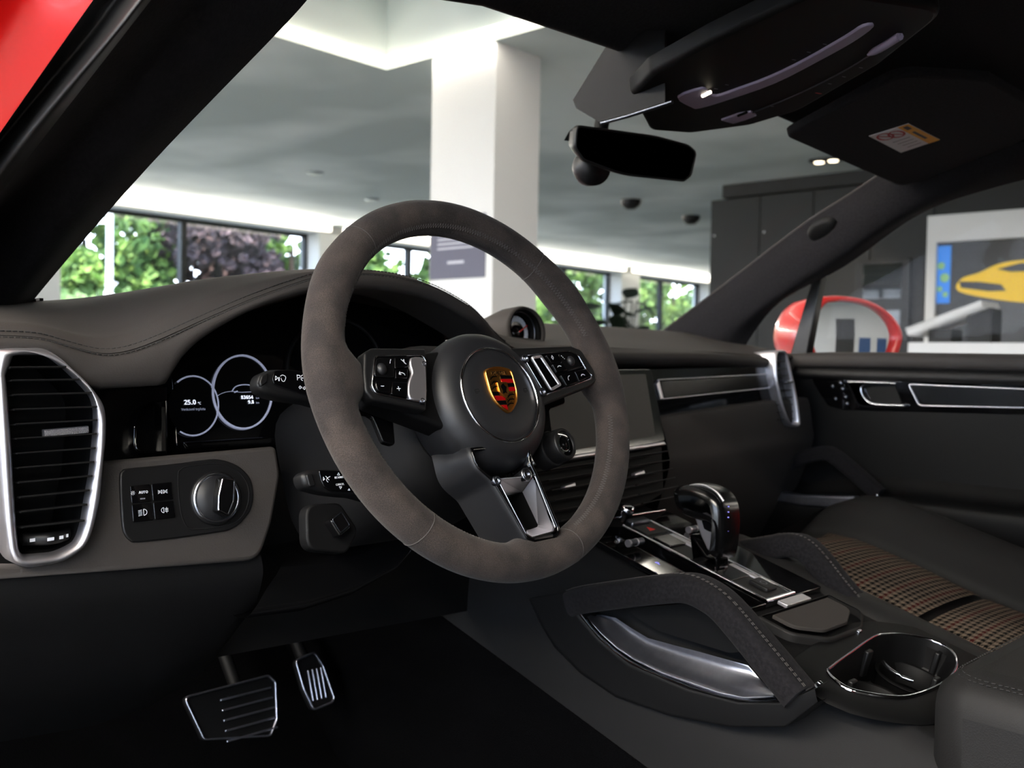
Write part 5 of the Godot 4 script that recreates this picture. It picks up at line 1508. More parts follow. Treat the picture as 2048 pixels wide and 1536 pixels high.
func stalks():
	# direction indicator
	var T := Transform3D(Basis(Vector3(1, 0, 0), Vector3(0, 0.9701, -0.2425), Vector3(0, 0.2425, 0.9701)), Vector3(-0.5, 0.97, -0.07))
	var t := thing("indicator_stalk", "upper column stalk with headlight and arrow symbols, left of the rim", "stalk", T)
	var s := Shape.new()
	s.prism(cr([Vector2(-0.0532, 0.0301), Vector2(-0.0512, 0.0352), Vector2(-0.048, 0.0382), Vector2(-0.0426, 0.0402), Vector2(-0.0339, 0.0413), Vector2(-0.0126, 0.0401), Vector2(0.0277, 0.0347), Vector2(0.0235, 0.0061), Vector2(-0.0059, 0.0121), Vector2(-0.0305, 0.0157), Vector2(-0.0434, 0.0189), Vector2(-0.0492, 0.0215), Vector2(-0.0529, 0.025)], 3, true), -0.016, 0.0, 0.005)
	obj("lever", s, M.trim, t)
	s = Shape.new()
	s.prism(rp([Vector3(-0.0529, 0.0295, 0.003), Vector3(-0.0504, 0.035, 0.003), Vector3(-0.0439, 0.038, 0.001), Vector3(-0.0459, 0.0294, 0.001), Vector3(-0.0525, 0.0252, 0.003)]), -0.006, 0.001, 0.001)
	obj("end_button", s, M.trim, t)
	s = Shape.new()
	s.prism(rp([Vector3(-0.0381, 0.0393, 0.003), Vector3(-0.0231, 0.0398, 0), Vector3(0.0321, 0.0336, 0), Vector3(0.0285, 0.009, 0), Vector3(-0.0069, 0.0172, 0), Vector3(-0.03, 0.0241, 0), Vector3(-0.0405, 0.0277, 0.003), Vector3(-0.0413, 0.0324, 0.002)]), -0.003, 0.0016, 0.0006)
	var g := obj("symbol_plate", s, M.gloss, t)
	s = Shape.new()
	s.stroke([Vector2(-0.0411, 0.0275), Vector2(-0.0306, 0.0239), Vector2(-0.0075, 0.0171)], 0.0005, 0.0018)
	obj("plate_edge", s, M.alu_dark, g)
	s = Shape.new()
	s.stroke([Vector2(-0.0383, 0.0344), Vector2(-0.0388, 0.0309), Vector2(-0.0364, 0.0326), Vector2(-0.0383, 0.0344)], 0.0006, 0.002)
	s.stroke([Vector2(-0.0351, 0.033), Vector2(-0.0355, 0.0304)], 0.0012, 0.002)
	s.stroke(cr([Vector2(-0.0335, 0.0343), Vector2(-0.0315, 0.0352), Vector2(-0.0288, 0.0339), Vector2(-0.0291, 0.0317), Vector2(-0.0308, 0.0296), Vector2(-0.0326, 0.0304), Vector2(-0.0333, 0.0326)], 3), 0.0006, 0.002)
	s.stroke([Vector2(-0.0175, 0.0308), Vector2(-0.0174, 0.0352), Vector2(-0.0145, 0.0348), Vector2(-0.0148, 0.033), Vector2(-0.0173, 0.0326)], 0.0006, 0.002)
	s.stroke([Vector2(-0.0136, 0.0339), Vector2(-0.012, 0.0352)], 0.0006, 0.002)
	s.stroke([Vector2(-0.0138, 0.0326), Vector2(-0.0118, 0.0325)], 0.0006, 0.002)
	s.stroke([Vector2(-0.014, 0.0315), Vector2(-0.0126, 0.0303)], 0.0006, 0.002)
	s.stroke([Vector2(-0.0171, 0.0244), Vector2(-0.0155, 0.0257), Vector2(-0.0156, 0.0249), Vector2(-0.0144, 0.0248), Vector2(-0.0145, 0.0237), Vector2(-0.0158, 0.0238), Vector2(-0.0159, 0.0229)], 0.0005, 0.002, true)
	s.stroke([Vector2(-0.0103, 0.0237), Vector2(-0.0116, 0.025), Vector2(-0.0117, 0.0242), Vector2(-0.013, 0.0242), Vector2(-0.0131, 0.0231), Vector2(-0.0119, 0.0231), Vector2(-0.012, 0.0222)], 0.0005, 0.002, true)
	obj("symbols", s, M.mark, g)
	# cruise control
	T = Transform3D(Basis(Vector3(1, 0, 0), Vector3(0, 0.9578, -0.2873), Vector3(0, 0.2873, 0.9578)), Vector3(-0.45, 0.93, -0.05))
	t = thing("cruise_control_stalk", "lower column stalk lettered RESUME and CANCEL, below the indicator stalk", "stalk", T)
	s = Shape.new()
	s.prism(cr([Vector2(-0.0783, -0.0087), Vector2(-0.0754, -0.0055), Vector2(-0.0708, -0.0039), Vector2(-0.0609, -0.0037), Vector2(-0.0401, -0.0054), Vector2(-0.0158, -0.0093), Vector2(-0.0047, -0.0351), Vector2(-0.029, -0.0294), Vector2(-0.042, -0.0274), Vector2(-0.0594, -0.0238), Vector2(-0.0687, -0.0209), Vector2(-0.0747, -0.0187), Vector2(-0.0778, -0.0147)], 3, true), -0.016, 0.0, 0.005)
	obj("lever", s, M.trim, t)
	s = Shape.new()
	s.prism(rp([Vector3(-0.0759, -0.0082, 0.002), Vector3(-0.0701, -0.0078, 0.001), Vector3(-0.0679, -0.0182, 0.002), Vector3(-0.0743, -0.0189, 0.003)]), -0.006, 0.0012, 0.001)
	obj("end_button", s, M.trim, t)
	s = Shape.new()
	s.prism(rp([Vector3(-0.0633, -0.0053, 0.002), Vector3(-0.0167, -0.0103, 0), Vector3(-0.0153, -0.0308, 0), Vector3(-0.0293, -0.027, 0), Vector3(-0.0541, -0.0238, 0.004), Vector3(-0.0604, -0.0201, 0.004), Vector3(-0.0625, -0.0148, 0)]), -0.003, 0.0016, 0.0006)
	g = obj("symbol_plate", s, M.gloss, t)
	var rt: Vector2 = Vector2(-0.0448, -0.0131)
	var ct: Vector2 = Vector2(-0.0447, -0.0192)
	words("RESUME", 0.0017, M.mark, g, at(Vector3(rt.x, rt.y, 0.0019)))
	words("CANCEL", 0.0017, M.mark, g, at(Vector3(ct.x, ct.y, 0.0019)))
	s = Shape.new()
	s.stroke([Vector2(-0.0462, -0.011), Vector2(-0.0437, -0.0112), Vector2(-0.0446, -0.0092)], 0.0005, 0.002, true)
	s.stroke([Vector2(-0.046, -0.021), Vector2(-0.0435, -0.0214), Vector2(-0.0451, -0.0232)], 0.0005, 0.002, true)
	s.stroke([Vector2(-0.0378, -0.0249), Vector2(-0.0358, -0.0251), Vector2(-0.0363, -0.0235)], 0.0005, 0.002, true)
	s.stroke([Vector2(-0.0603, -0.0117), Vector2(-0.0608, -0.0146), Vector2(-0.0592, -0.0135)], 0.0005, 0.002, true)
	s.stroke(cr([Vector2(-0.0536, -0.0117), Vector2(-0.0563, -0.0128), Vector2(-0.0576, -0.0145), Vector2(-0.0564, -0.0163)], 3), 0.0006, 0.002)
	s.stroke([Vector2(-0.0578, -0.0112), Vector2(-0.0567, -0.0124)], 0.0006, 0.002)
	s.stroke([Vector2(-0.0562, -0.0133), Vector2(-0.0551, -0.0146)], 0.0006, 0.002)
	obj("symbols", s, M.mark, g)

# ---------- centre console, lever, handles, floor, pedals
func console():
	var t := thing("centre_console", "dark centre console rising towards the dashboard", "console", at(Vector3(0, 0.42, 0.1)))
	var I := inv(t)
	var s := Shape.new(I)
	var rows := []
	for z in [-0.74, -0.5, -0.3, -0.2, -0.12, -0.04, 0.04, 0.12, 0.172, 0.176, 0.272, 0.276, 0.3, 0.4, 0.7]:
		var yt: float = 0.772 - clampf(z, -0.32, 0.3) * 0.2661
		if z > 0.3: yt -= (z - 0.3) * 0.05
		var row := []
		for sx in [-1.0, 1.0]:
			var dip := 0.07 if z == 0.176 or z == 0.272 else 0.0  # room for the cup holder
			var half := [Vector3(sx * 0.0 + 0.004, yt - dip, z), Vector3(0.004 + sx * 0.0938, yt - dip, z), Vector3(0.004 + sx * 0.094, yt, z), Vector3(0.004 + sx * 0.1, yt - 0.002, z), Vector3(0.004 + sx * 0.112, yt - 0.022, z), Vector3(0.004 + sx * 0.135, yt - 0.06, z), Vector3(0.004 + sx * 0.152, yt - 0.10, z), Vector3(0.004 + sx * 0.166, yt - 0.17, z)]
			if sx < 0: half.reverse()
			row.append_array(half.slice(0, 7) if sx < 0 else half)
		rows.append(PackedVector3Array(row))
	s.grid(rows)
	obj("tunnel", s, M.soft, t)
	# carpet on both flanks, from the trim down to the floor
	for sx in [-1.0, 1.0]:
		s = Shape.new(I)
		rows = []
		for z in [-0.74, -0.5, -0.3, -0.1, 0.1, 0.3, 0.5, 0.7]:
			var yt: float = 0.772 - clampf(z, -0.32, 0.3) * 0.2661
			rows.append(PackedVector3Array([Vector3(0.004 + sx * 0.1655, yt - 0.165, z), Vector3(0.004 + sx * 0.169, yt - 0.18, z), Vector3(0.004 + sx * 0.172, 0.52, z), Vector3(0.004 + sx * 0.178, 0.43, z)]))
		s.grid(rows)
		obj("flank_carpet", s, M.carpet, t)
	# darker panel that frames the driver-side handle
	s = Shape.new(I)
	var po: Array = [Vector3(-0.153, 0.7389, -0.1496), Vector3(-0.153, 0.7139, -0.1299), Vector3(-0.153, 0.6916, -0.1068), Vector3(-0.153, 0.6712, -0.0652), Vector3(-0.153, 0.6583, -0.014), Vector3(-0.153, 0.6583, 0.0562), Vector3(-0.153, 0.6676, 0.1313), Vector3(-0.153, 0.6847, 0.1901), Vector3(-0.153, 0.7168, 0.222)]
	var pi: Array = [Vector3(-0.157, 0.759, -0.0846), Vector3(-0.157, 0.7463, -0.0796), Vector3(-0.157, 0.7364, -0.0672), Vector3(-0.157, 0.7161, -0.0371), Vector3(-0.157, 0.6992, 0.0068), Vector3(-0.157, 0.6923, 0.0832), Vector3(-0.157, 0.695, 0.1415), Vector3(-0.157, 0.7061, 0.184), Vector3(-0.157, 0.7288, 0.2204)]
	var pan := []
	for i in po.size():
		var a: Vector3 = po[i]
		var b: Vector3 = pi[i]
		pan.append(PackedVector3Array(cr([a + Vector3(0.03, 0, 0), a, a.lerp(b, 0.08) + Vector3(-0.004, 0, 0), a.lerp(b, 0.9) + Vector3(-0.003, 0, 0), b, b + Vector3(0.02, 0.002, 0)], 3)))
	s.grid(pan)
	obj("side_panel", s, M.trim, t)
	# brushed metal scoop under the handle
	s = Shape.new(I)
	var up: Array = [Vector3(-0.137, 0.7319, -0.0752), Vector3(-0.137, 0.7359, -0.0529), Vector3(-0.137, 0.7368, -0.0325), Vector3(-0.137, 0.7303, -0.011), Vector3(-0.137, 0.7245, 0.0125), Vector3(-0.137, 0.7246, 0.0481), Vector3(-0.137, 0.7251, 0.0796), Vector3(-0.137, 0.7251, 0.1097), Vector3(-0.137, 0.725, 0.1362), Vector3(-0.137, 0.7042, 0.164)]
	var lo: Array = [Vector3(-0.16, 0.7374, -0.0541), Vector3(-0.16, 0.7295, -0.0443), Vector3(-0.16, 0.7221, -0.0326), Vector3(-0.16, 0.7125, -0.0124), Vector3(-0.16, 0.7054, 0.0125), Vector3(-0.16, 0.6999, 0.0501), Vector3(-0.16, 0.6985, 0.0906), Vector3(-0.16, 0.6978, 0.1201), Vector3(-0.16, 0.7002, 0.1456), Vector3(-0.16, 0.7109, 0.1783)]
	var scoop := []
	for i in up.size():
		var a: Vector3 = up[i]
		var b: Vector3 = lo[i]
		scoop.append(PackedVector3Array(cr([a, a.lerp(b, 0.33) + Vector3(0.006, 0, 0), a.lerp(b, 0.7) + Vector3(0.005, 0, 0), b, b + Vector3(0.012, -0.004, 0)], 4)))
	s.grid(scoop)
	obj("metal_scoop", s, M.steel, t)
	s = Shape.new(I)
	s.tube(cr([Vector3(-0.158, 0.7585, -0.0821), Vector3(-0.158, 0.751, -0.0796), Vector3(-0.158, 0.7394, -0.0671), Vector3(-0.158, 0.7185, -0.0371), Vector3(-0.158, 0.7015, 0.0069), Vector3(-0.158, 0.6946, 0.0832), Vector3(-0.158, 0.6972, 0.1416), Vector3(-0.158, 0.7057, 0.1767), Vector3(-0.158, 0.7198, 0.2047), Vector3(-0.158, 0.7313, 0.2204)], 5), 0.0018, 8)
	obj("chrome_line", s, M.chrome, t)
	s = Shape.new(I * Transform3D(Basis(Vector3(0, 0, 1), Vector3(0, 1, 0), Vector3(-1, 0, 0)), Vector3(-0.15, 0.72, 0)))
	s.prism(rp([Vector3(0.1868, -0.0087, 0.002), Vector3(0.2069, 0.0031, 0.004), Vector3(0.2195, 0.0147, 0.002), Vector3(0.2235, 0.013, 0.002), Vector3(0.211, 0.0001, 0.005), Vector3(0.1946, -0.0099, 0.004)]), 0.0, 0.004, 0.001)
	obj("chrome_tip", s, M.chrome, t)
	# net pocket behind the handle
	s = Shape.new(I * Transform3D(Basis(Vector3(0, 0, 1), Vector3(0, 1, 0), Vector3(-1, 0, 0)), Vector3(-0.15, 0.72, 0)))
	s.prism(rp([Vector3(-0.0268, 0.0279, 0.01), Vector3(0.0628, 0.0513, 0.02), Vector3(0.0907, 0.0427, 0.02), Vector3(0.1296, 0.0165, 0.02), Vector3(0.1124, 0.0114, 0.02), Vector3(0.0251, 0.0141, 0.03)]), -0.018, -0.0155)
	obj("pocket", s, M.dark, t)

	# shifter surround in the sloping top
	var C := I * Transform3D(Basis(Vector3(1, 0, 0), Vector3(0, 0.2571, -0.9664), Vector3(0, 0.9664, 0.2571)), Vector3(0, 0.778, 0))
	s = Shape.new(C)
	s.prism(rp([Vector3(-0.092, -0.088, 0.004), Vector3(-0.022, -0.088, 0.001), Vector3(-0.022, 0.128, 0.001), Vector3(-0.092, 0.150, 0.004)]), -0.004, 0.002, 0.001)
	var gl := obj("touch_panel", s, M.gloss, t)
	var pl := Shape.new(C)
	words("P", 0.007, M.mark_blue, gl, I * Transform3D(Basis(Vector3(1, 0, 0), Vector3(0, 0.2571, -0.9664), Vector3(0, 0.9664, 0.2571)), Vector3(0, 0.778, 0)) * at(Vector3(-0.066, 0.032, 0.0022)), "lit_symbol", 700)
	s = Shape.new(C)
	s.prism(rp([Vector3(0.040, -0.088, 0.001), Vector3(0.100, -0.088, 0.004), Vector3(0.100, 0.150, 0.004), Vector3(0.040, 0.128, 0.001)]), -0.004, 0.002, 0.001)
	obj("touch_panel", s, M.gloss, t)
	s = Shape.new(C)
	s.prism(rrect(0.009, 0.02, 0.06, 0.215, 0.002), -0.004, 0.003, 0.0008)
	var plate := obj("shift_plate", s, M.trim, t)
	for x in [-0.019, 0.036]:
		s = Shape.new(C)
		s.tube([Vector3(x, 0.127, 0.002), Vector3(x, -0.083, 0.002)], 1.0, 8, false, true, Vector3(0, 0, 1), rrect(0, 0.001, 0.005, 0.005, 0.002, 3))
		obj("chrome_rail", s, M.chrome, plate)
	s = Shape.new(C)
	s.tube([Vector3(-0.021, -0.085, 0.002), Vector3(0.038, -0.085, 0.002)], 1.0, 8, false, true, Vector3(0, 0, 1), rrect(0, 0.001, 0.006, 0.005, 0.002, 3))
	obj("chrome_rail", s, M.chrome, plate)
	s = Shape.new(C)
	s.prism(rrect(0.009, 0.106, 0.042, 0.026, 0.002), 0.0, 0.0052, 0.001)
	var hz := obj("hazard_button", s, M.trim, plate)
	s = Shape.new(C)
	s.cap(PackedVector2Array([Vector2(0.001, 0.100), Vector2(0.015, 0.102), Vector2(0.008, 0.112)]), 0.0054)
	obj("hazard_triangle", s, M.red_mark, plate)
	s = Shape.new(C)
	s.box(Vector3(0.008, 0.126, 0.005), Vector3(0.036, 0.013, 0.010), 0.003)
	obj("toggle", s, M.alu_dark, plate)
	s = Shape.new(C)
	s.prism(rrect(0.003, 0.070, 0.032, 0.028, 0.002), 0.0, 0.0065, 0.001)
	obj("cover_tile", s, M.gloss_soft, plate)
	s = Shape.new(C)
	s.prism(rrect(0.026, 0.066, 0.010, 0.040, 0.001), 0.0, 0.005, 0.001)
	obj("bright_strip", s, M.satin, plate)
	s = Shape.new(C)
	s.prism(rrect(0.028, -0.032, 0.008, 0.055, 0.001), 0.0, 0.005, 0.001)
	obj("bright_strip", s, M.satin, plate)
	s = Shape.new(C)
	s.prism(rrect(0.006, -0.010, 0.040, 0.05, 0.002), 0.0, 0.0042, 0.001)
	obj("slot_cover", s, M.gloss_soft, plate)
	s = Shape.new(C)
	s.prism(rrect(0.016, -0.058, 0.022, 0.026, 0.003), 0.0, 0.007, 0.002)
	var pb := obj("park_button", s, M.trim, plate)
	s = Shape.new(C)
	s.stroke(circ(0.016, -0.058, 0.004, 14), 0.0012, 0.0072, true)
	obj("park_symbol", s, M.mark_dim, plate)
	s = Shape.new(C)
	s.prism(rrect(0.022, -0.097, 0.052, 0.013, 0.001), 0.0, 0.004, 0.001)
	obj("name_badge", s, M.satin, t)
	for q in [[-0.052, 0.080], [0.075, 0.085]]:
		s = Shape.new(C)
		s.tube([Vector3(q[0] - 0.013, q[1], 0.006), Vector3(q[0] + 0.013, q[1], 0.006)], 0.0042, 14)
		var rl := obj("climate_roller", s, M.alu_dark, t)
		s = Shape.new(C)
		s.tube([Vector3(q[0] - 0.014, q[1], 0.006), Vector3(q[0] - 0.011, q[1], 0.006)], 0.0046, 14)
		s.tube([Vector3(q[0] + 0.0005, q[1], 0.006), Vector3(q[0] + 0.0025, q[1], 0.006)], 0.0046, 14)
		obj("roller_ring", s, M.satin, rl)
	# chrome bar and knob at the front of the console
	s = Shape.new(C)
	s.tube([Vector3(-0.07, 0.150, 0.0035), Vector3(0.095, 0.150, 0.0035)], 0.0016, 8)
	obj("chrome_bar", s, M.chrome, t)
	s = Shape.new(C * at(Vector3(0.004, 0.145, 0.0)))
	s.lathe([[0.006, 0.0], [0.0055, 0.008], [0.0095, 0.011], [0.0105, 0.016], [0.0095, 0.021], [0.005, 0.0225], [0.0, 0.0225]], 24)
	obj("chrome_knob", s, M.chrome, t)
	# storage lid
	s = Shape.new(C)
	s.prism(rp([Vector3(-0.066, -0.104, 0.002), Vector3(0.084, -0.104, 0.002), Vector3(0.084, -0.150, 0.02), Vector3(0.04, -0.172, 0.03), Vector3(-0.03, -0.172, 0.03), Vector3(-0.066, -0.145, 0.02)]), -0.03, 0.004, 0.003)
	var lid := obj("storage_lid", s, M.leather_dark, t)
	s = Shape.new(C)
	s.prism(rp([Vector3(-0.05, -0.112, 0.002), Vector3(0.068, -0.112, 0.002), Vector3(0.068, -0.142, 0.018), Vector3(0.03, -0.158, 0.02), Vector3(-0.02, -0.158, 0.02), Vector3(-0.05, -0.138, 0.018)]), 0.002, 0.0058, 0.0012)
	obj("lid_pad", s, M.leather, lid)
	s = Shape.new(C * at(Vector3(0.03, -0.173, -0.004)))
	s.box(Vector3.ZERO, Vector3(0.008, 0.004, 0.014), 0.001)
	obj("lid_catch", s, M.alu, lid)

func cup_holder():
	var t := thing("cup_holder", "double cup holder with a thin chrome edge, in front of the armrest", "cup holder", Transform3D(Basis(Vector3(1, 0, 0), Vector3(0, 0.2571, -0.9664), Vector3(0, 0.9664, 0.2571)), Vector3(0, 0.778, 0)))
	var o: Array = [Vector2(-0.0992, -0.2066), Vector2(-0.0818, -0.2013), Vector2(-0.0298, -0.1942), Vector2(0.035, -0.1864), Vector2(0.0564, -0.1892), Vector2(0.0776, -0.1976), Vector2(0.103, -0.2206), Vector2(0.1018, -0.2452), Vector2(0.0741, -0.2633), Vector2(0.0303, -0.2736), Vector2(-0.0113, -0.2751), Vector2(-0.0476, -0.2722), Vector2(-0.0718, -0.2659), Vector2(-0.0971, -0.2481), Vector2(-0.1087, -0.231)]
	var outl := Shape.ccw(cr(o, 3, true))
	var s := Shape.new()
	s.hoop(outl, [[-0.001, 0.0], [-0.0005, 0.0022], [0.0012, 0.0028], [0.0022, 0.0015], [0.0022, -0.004]], false)
	obj("chrome_edge", s, M.chrome, t)
	s = Shape.new()
	s.hoop(outl, [[-0.035, -0.005], [-0.03, -0.0005], [0.0, -0.0005]], false)
	obj("tray_plate", s, M.dark, t)
	s = Shape.new()
	s.hoop(outl, [[0.0022, 0.001], [0.004, -0.006], [0.008, -0.055]], false)
	s.cap(Shape.inset(outl, 0.008), -0.055)
	obj("well", s, M.dark, t)
	for q in [[-0.035, -0.235], [0.055, -0.228]]:
		s = Shape.new(at(Vector3(q[0], q[1], 0)))
		s.lathe([[0.036, -0.03], [0.034, -0.028], [0.032, -0.03], [0.031, -0.052]], 32)
		var c := obj("cup_ring", s, M.dark, t)
		s = Shape.new(at(Vector3(q[0], q[1], 0)))
		s.tube(Array(circ(0, 0, 0.030, 12, 2.2, 3.6)).map(func(p): return Vector3(p.x, p.y, -0.02)), 0.0022, 6)
		obj("bright_arc", s, M.alu, c)
	for q in [[-0.072, -0.222], [0.012, -0.196], [0.03, -0.262], [0.098, -0.235]]:
		s = Shape.new(at(Vector3(q[0], q[1], -0.02)))
		s.box(Vector3.ZERO, Vector3(0.012, 0.006, 0.03), 0.002)
		obj("grip_flap", s, M.trim, t)

func armrest():
	var t := thing("armrest", "padded black leather armrest behind the cup holder, with double stitching", "armrest", at(Vector3(0.0, 0.66, 0.45)))
	var I := inv(t)
	var s := Shape.new(I)
	s.box(Vector3(0.0, 0.70, 0.52), Vector3(0.24, 0.12, 0.44), 0.035)
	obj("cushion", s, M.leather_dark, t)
	for d in [0.0, 0.006]:
		s = Shape.new(I)
		var path := []
		for p in rrect(0.0, 0.52, 0.214 - d, 0.414 - d, 0.04, 6): path.append(Vector3(p.x, 0.7535 + d * 0.35, p.y))
		for i in path.size():
			var a: Vector3 = path[i]
			var b: Vector3 = path[(i + 1) % path.size()]
			var n := maxi(1, int(a.distance_to(b) / 0.005))
			for k in n: s.tube([a.lerp(b, (k + 0.15) / n), a.lerp(b, (k + 0.75) / n)], 0.0006, 4)
		obj("stitching", s, M.thread_dark, t).set_meta("kind", "stuff")

func gear_lever():
	var T := Transform3D(Basis(Vector3(0, 0, 1), Vector3(0, 1, 0), Vector3(-1, 0, 0)), Vector3(0, 0.82, 0))
	var t := thing("gear_lever", "black and silver gear lever with a hooked head on the console", "gear lever", T)
	var s := Shape.new()
	s.prism(cr([Vector2(-0.0511, 0.0443), Vector2(-0.0476, 0.0501), Vector2(-0.0389, 0.0538), Vector2(-0.0201, 0.0561), Vector2(0.0011, 0.052), Vector2(0.0152, 0.0424), Vector2(0.0212, 0.0245), Vector2(0.0213, -0.0017), Vector2(0.0179, -0.0239), Vector2(0.0118, -0.0284), Vector2(0.0081, -0.0184), Vector2(0.0081, 0.0028), Vector2(0.0023, 0.012), Vector2(-0.0189, 0.015), Vector2(-0.0364, 0.0188), Vector2(-0.047, 0.0277)], 3, true), -0.02, 0.02, 0.012)
	obj("grip", s, M.gloss_soft, t)
	s = Shape.new()
	s.tube(cr([Vector2(-0.0357, 0.0453), Vector2(-0.0301, 0.0525), Vector2(-0.0187, 0.0561), Vector2(-0.0046, 0.0559), Vector2(0.0094, 0.0505), Vector2(0.0192, 0.0412)], 4).map(func(p): return Vector3(p.x, p.y, 0.0105)), 0.0016, 8)
	obj("bright_edge", s, M.satin, t)
	s = Shape.new()
	s.prism(rp([Vector3(-0.0221, 0.0224, 0.002), Vector3(-0.012, 0.0178, 0.004), Vector3(0.0105, 0.0138, 0.006), Vector3(0.0168, 0.0077, 0.003), Vector3(0.0183, -0.0211, 0.002), Vector3(0.006, -0.0219, 0.004), Vector3(-0.0011, -0.0172, 0.004), Vector3(-0.01, -0.0032, 0.008)]), -0.012, 0.0125, 0.002)
	var sh := obj("silver_shaft", s, M.satin, t)
	s = Shape.new()
	s.prism(rp([Vector3(-0.0098, 0.017, 0.002), Vector3(0.0056, 0.0144, 0.003), Vector3(0.0059, 0.0028, 0.003), Vector3(-0.0053, 0.0059, 0.003)]), 0.008, 0.0128)
	obj("shaft_window", s, M.gloss, sh)
	s = Shape.new()
	s.prism(rp([Vector3(-0.0285, -0.0013, 0.004), Vector3(-0.0161, -0.0103, 0.004), Vector3(-0.0022, -0.0248, 0.004), Vector3(0.0131, -0.0247, 0.004), Vector3(0.0123, -0.046, 0.004), Vector3(-0.02, -0.0468, 0.004)]), -0.011, 0.011, 0.003)
	obj("neck", s, M.gloss, t)
	for v in [1010, 1022, 1034, 1064]:
		var p: Vector2 = Vector2(0.0227, 0.0189)
		s = Shape.new(Transform3D(Basis(Vector3(0, 0, 1), Vector3.UP, Vector3(-1, 0, 0)), Vector3(p.x - 0.001, p.y + (1040 - v) * 0.00052, 0.004)))
		s.stroke([Vector2(-0.0012, 0), Vector2(0.0012, 0.0004)], 0.0012)
		obj("gate_letter", s, M.mark_blue, t)

func grab_handles():
	var pl: Array = [Vector3(-0.15, 0.7458, -0.0822), Vector3(-0.15, 0.7519, -0.0687), Vector3(-0.15, 0.7605, -0.0416), Vector3(-0.15, 0.7725, -0.0016), Vector3(-0.15, 0.7852, 0.0433), Vector3(-0.15, 0.7921, 0.0746), Vector3(-0.15, 0.7886, 0.0989), Vector3(-0.15, 0.7781, 0.1215), Vector3(-0.15, 0.7502, 0.157), Vector3(-0.15, 0.7149, 0.2003)]
	var t := thing("grab_handle", "thick suede grab handle on the driver side of the console", "grab handle", at(Vector3(-0.135, 0.70, 0.05)), "console grab handles")
	grab(t, pl, -1.0)
	pl = [Vector3(0.135, 0.7599, -0.0973), Vector3(0.135, 0.7727, -0.0508), Vector3(0.135, 0.7849, -0.0066), Vector3(0.135, 0.7933, 0.023), Vector3(0.135, 0.7915, 0.0438), Vector3(0.135, 0.7779, 0.0631), Vector3(0.135, 0.7453, 0.0968), Vector3(0.135, 0.7062, 0.1446)]
	t = thing("grab_handle", "thick suede grab handle on the passenger side of the console", "grab handle", at(Vector3(0.135, 0.70, 0.05)), "console grab handles")
	grab(t, pl, 1.0)

func grab(t: Node3D, pl: Array, sx: float):
	var I := inv(t)
	var s := Shape.new(I)
	var path := cr(pl, 5)
	s.tube(path, 1.0, 12, false, true, Vector3.UP, rrect(0, 0, 0.034, 0.029, 0.010, 4))
	obj("bar", s, M.suede, t)
	s = Shape.new(I)
	for i in range(0, path.size() - 1):
		var a: Vector3 = path[i]
		var b: Vector3 = path[i + 1]
		var tan := (b - a).normalized()
		var up := Vector3(1, 0, 0).cross(tan) * -1.0
		if up.y < 0: up = -up
		var n := maxi(1, int(a.distance_to(b) / 0.0042))
		for k in n:
			for side in [-0.0085, -0.0062]:
				var off: Vector3 = up * 0.0157 + Vector3(side, 0, 0)
				s.tube([a.lerp(b, (k + 0.1) / n) + off, a.lerp(b, (k + 0.75) / n) + off], 0.0004, 4)
	obj("stitching", s, M.thread, t).set_meta("kind", "stuff")

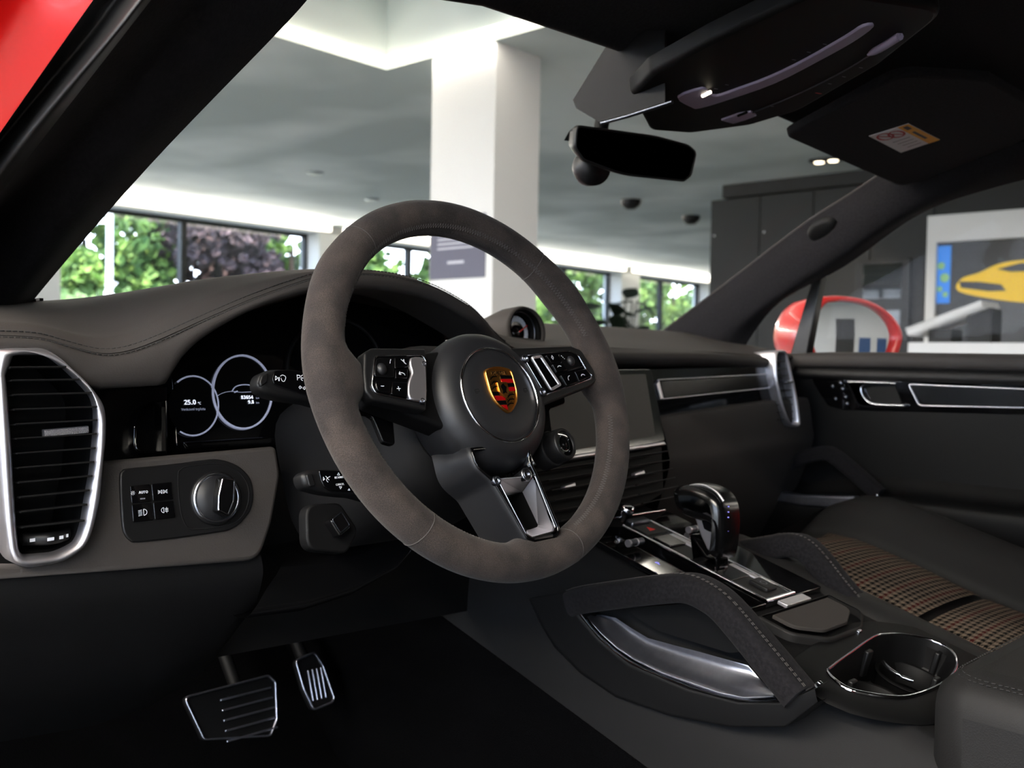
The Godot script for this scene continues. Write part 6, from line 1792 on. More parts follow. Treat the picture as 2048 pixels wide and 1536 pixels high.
func floor_and_pedals():
	var s := Shape.new()
	s.grid([PackedVector3Array([Vector3(-0.80, 0.42, 0.7), Vector3(0.80, 0.42, 0.7)]), PackedVector3Array([Vector3(-0.80, 0.41, -0.3), Vector3(0.80, 0.41, -0.3)]), PackedVector3Array([Vector3(-0.80, 0.44, -0.52), Vector3(0.80, 0.44, -0.52)]), PackedVector3Array([Vector3(-0.80, 0.60, -0.72), Vector3(0.80, 0.60, -0.72)]), PackedVector3Array([Vector3(-0.80, 1.04, -0.76), Vector3(0.80, 1.04, -0.76)])], false, false, 1)
	var c := obj("footwell_carpet", s, M.carpet)
	tag(c, "black carpet lining the footwells under the dashboard", "carpet")
	# pedals: brushed plates with black rubber ribs
	var specs := [["brake_pedal", "wide brushed metal brake pedal with rubber ribs in the footwell", [Vector3(-0.4127, 0.5883, -0.5), Vector3(-0.2904, 0.5906, -0.5), Vector3(-0.2811, 0.5784, -0.5), Vector3(-0.2881, 0.5267, -0.5), Vector3(-0.3014, 0.5063, -0.5), Vector3(-0.3941, 0.526, -0.5)], true], ["accelerator_pedal", "narrow brushed metal accelerator pedal with upright ribs, right of the brake", [Vector3(-0.2504, 0.6022, -0.5), Vector3(-0.2168, 0.608, -0.5), Vector3(-0.2066, 0.5847, -0.5), Vector3(-0.1976, 0.5343, -0.5), Vector3(-0.2033, 0.5285, -0.5), Vector3(-0.235, 0.5248, -0.5), Vector3(-0.245, 0.5579, -0.5)], false]]
	for q in specs:
		var pts: Array = q[2]
		var o := Vector3.ZERO
		for p in pts: o += p
		o /= pts.size()
		var T := Transform3D(Basis(Vector3.RIGHT, -0.35), o)
		var t := thing(q[0], q[1], "pedal", T)
		var P := []
		for p in pts:
			var l: Vector3 = T.affine_inverse() * p
			P.append(Vector3(l.x, l.y, 0.008))
		s = Shape.new()
		s.prism(rp(P), -0.008, 0.0, 0.003)
		obj("plate", s, M.dark, t)
		s = Shape.new()
		s.hoop(rp(P), [[0.0, -0.002], [0.0, 0.002], [0.0012, 0.003], [0.0026, 0.002], [0.0026, -0.001]])
		obj("metal_edge", s, M.steel, t)
		for k in 5:
			s = Shape.new()
			if q[3]:
				var y := -0.034 + 0.013 * k
				s.box(Vector3(0.001, y, 0.001), Vector3(0.074, 0.0028, 0.003), 0.001)
			elif k < 4:
				var x := -0.0105 + 0.007 * k
				s.box(Vector3(x, -0.002, 0.001), Vector3(0.0022, 0.042, 0.003), 0.001)
			else: continue
			obj("rib", s, M.steel, t)
		s = Shape.new()
		s.tube([Vector3(0, 0.0, -0.01), Vector3(0, 0.12, -0.06), Vector3(0, 0.3, -0.08)], 0.009, 10)
		obj("arm", s, M.dark, t)
	# air duct trim that curves under the column
	var t := thing("column_trim", "curved glossy black trim below the steering column", "trim panel", at(Vector3(-0.3, 0.8, -0.15)))
	s = Shape.new(inv(t))
	var a: Array = [Vector3(-0.5131, 0.7738, -0.17), Vector3(-0.4538, 0.7704, -0.17), Vector3(-0.3953, 0.7769, -0.17), Vector3(-0.3384, 0.7947, -0.17), Vector3(-0.2983, 0.8275, -0.17)]
	var b: Array = [Vector3(-0.459, 0.8164, -0.2), Vector3(-0.4124, 0.8154, -0.2), Vector3(-0.3627, 0.8197, -0.2), Vector3(-0.3233, 0.8314, -0.2), Vector3(-0.2962, 0.8564, -0.2)]
	var rows := []
	for i in 5: rows.append(PackedVector3Array(cr([a[i] + Vector3(0, 0, -0.05), a[i], a[i].lerp(b[i], 0.5) + Vector3(0, 0, 0.006), b[i], b[i] + Vector3(0, 0, -0.08)], 4)))
	s.grid(rows)
	obj("shell", s, M.gloss_soft, t)

# ---------- seat, passenger door, outside mirror
func pepita() -> StandardMaterial3D:
	var n := 256
	var im := Image.create(n, n, false, Image.FORMAT_RGB8)
	var lt := Color(0.40, 0.355, 0.31)
	var dk := Color(0.035, 0.033, 0.035)
	var rd := Color(0.20, 0.05, 0.05)
	for y in n:
		for x in n:
			var cx := (x / 16) % 2 == 0
			var cy := (y / 16) % 2 == 0
			var c := dk
			if cx and cy: c = lt
			elif cx or cy: c = lt if ((x + y) / 4) % 4 < 2 else dk
			if (y / 16) % 8 == 3 and c == dk: c = rd
			im.set_pixel(x, y, c)
	var m := mat(Color(1, 1, 1), 0.95, 0.0, 0.2)
	m.albedo_texture = ImageTexture.create_from_image(im)
	m.uv1_scale = Vector3(3.0, 4.0, 1)
	return m

func passenger_seat():
	var T := Transform3D(Basis(Vector3(1, 0, 0), Vector3(0, 0.259, -0.9659), Vector3(0, 0.9659, 0.259)), Vector3(0.36, 0.705, 0.05))
	var t := thing("passenger_seat", "black leather front seat with a checked fabric centre", "car seat", T)
	var pep := pepita()
	# cushion body
	var s := Shape.new()
	var rows := []
	for i in 15:
		var y := -0.40 + 0.62 * i / 14.0
		var end := 1.0 - pow(maxf(0.0, (y - 0.08) / 0.15), 3) * 0.4
		var row := []
		for q in [[-0.27, -0.2], [-0.27, -0.02], [-0.25, 0.05], [-0.20, 0.056], [-0.15, 0.02], [-0.12, 0.0], [0.0, 0.008], [0.12, 0.0], [0.15, 0.02], [0.20, 0.06], [0.25, 0.062], [0.28, -0.01], [0.28, -0.2]]:
			row.append(Vector3(q[0], y, q[1] * end - (1.0 - end) * 0.08))
		rows.append(PackedVector3Array(cr(row, 4)))
	s.grid(rows)
	s.fan(rows[-1], true)
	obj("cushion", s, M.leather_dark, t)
	for seg in [[-0.075, 0.168], [-0.33, -0.09]]:
		s = Shape.new()
		rows = []
		for i in 9:
			var q := i / 8.0
			var y := lerpf(seg[0], seg[1], q)
			var puff := 0.012 + 0.012 * pow(sin(PI * clampf(q, 0.02, 0.98)), 0.5)
			if seg[1] > 0 and y > 0.13: puff -= (y - 0.13) * 0.8
			var row := []
			for k in 9:
				var w := -1.0 + k / 4.0
				row.append(Vector3(w * 0.125, y, puff * pow(1.0 - w * w * 0.98, 0.4) + 0.004))
			rows.append(PackedVector3Array(row))
		s.grid(rows)
		obj("fabric_panel", s, pep, t, "checked black and beige fabric")
	# backrest, leaning away out of the frame
	s = Shape.new(Transform3D(Basis(Vector3.RIGHT, 2.0), Vector3(0, -0.42, 0.0)))
	s.box(Vector3(0, 0.36, 0.0), Vector3(0.52, 0.74, 0.16), 0.06)
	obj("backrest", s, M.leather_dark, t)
	s = Shape.new()
	s.tube([Vector3(-0.29, 0.03, -0.05), Vector3(-0.285, 0.06, 0.03)], 1.0, 8, false, true, Vector3(0, 1, 0), rrect(0, 0, 0.02, 0.034, 0.005))
	obj("belt_buckle", s, M.trim, t)

func passenger_door():
	var T := Transform3D(Basis(Vector3(0, 0, 1), Vector3(0, 1, 0), Vector3(-1, 0, 0)), Vector3(0.73, 0.95, -0.1))
	var t := thing("passenger_door", "black inner side of the passenger door with a silver handle", "car door", T)
	var s := Shape.new()
	s.prism(rp([Vector3(-0.392, 0.0715, 0), Vector3(0.3661, 0.0843, 0), Vector3(0.3849, -0.4975, 0), Vector3(-0.3685, -0.7299, 0)]), -0.06, 0.0)
	obj("panel", s, M.dark, t)
	# leather roll along the window sill
	s = Shape.new()
	var a: Array = [Vector2(-0.2705, 0.0834), Vector2(-0.159, 0.0876), Vector2(-0.015, 0.0885), Vector2(0.1904, 0.0878), Vector2(0.366, 0.0865)]
	var rows := []
	for p in a:
		var row := []
		for q in [[0.004, -0.06], [0.005, -0.02], [0.002, 0.006], [-0.008, 0.014], [-0.020, 0.012], [-0.026, 0.0]]: row.append(Vector3(p.x, p.y + q[0], q[1]))
		rows.append(PackedVector3Array(cr(row, 4)))
	s.grid(rows)
	obj("sill_roll", s, M.leather, t)
	s = Shape.new()
	rows = []
	a = [Vector2(-0.2205, 0.0493), Vector2(-0.1079, 0.0486), Vector2(0.0307, 0.049), Vector2(0.1917, 0.0489), Vector2(0.3673, 0.0485)]
	for p in a:
		var row := []
		for q in [[0.014, 0.0], [0.010, 0.010], [0.0, 0.013], [-0.006, 0.006], [-0.008, -0.004]]: row.append(Vector3(p.x, p.y + q[0], q[1]))
		rows.append(PackedVector3Array(cr(row, 4)))
	s.grid(rows)
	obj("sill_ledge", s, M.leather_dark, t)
	s = Shape.new()
	s.prism(rp([Vector3(-0.1891, 0.0463, 0.01), Vector3(-0.0124, 0.0495, 0), Vector3(0.3679, 0.05, 0), Vector3(0.3696, -0.0007, 0), Vector3(-0.0473, -0.0127, 0.05), Vector3(-0.1143, -0.0145, 0.03), Vector3(-0.1494, -0.0088, 0.02)]), -0.004, 0.002, 0.001)
	var gf := obj("gloss_fascia", s, M.gloss, t)
	s = Shape.new()
	s.hoop(rp([Vector3(0.0018, 0.0385, 0.005), Vector3(0.3691, 0.0359, 0.001), Vector3(0.3699, 0.0084, 0.001), Vector3(0.0304, -0.0006, 0.012), Vector3(0.0225, 0.0007, 0.01)]), [[0, 0.001], [0, 0.005], [0.0012, 0.0062], [0.0026, 0.005], [0.0026, 0.001]])
	obj("silver_outline", s, M.satin, gf)
	s = Shape.new()
	s.prism(rp([Vector3(0.0064, 0.0351, 0.004), Vector3(0.3687, 0.0336, 0), Vector3(0.3694, 0.0113, 0), Vector3(0.0303, 0.0028, 0.01)]), 0.001, 0.0035)
	obj("trim_inlay", s, M.gloss_soft, gf)
	# inner release lever: bright C round a dark cup
	s = Shape.new()
	s.prism(cr([Vector2(-0.1074, 0.0385), Vector2(-0.1016, 0.041), Vector2(-0.0633, 0.0413), Vector2(-0.0189, 0.0409), Vector2(-0.0161, 0.037), Vector2(-0.0631, 0.0341), Vector2(-0.0753, 0.0305), Vector2(-0.077, 0.0232), Vector2(-0.07, 0.0108), Vector2(-0.0584, 0.0032), Vector2(-0.0342, 0.0016), Vector2(-0.0015, 0.0023), Vector2(0.0022, -0.0019), Vector2(-0.0067, -0.005), Vector2(-0.0525, -0.0065), Vector2(-0.079, -0.006), Vector2(-0.0888, 0.0008), Vector2(-0.098, 0.0187)], 3, true), 0.002, 0.014, 0.003)
	obj("release_lever", s, M.alu, t)
	s = Shape.new()
	s.prism(rp([Vector3(-0.0793, 0.0321, 0.006), Vector3(-0.0216, 0.0359, 0.003), Vector3(-0.0069, 0.0019, 0.003), Vector3(-0.0613, 0.0011, 0.01)]), -0.001, 0.0035)
	obj("lever_cup", s, M.dark, t)
	for q in [Vector2(-0.1399, 0.0281), Vector2(-0.1241, 0.0352), Vector2(-0.1199, 0.0242), Vector2(-0.1332, 0.0051), Vector2(-0.1135, 0.0097), Vector2(-0.1102, -0.0031)]:
		s = Shape.new(at(Vector3(q.x, q.y, 0.003)))
		s.lathe([[0.0, 0.0035], [0.004, 0.003], [0.005, 0.0]], 14)
		obj("memory_button", s, M.alu_dark, t)
	# armrest with pull handle
	s = Shape.new()
	rows = []
	a = [Vector2(-0.2825, -0.1586), Vector2(-0.195, -0.1871), Vector2(-0.0231, -0.1594), Vector2(0.1001, -0.1583), Vector2(0.2149, -0.1584), Vector2(0.3855, -0.161)]
	for p in a:
		var row := []
		for q in [[0.03, 0.0], [0.006, 0.02], [0.0, 0.05], [-0.012, 0.062], [-0.05, 0.058], [-0.14, 0.03], [-0.36, 0.02]]: row.append(Vector3(p.x, p.y + q[0], q[1]))
		rows.append(PackedVector3Array(cr(row, 4)))
	s.grid(rows)
	obj("armrest", s, M.dark, t)
	s = Shape.new()
	s.tube(cr([Vector2(-0.2541, -0.1568), Vector2(-0.2119, -0.1296), Vector2(-0.1609, -0.1024), Vector2(-0.1232, -0.0927), Vector2(-0.1035, -0.0973), Vector2(-0.0627, -0.124), Vector2(-0.0185, -0.1562)], 5).map(func(p): return Vector3(p.x, p.y, 0.055)), 1.0, 8, false, true, Vector3.UP, rrect(0, 0, 0.026, 0.026, 0.008))
	obj("pull_handle", s, M.suede, t)
	s = Shape.new()
	s.prism(rp([Vector3(-0.2216, -0.1813, 0.006), Vector3(-0.207, -0.172, 0.004), Vector3(-0.1655, -0.1729, 0.06), Vector3(-0.0548, -0.1626, 0.004), Vector3(-0.0728, -0.1879, 0.004), Vector3(-0.1649, -0.1932, 0.06), Vector3(-0.2107, -0.1913, 0.006)]), 0.05, 0.066, 0.004)
	obj("metal_scoop", s, M.steel, t)
	s = Shape.new(at(Vector3(0, 0, 0.066)))
	var pc: Vector2 = Vector2(-0.0183, -0.1566)
	s.lathe([[0.0, 0.003], [0.003, 0.002], [0.0038, 0.0]], 12, Vector3(pc.x, pc.y, 0))
	obj("bright_tip", s, M.chrome, t)
	# window: quarter post and pane
	s = Shape.new()
	s.prism([Vector2(-0.1895, 0.2342), Vector2(-0.1709, 0.2324), Vector2(-0.1974, 0.0806), Vector2(-0.2347, 0.0801)], -0.02, 0.0, 0.003)
	obj("quarter_post", s, M.rubber, t)
	s = Shape.new()
	s.prism(rp([Vector3(-0.3639, 0.0764, 0), Vector3(-0.2752, 0.1949, 0), Vector3(-0.1298, 0.2657, 0), Vector3(0.0516, 0.3635, 0), Vector3(0.2099, 0.3995, 0), Vector3(0.4719, 0.3874, 0), Vector3(0.4818, 0.0865, 0)]), -0.035, -0.031)
	obj("window_pane", s, M.windscreen, t)

func outside_mirror():
	var T := Transform3D(Basis(Vector3(0.9062, 0, 0.4229), Vector3(0, 1, 0), Vector3(-0.4229, 0, 0.9062)), Vector3(0.98, 1.1026, -0.3386))
	var t := thing("door_mirror", "red outside mirror beyond the passenger window", "door mirror", T)
	var o := Shape.ccw(cr([Vector2(-0.0769, 0.0501), Vector2(-0.0398, 0.0593), Vector2(-0.0021, 0.0601), Vector2(0.0428, 0.0544), Vector2(0.0821, 0.0408), Vector2(0.1156, 0.0183), Vector2(0.135, -0.0071), Vector2(0.1384, -0.0286), Vector2(0.129, -0.059), Vector2(0.1129, -0.0884), Vector2(0.0553, -0.1159), Vector2(-0.0213, -0.1167), Vector2(-0.0719, -0.1014), Vector2(-0.0952, -0.0704), Vector2(-0.1086, -0.0342), Vector2(-0.1026, 0.0076)], 4, true))
	var c := Vector2.ZERO
	for p in o: c += p
	c /= o.size()
	var s := Shape.new()
	var rows := []
	for q in [[0.86, -0.012], [0.87, 0.0], [0.90, 0.004], [0.96, 0.003], [1.0, -0.004], [1.02, -0.02], [1.0, -0.06], [0.94, -0.11], [0.80, -0.155], [0.52, -0.19], [0.2, -0.205], [0.02, -0.208]]:
		var row := PackedVector3Array()
		for p in o: row.append(Vector3(c.x + (p.x - c.x) * q[0], c.y + (p.y - c.y) * q[0], q[1]))
		rows.append(row)
	s.grid(rows, true)
	obj("housing", s, M.red, t)
	s = Shape.new()
	rows = []
	for k in 9:
		var q := 0.865 * k / 8.0 + 0.0001
		var row := PackedVector3Array()
		for p in o: row.append(Vector3(c.x + (p.x - c.x) * q, c.y + (p.y - c.y) * q, -0.006 - (p - c).length_squared() * q * q / 2.0))
		rows.append(row)
	s.grid(rows, true)
	obj("mirror_glass", s, M.mirror, t)
	s = Shape.new()
	s.tube([Vector3(c.x - 0.03, c.y - 0.05, -0.05), Vector3(c.x - 0.14, c.y - 0.07, -0.06), Vector3(c.x - 0.26, c.y - 0.085, -0.04)], 1.0, 8, false, true, Vector3.UP, rrect(0, 0, 0.07, 0.05, 0.02))
	obj("arm", s, M.red, t)

# ---------- pillars, roof, windscreen, inner mirror
func strip(t: Node3D, called: String, lines: Array, m: Material, k := 5) -> MeshInstance3D:
	# skin across a list of polylines
	var s := Shape.new(inv(t))
	var n: int = lines[0].size()
	var rows := []
	for i in n:
		var row := []
		for l in lines: row.append(l[i])
		rows.append(cr(row, k))
	var cols := []
	for j in rows[0].size():
		var l := []
		for i in n: l.append(rows[i][j])
		cols.append(PackedVector3Array(cr(l, k)))
	s.grid(cols)
	return obj(called, s, m, t)

func pillars():
	var t := thing("windscreen_post", "dark suede roof pillar on the driver side, red body beside it", "pillar", at(Vector3(-0.68, 1.05, -0.25)), "front roof pillars")
	var far: Array = [Vector3(-0.66, 0.9878, -0.5002), Vector3(-0.6, 1.0961, -0.4365), Vector3(-0.57, 1.1993, -0.2567), Vector3(-0.53, 1.2983, -0.0898), Vector3(-0.52, 1.3272, -0.0441), Vector3(-0.5, 1.381, 0.0365)]
	var S: Array = [Vector3(-0.7, 0.9683, -0.5314), Vector3(-0.66, 1.0681, -0.3983), Vector3(-0.63, 1.1674, -0.2402), Vector3(-0.58, 1.2779, -0.0983), Vector3(-0.565, 1.3083, -0.0654), Vector3(-0.535, 1.373, 0.0132)]
	var Smid: Array = [Vector3(-0.715, 0.9956, -0.6183), Vector3(-0.682, 1.1206, -0.4349), Vector3(-0.66, 1.1943, -0.2213), Vector3(-0.62, 1.2789, -0.1006), Vector3(-0.605, 1.308, -0.0674), Vector3(-0.575, 1.3691, 0.0068)]
	var L: Array = [Vector3(-0.77, 0.9827, -0.4882), Vector3(-0.745, 1.0723, -0.3123), Vector3(-0.71, 1.1726, -0.1521), Vector3(-0.68, 1.2459, -0.0584), Vector3(-0.668, 1.2725, -0.0303), Vector3(-0.64, 1.3327, 0.0297)]
	var L2: Array = [Vector3(-0.773, 0.9876, -0.5203), Vector3(-0.755, 1.08, -0.3047), Vector3(-0.724, 1.1746, -0.1416), Vector3(-0.694, 1.2396, -0.0444), Vector3(-0.682, 1.2653, -0.0159), Vector3(-0.654, 1.3234, 0.0442)]
	var L3: Array = [Vector3(-0.772, 1.001, -0.6089), Vector3(-0.752, 1.0921, -0.3694), Vector3(-0.718, 1.1892, -0.1987), Vector3(-0.69, 1.2548, -0.085), Vector3(-0.678, 1.2814, -0.055), Vector3(-0.65, 1.3377, 0.0145)]
	var B: Array = [Vector3(-0.79, 0.9938, -0.575), Vector3(-0.77, 1.0867, -0.2653), Vector3(-0.74, 1.1735, -0.1462), Vector3(-0.712, 1.2423, -0.0764), Vector3(-0.7, 1.2697, -0.0528), Vector3(-0.672, 1.3327, -0.0037)]
	var B2: Array = [Vector3(-0.815, 1.0212, -0.6837), Vector3(-0.796, 1.1121, -0.2745), Vector3(-0.769, 1.1926, -0.1501), Vector3(-0.741, 1.2567, -0.0862), Vector3(-0.727, 1.2871, -0.0685), Vector3(-0.698, 1.3525, -0.0289)]
	var B3: Array = [Vector3(-0.835, 1.0632, -0.9047), Vector3(-0.825, 1.1371, -0.2799), Vector3(-0.8, 1.2091, -0.1375), Vector3(-0.772, 1.2666, -0.0767), Vector3(-0.76, 1.2966, -0.065), Vector3(-0.732, 1.3622, -0.0351)]
	strip(t, "suede_trim", [far, S, Smid, L], M.suede, 6)
	strip(t, "rubber_seal", [L, L2, L3, B], M.rubber, 6)
	strip(t, "red_body", [B, B2, B3], M.red, 6)
	t = thing("windscreen_post", "dark suede roof pillar on the passenger side with a small tweeter", "pillar", at(Vector3(0.68, 1.05, -0.4)), "front roof pillars")
	var U: Array = [Vector3(0.74, 1.0019, -0.7805), Vector3(0.7, 1.0901, -0.6049), Vector3(0.685, 1.1749, -0.4543), Vector3(0.66, 1.2718, -0.2781), Vector3(0.645, 1.3183, -0.1743), Vector3(0.625, 1.36, -0.0772), Vector3(0.6, 1.4103, 0.0511)]
	var U1: Array = [Vector3(0.7, 1.0046, -0.649), Vector3(0.68, 1.0838, -0.5387), Vector3(0.66, 1.1547, -0.3972), Vector3(0.635, 1.2393, -0.2284), Vector3(0.62, 1.2866, -0.1202), Vector3(0.605, 1.3309, -0.0181), Vector3(0.59, 1.3781, 0.0996)]
	var U2: Array = [Vector3(0.69, 1.0024, -0.5126), Vector3(0.675, 1.0633, -0.456), Vector3(0.66, 1.1293, -0.347), Vector3(0.64, 1.2043, -0.2012), Vector3(0.63, 1.2636, -0.0851), Vector3(0.62, 1.3113, 0.0314), Vector3(0.61, 1.3453, 0.1429)]
	var D0: Array = [Vector3(0.72, 1.0041, -0.4431), Vector3(0.71, 1.0543, -0.4184), Vector3(0.7, 1.1369, -0.3392), Vector3(0.69, 1.1976, -0.2032), Vector3(0.685, 1.2782, -0.0672), Vector3(0.68, 1.3103, 0.0626), Vector3(0.68, 1.3294, 0.2039)]
	strip(t, "suede_trim", [U, U1, U2, D0], M.suede, 6)
	var s := Shape.new(inv(t))
	s.tube(cr(U, 5).map(func(p): return p + Vector3(0, 0.001, 0.002)), 0.0022, 8)
	obj("edge_bead", s, M.leather, t)
	var tw: Vector3 = Vector3(0.634, 1.2597, -0.2188)
	var ax := (U1[4] - U1[2]).normalized() as Vector3
	var nn := Vector3(-0.75, -0.3, 0.6)
	nn = (nn - ax * nn.dot(ax)).normalized()
	s = Shape.new(inv(t) * Transform3D(Basis(ax, nn.cross(ax), nn), tw))
	s.lathe([[0.0, 0.010], [0.018, 0.0095], [0.026, 0.007], [0.031, 0.0]], 32, Vector3.ZERO, 0.62)
	obj("tweeter", s, M.dark, t)

func roof():
	var t := thing("headliner", "black suede headliner along the top of the windscreen", "headliner", at(Vector3(0.0, 1.4, 0.3)))
	var I := inv(t)
	var s := Shape.new(I)
	var rows := []
	for q in [[-0.66, 1.33], [-0.5, 1.37], [-0.3, 1.40], [0.0, 1.405], [0.3, 1.39], [0.5, 1.37], [0.66, 1.345], [0.70, 1.31]]:
		rows.append(PackedVector3Array(cr([Vector3(q[0], q[1] - 0.012, -0.10 + absf(q[0]) * 0.03), Vector3(q[0], q[1] - 0.022, -0.085), Vector3(q[0], q[1], -0.03), Vector3(q[0], q[1] + 0.05, 0.25), Vector3(q[0], q[1] + 0.06, 0.8), Vector3(q[0], q[1] + 0.02, 1.7)], 5)))
	s.grid(rows)
	obj("lining", s, M.suede, t)
	# passenger sun visor with its warning label
	var T := Transform3D(Basis(Vector3(1, 0, 0), Vector3(0, 0.2425, 0.9701), Vector3(0, -0.9701, 0.2425)), Vector3(0.33, 1.34, 0.05))
	t = thing("sun_visor", "black passenger sun visor folded up, a small warning label on it", "sun visor", T)
	s = Shape.new()
	s.prism(rp([Vector3(-0.1411, -0.0854, 0.02), Vector3(0.2698, -0.1178, 0.03), Vector3(0.3066, -0.003, 0.05), Vector3(0.2282, 0.1389, 0.03), Vector3(-0.0387, 0.1411, 0.03), Vector3(-0.1744, 0.0886, 0.03)]), -0.012, 0.0, 0.005)
	obj("board", s, M.suede, t)
	s = Shape.new()
	var lb: Array = [Vector2(-0.0206, -0.0272), Vector2(0.0988, -0.037), Vector2(0.1088, 0.0163), Vector2(-0.0062, 0.0221)]
	s.prism(lb, -0.001, 0.0006)
	var lab := obj("warning_label", s, mat(Color(0.80, 0.80, 0.80), 0.5), t, "white and yellow airbag warning label")
	s = Shape.new()
	var p := func(u: float, v: float) -> Vector2: return lb[0].lerp(lb[3], u).lerp(lb[1].lerp(lb[2], u), v)
	s.cap(Shape.ccw([p.call(0.72, 0), p.call(1, 0), p.call(1, 1), p.call(0.72, 1)]), 0.0009)
	obj("yellow_band", s, mat(Color(0.85, 0.60, 0.08), 0.5), lab)
	s = Shape.new()
	for c in [[0.25, 0.2], [0.5, 0.24]]:
		var ring := []
		for k in 14: ring.append(p.call(c[0] + cos(k * TAU / 14) * 0.17, c[1] + sin(k * TAU / 14) * 0.14))
		s.stroke(ring, 0.003, 0.0009, true)
		s.stroke([p.call(c[0] - 0.1, c[1] - 0.08), p.call(c[0] + 0.1, c[1] + 0.08)], 0.0025, 0.0009)
	obj("red_signs", s, mat(Color(0.65, 0.05, 0.06), 0.5), lab)
	s = Shape.new()
	for k in 4: s.stroke([p.call(0.2 + 0.03 * k, 0.5 + k * 0.12), p.call(0.62, 0.5 + k * 0.12)], 0.002, 0.0009)
	s.stroke([p.call(0.86, 0.08), p.call(0.86, 0.2)], 0.006, 0.001)
	s.stroke([p.call(0.84, 0.35), p.call(0.84, 0.75)], 0.004, 0.001)
	obj("printed_lines", s, mat(Color(0.12, 0.11, 0.1), 0.5), lab)
	# overhead console
	T = Transform3D(Basis(Vector3(1, 0, 0), Vector3(0, 0.1191, 0.9929), Vector3(0, -0.9929, 0.1191)), Vector3(0, 1.335, 0))
	t = thing("overhead_console", "black overhead console with silver-lilac lamp trims", "overhead console", T)
	s = Shape.new()
	s.prism(rp([Vector3(-0.0875, -0.0688, 0), Vector3(-0.1187, -0.0166, 0.02), Vector3(-0.1378, 0.0748, 0.03), Vector3(-0.1533, 0.2042, 0.03), Vector3(-0.0056, 0.2602, 0.04), Vector3(0.0761, 0.1509, 0.08), Vector3(0.1407, 0.0161, 0.06), Vector3(0.1374, -0.054, 0.03), Vector3(0.0958, -0.1188, 0.02), Vector3(0.0388, -0.1406, 0.02)]), -0.02, 0.0, 0.006)
	obj("shell", s, M.dark, t)
	s = Shape.new()
	s.prism(cr([Vector2(-0.039, -0.0391), Vector2(-0.039, -0.0047), Vector2(-0.0195, -0.0087), Vector2(-0.0033, -0.0095), Vector2(-0.0017, 0.0146), Vector2(-0.0033, 0.0613), Vector2(-0.0154, 0.1112), Vector2(-0.0367, 0.1679), Vector2(-0.0476, 0.192), Vector2(-0.0377, 0.199), Vector2(-0.0189, 0.1685), Vector2(-0.0012, 0.1209), Vector2(0.0186, 0.0544), Vector2(0.0195, -0.0062), Vector2(0.015, -0.0458), Vector2(0.0024, -0.0499)], 3, true), -0.004, 0.003, 0.0012)
	var tr := obj("lamp_trim", s, M.lilac, t)
	s = Shape.new()
	s.tube([Vector2(-0.0222, -0.0161), Vector2(-0.0254, -0.0029)].map(func(q): return Vector3(q.x, q.y, 0.004)), 0.0022, 8)
	obj("reading_lamp", s, M.reading, tr)
	s = Shape.new()
	s.prism(rp([Vector3(0.0782, -0.0586, 0.001), Vector3(0.0771, -0.0329, 0.001), Vector3(0.0831, -0.0181, 0.001), Vector3(0.1028, -0.0227, 0.001), Vector3(0.1054, -0.0411, 0.002), Vector3(0.104, -0.0579, 0.002)]), -0.004, 0.0025, 0.001)
	var t2 := obj("lamp_trim", s, M.lilac, t)
	s = Shape.new()
	s.tube([Vector2(0.079, -0.0344), Vector2(0.0772, -0.0203)].map(func(q): return Vector3(q.x, q.y, 0.003)), 0.0018, 6)
	obj("lamp_slot", s, M.dark, t2)
	s = Shape.new()
	s.tube(cr([Vector2(0.0888, -0.0196), Vector2(0.0802, 0.0373), Vector2(0.0626, 0.0983), Vector2(0.039, 0.1516), Vector2(0.0073, 0.2047)], 4).map(func(q): return Vector3(q.x, q.y, 0.0015)), 0.0009, 6)
	obj("fine_line", s, M.alu_dark, t)
	s = Shape.new()
	s.tube(cr([Vector2(0.0276, 0.1601), Vector2(0.02, 0.1802), Vector2(0.0073, 0.2047)], 4).map(func(q): return Vector3(q.x, q.y, 0.003)), [0.001, 0.003, 0.0042, 0.0045, 0.0045, 0.0045, 0.0045, 0.0045, 0.0045], 8)
	obj("gloss_bead", s, M.lilac, t)
	s = Shape.new()
	for q in [Vector2(-0.0219, 0.0024), Vector2(-0.022, 0.0173), Vector2(-0.0242, 0.1031), Vector2(-0.0296, 0.1237), Vector2(-0.035, 0.1449), Vector2(0.0881, -0.0114), Vector2(0.0902, 0.0069), Vector2(0.0794, 0.0892), Vector2(0.0722, 0.1102), Vector2(0.0623, 0.1355)]: s.stroke([q - Vector2(0.0022, 0.0006), q + Vector2(0.0022, 0.0006)], 0.0016, 0.0012)
	obj("button_symbols", s, M.mark_dim, t)
	s = Shape.new()
	for q in [Vector2(0.0976, 0.0648)]: s.stroke([q - Vector2(0.004, 0.001), q + Vector2(0.004, 0.001)], 0.0022, 0.0012)
	obj("red_symbol", s, M.red_mark, t)
	# camera cover on the windscreen and the mirror that hangs from it
	t = thing("mirror_mount", "black triangular sensor cover at the top of the windscreen", "sensor cover", at(Vector3(0, 1.3696, -0.1756)))
	s = Shape.new(inv(t))
	var pa: Array = [Vector3(-0.085, 1.3379, -0.1613), Vector3(-0.085, 1.3273, -0.1561), Vector3(-0.085, 1.3035, -0.1169), Vector3(-0.085, 1.3042, -0.0741), Vector3(-0.085, 1.3106, -0.0212), Vector3(-0.085, 1.3913, -0.0235), Vector3(-0.085, 1.4075, -0.0951)]
	var pb2: Array = [Vector3(0.02, 1.376, -0.2478), Vector3(0.02, 1.3639, -0.2402), Vector3(0.02, 1.3388, -0.2004), Vector3(0.02, 1.3407, -0.1563), Vector3(0.02, 1.347, -0.0974), Vector3(0.02, 1.434, -0.0999), Vector3(0.02, 1.4509, -0.1745)]
	s.grid([PackedVector3Array(pa), PackedVector3Array(pb2)], true, false, -1)
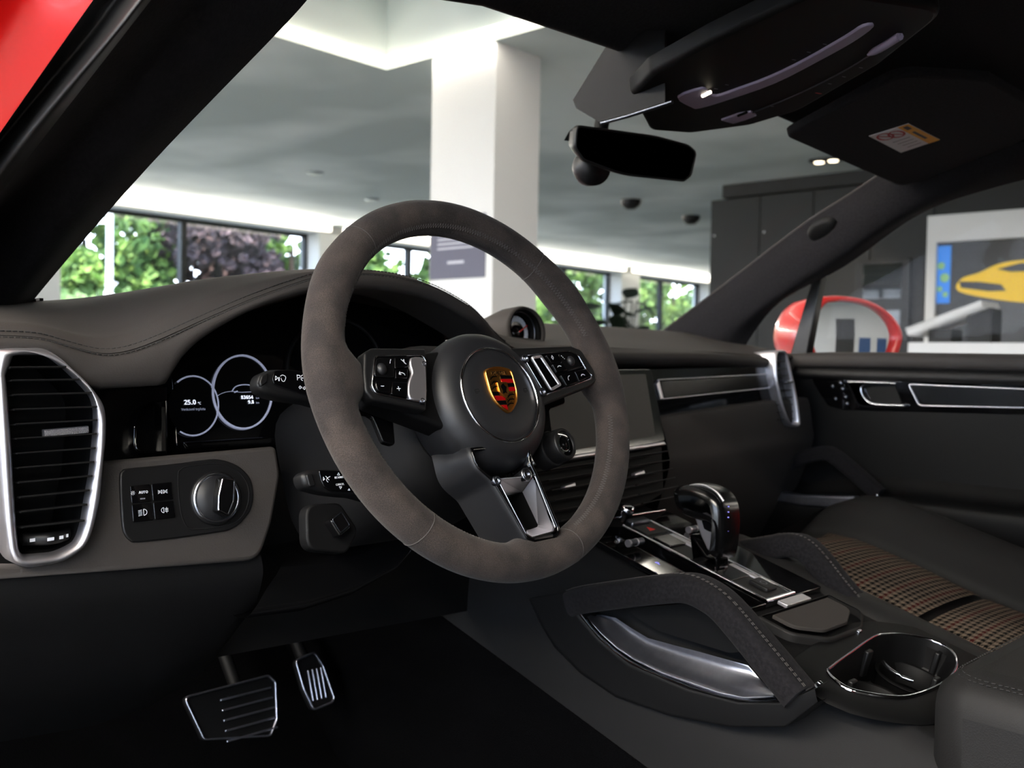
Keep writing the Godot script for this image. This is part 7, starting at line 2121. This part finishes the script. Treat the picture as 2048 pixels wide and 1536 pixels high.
	s.fan(PackedVector3Array(pa), false)
	s.fan(PackedVector3Array(pb2), true)
	obj("cover", s, M.dark, t)
	s = Shape.new(inv(t))
	s.tube([Vector3(-0.086, 1.3023, -0.1136), Vector3(-0.086, 1.3039, -0.0733), Vector3(-0.086, 1.309, -0.0101)], 0.0025, 8)
	obj("edge", s, M.alu_dark, t)
	T = Transform3D(Basis(Vector3(0.9545, -0.0641, 0.2913), Vector3(0, 0.9766, 0.2149), Vector3(-0.2983, -0.2051, 0.9322)), Vector3(0.02, 1.295, -0.2))
	t = thing("rear_view_mirror", "black inner rear-view mirror hanging below the sensor cover", "mirror", T)
	var og := rp([Vector3(-0.0499, 0.0282, 0.008), Vector3(0.0744, 0.0365, 0.2), Vector3(0.1303, 0.0344, 0.03), Vector3(0.1459, 0.0269, 0.01), Vector3(0.1447, -0.0064, 0.012), Vector3(0.1342, -0.0164, 0.01), Vector3(0.0338, -0.0238, 0.2), Vector3(-0.0301, -0.0153, 0.02), Vector3(-0.0467, -0.0014, 0.015)])
	s = Shape.new()
	s.hoop(og, [[0.02, -0.045], [0.008, -0.03], [0.0, -0.006], [0.0, 0.0], [0.001, 0.0015], [0.003, 0.0012]], false)
	s.cap(Shape.inset(Shape.ccw(og), 0.02), -0.045, false)
	obj("housing", s, M.trim, t)
	s = Shape.new()
	s.prism(Shape.inset(Shape.ccw(og), 0.003), -0.002, 0.0008, 0.0005)
	obj("dark_reflection_glass", s, M.mirror_dim, t)
	s = Shape.new()
	s.tube([Vector3(0.0, 0.018, -0.02), Vector3(0.005, 0.05, -0.03)], 0.010, 12)
	obj("stem", s, M.dark, t)
	var sc: Vector2 = Vector2(0.0069, -0.0189)
	s = Shape.new(at(Vector3(sc.x, sc.y, -0.04)))
	s.lathe([[0.0, -0.02], [0.02, -0.018], [0.026, -0.004], [0.024, 0.012], [0.0, 0.014]], 24)
	obj("sensor_pod", s, M.trim, t)

func windscreen():
	var t := thing("windscreen", "clear curved windscreen above the dashboard", "windscreen", at(Vector3(0, 1.08, -0.6)))
	var s := Shape.new(inv(t))
	var rows := []
	for i in 13:
		var q := -1.0 + i / 6.0
		var a := Vector3(q * 0.74, 1.06, -0.70 + 0.12 * q * q)
		var b := Vector3(q * 0.66, 1.425 - 0.03 * q * q, -0.13 + 0.03 * q * q)
		var row := []
		for k in 9:
			var w := k / 8.0
			row.append(a.lerp(b, w) + Vector3(0, 0.03 * sin(PI * w), -0.02 * sin(PI * w)))
		rows.append(PackedVector3Array(row))
	s.grid(rows)
	var back := []
	for r in rows:
		var row := PackedVector3Array()
		for p in r: row.append(p + Vector3(0, 0.0025, -0.0035))
		back.append(row)
	back.reverse()
	s.grid(back)
	obj("glass", s, M.windscreen, t)

func body_shell():
	# the rest of the red car round the cabin
	var t := thing("car_body", "red painted body of the coupe round the cabin", "car body", at(Vector3(0, GROUND, 0.6)))
	var I := inv(t)
	var s := Shape.new(I)
	var rows := []
	for q in [[-0.72, 1.36], [-0.5, 1.44], [0.0, 1.47], [0.5, 1.44], [0.72, 1.36]]:
		rows.append(PackedVector3Array(cr([Vector3(q[0] * 0.97, q[1] - 0.01, -0.05), Vector3(q[0], q[1] + 0.012, 0.02), Vector3(q[0], q[1] + 0.06, 0.5), Vector3(q[0], q[1] + 0.04, 1.2), Vector3(q[0], q[1] - 0.1, 1.9)], 4)))
	s.grid(rows)
	obj("roof_panel", s, M.red, t)
	s = Shape.new(I)
	rows = []
	for x in [-0.95, -0.85, -0.5, 0.0, 0.5, 0.85, 0.95]:
		var d := absf(x) / 0.95
		rows.append(PackedVector3Array(cr([Vector3(x, 0.98 - 0.05 * pow(d, 4), -0.74), Vector3(x, 0.99 - 0.07 * pow(d, 4), -1.0), Vector3(x * 0.98, 0.92 - 0.08 * pow(d, 4), -1.5), Vector3(x * 0.92, 0.76 - 0.1 * pow(d, 4), -1.95), Vector3(x * 0.9, 0.4, -2.05)], 4)))
	s.grid(rows)
	obj("bonnet", s, M.red, t)
	for sx in [-1.0, 1.0]:
		s = Shape.new(I)
		var g := []
		for z in [-2.0, -1.4, -0.9, -0.55]: g.append(PackedVector3Array([Vector3(sx * 0.92, 0.9 if z > -1.9 else 0.7, z), Vector3(sx * 0.98, 0.7, z), Vector3(sx * 0.96, 0.3, z)]))
		s.grid(g)
		obj("front_wing", s, M.red, t)
		s = Shape.new(I)
		g = []
		for z in [0.80, 1.3, 1.9]: g.append(PackedVector3Array([Vector3(sx * 0.80, 1.03, z), Vector3(sx * 0.95, 0.9, z), Vector3(sx * 0.97, 0.6, z), Vector3(sx * 0.94, 0.28, z)]))
		s.grid(g)
		obj("rear_side", s, M.red, t)
		s = Shape.new(I)
		s.tube([Vector3(sx * 0.78, 1.02, 0.86), Vector3(sx * 0.70, 1.40, 0.80)], 1.0, 8, false, true, Vector3(0, 0, 1), rrect(0, 0, 0.05, 0.14, 0.02))
		obj("centre_pillar", s, M.rubber, t)
	s = Shape.new(I)
	s.box(Vector3(-0.86, 0.33, 0.1), Vector3(0.2, 0.2, 1.5), 0.04)
	obj("door_sill", s, M.dark, t)
	s = Shape.new(I)
	s.box(Vector3(0.86, 0.6, 0.1), Vector3(0.2, 0.74, 1.5), 0.04)
	obj("passenger_door_skin", s, M.red, t)
	s = Shape.new(I)
	s.box(Vector3(0.0, 0.33, 0.2), Vector3(1.6, 0.12, 2.4), 0.03)
	obj("floor_pan", s, M.dark, t)
	s = Shape.new(I)
	s.box(Vector3(0.0, 0.85, 1.35), Vector3(1.45, 0.75, 0.2), 0.06)
	obj("rear_bench_back", s, M.leather_dark, t)
	for q in [[-0.86, -1.35], [0.86, -1.35], [-0.86, 1.6], [0.86, 1.6]]:
		s = Shape.new(I * Transform3D(Basis(Vector3(0, 0, 1), Vector3.UP, Vector3(-1, 0, 0)), Vector3(q[0], GROUND + 0.37, q[1])))
		s.lathe([[0.0, -0.12], [0.26, -0.13], [0.35, -0.12], [0.37, -0.08], [0.37, 0.08], [0.35, 0.12], [0.26, 0.13], [0.0, 0.12]], 36)
		obj("wheel", s, M.rubber, t)

func driver_side():
	# open driver's door and the driver's seat: both just outside the picture, they shade the footwell
	var t := thing("driver_door", "open driver door swung out beside the dashboard", "car door", Transform3D(Basis(Vector3.UP, deg_to_rad(-65.0)), Vector3(-0.93, 0.30, -0.52)))
	var s := Shape.new()
	s.box(Vector3(0.0, 0.36, 0.53), Vector3(0.16, 0.72, 1.05), 0.05)
	obj("skin", s, M.red, t)
	s = Shape.new()
	s.box(Vector3(0.07, 0.36, 0.53), Vector3(0.06, 0.70, 1.0), 0.025)
	obj("inner_panel", s, M.soft, t)
	s = Shape.new()
	s.box(Vector3(0.12, 0.42, 0.6), Vector3(0.07, 0.06, 0.6), 0.025)
	obj("armrest", s, M.leather_dark, t)
	t = thing("driver_seat", "black leather driver seat behind the steering wheel", "car seat", at(Vector3(-0.37, 0.42, 0.6)))
	s = Shape.new()
	s.box(Vector3(0, 0.14, -0.02), Vector3(0.50, 0.16, 0.52), 0.06)
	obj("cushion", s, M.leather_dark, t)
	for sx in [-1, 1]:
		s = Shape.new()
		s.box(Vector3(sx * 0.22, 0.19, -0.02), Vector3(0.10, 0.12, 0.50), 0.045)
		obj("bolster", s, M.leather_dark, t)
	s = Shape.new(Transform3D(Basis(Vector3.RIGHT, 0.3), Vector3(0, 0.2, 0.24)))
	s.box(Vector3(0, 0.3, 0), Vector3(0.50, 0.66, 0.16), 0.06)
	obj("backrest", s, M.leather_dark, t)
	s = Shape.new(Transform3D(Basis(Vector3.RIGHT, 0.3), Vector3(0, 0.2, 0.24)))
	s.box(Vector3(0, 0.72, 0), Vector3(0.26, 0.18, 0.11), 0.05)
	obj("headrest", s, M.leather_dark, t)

func _ready():
	materials()
	camera_and_light()
	showroom()
	dashboard()
	instruments()
	side_vent()
	passenger_vent()
	light_switch()
	clock()
	screen_and_centre()
	steering_wheel()
	column()
	stalks()
	console()
	cup_holder()
	armrest()
	gear_lever()
	grab_handles()
	floor_and_pedals()
	passenger_seat()
	passenger_door()
	outside_mirror()
	pillars()
	roof()
	windscreen()
	body_shell()
	driver_side()
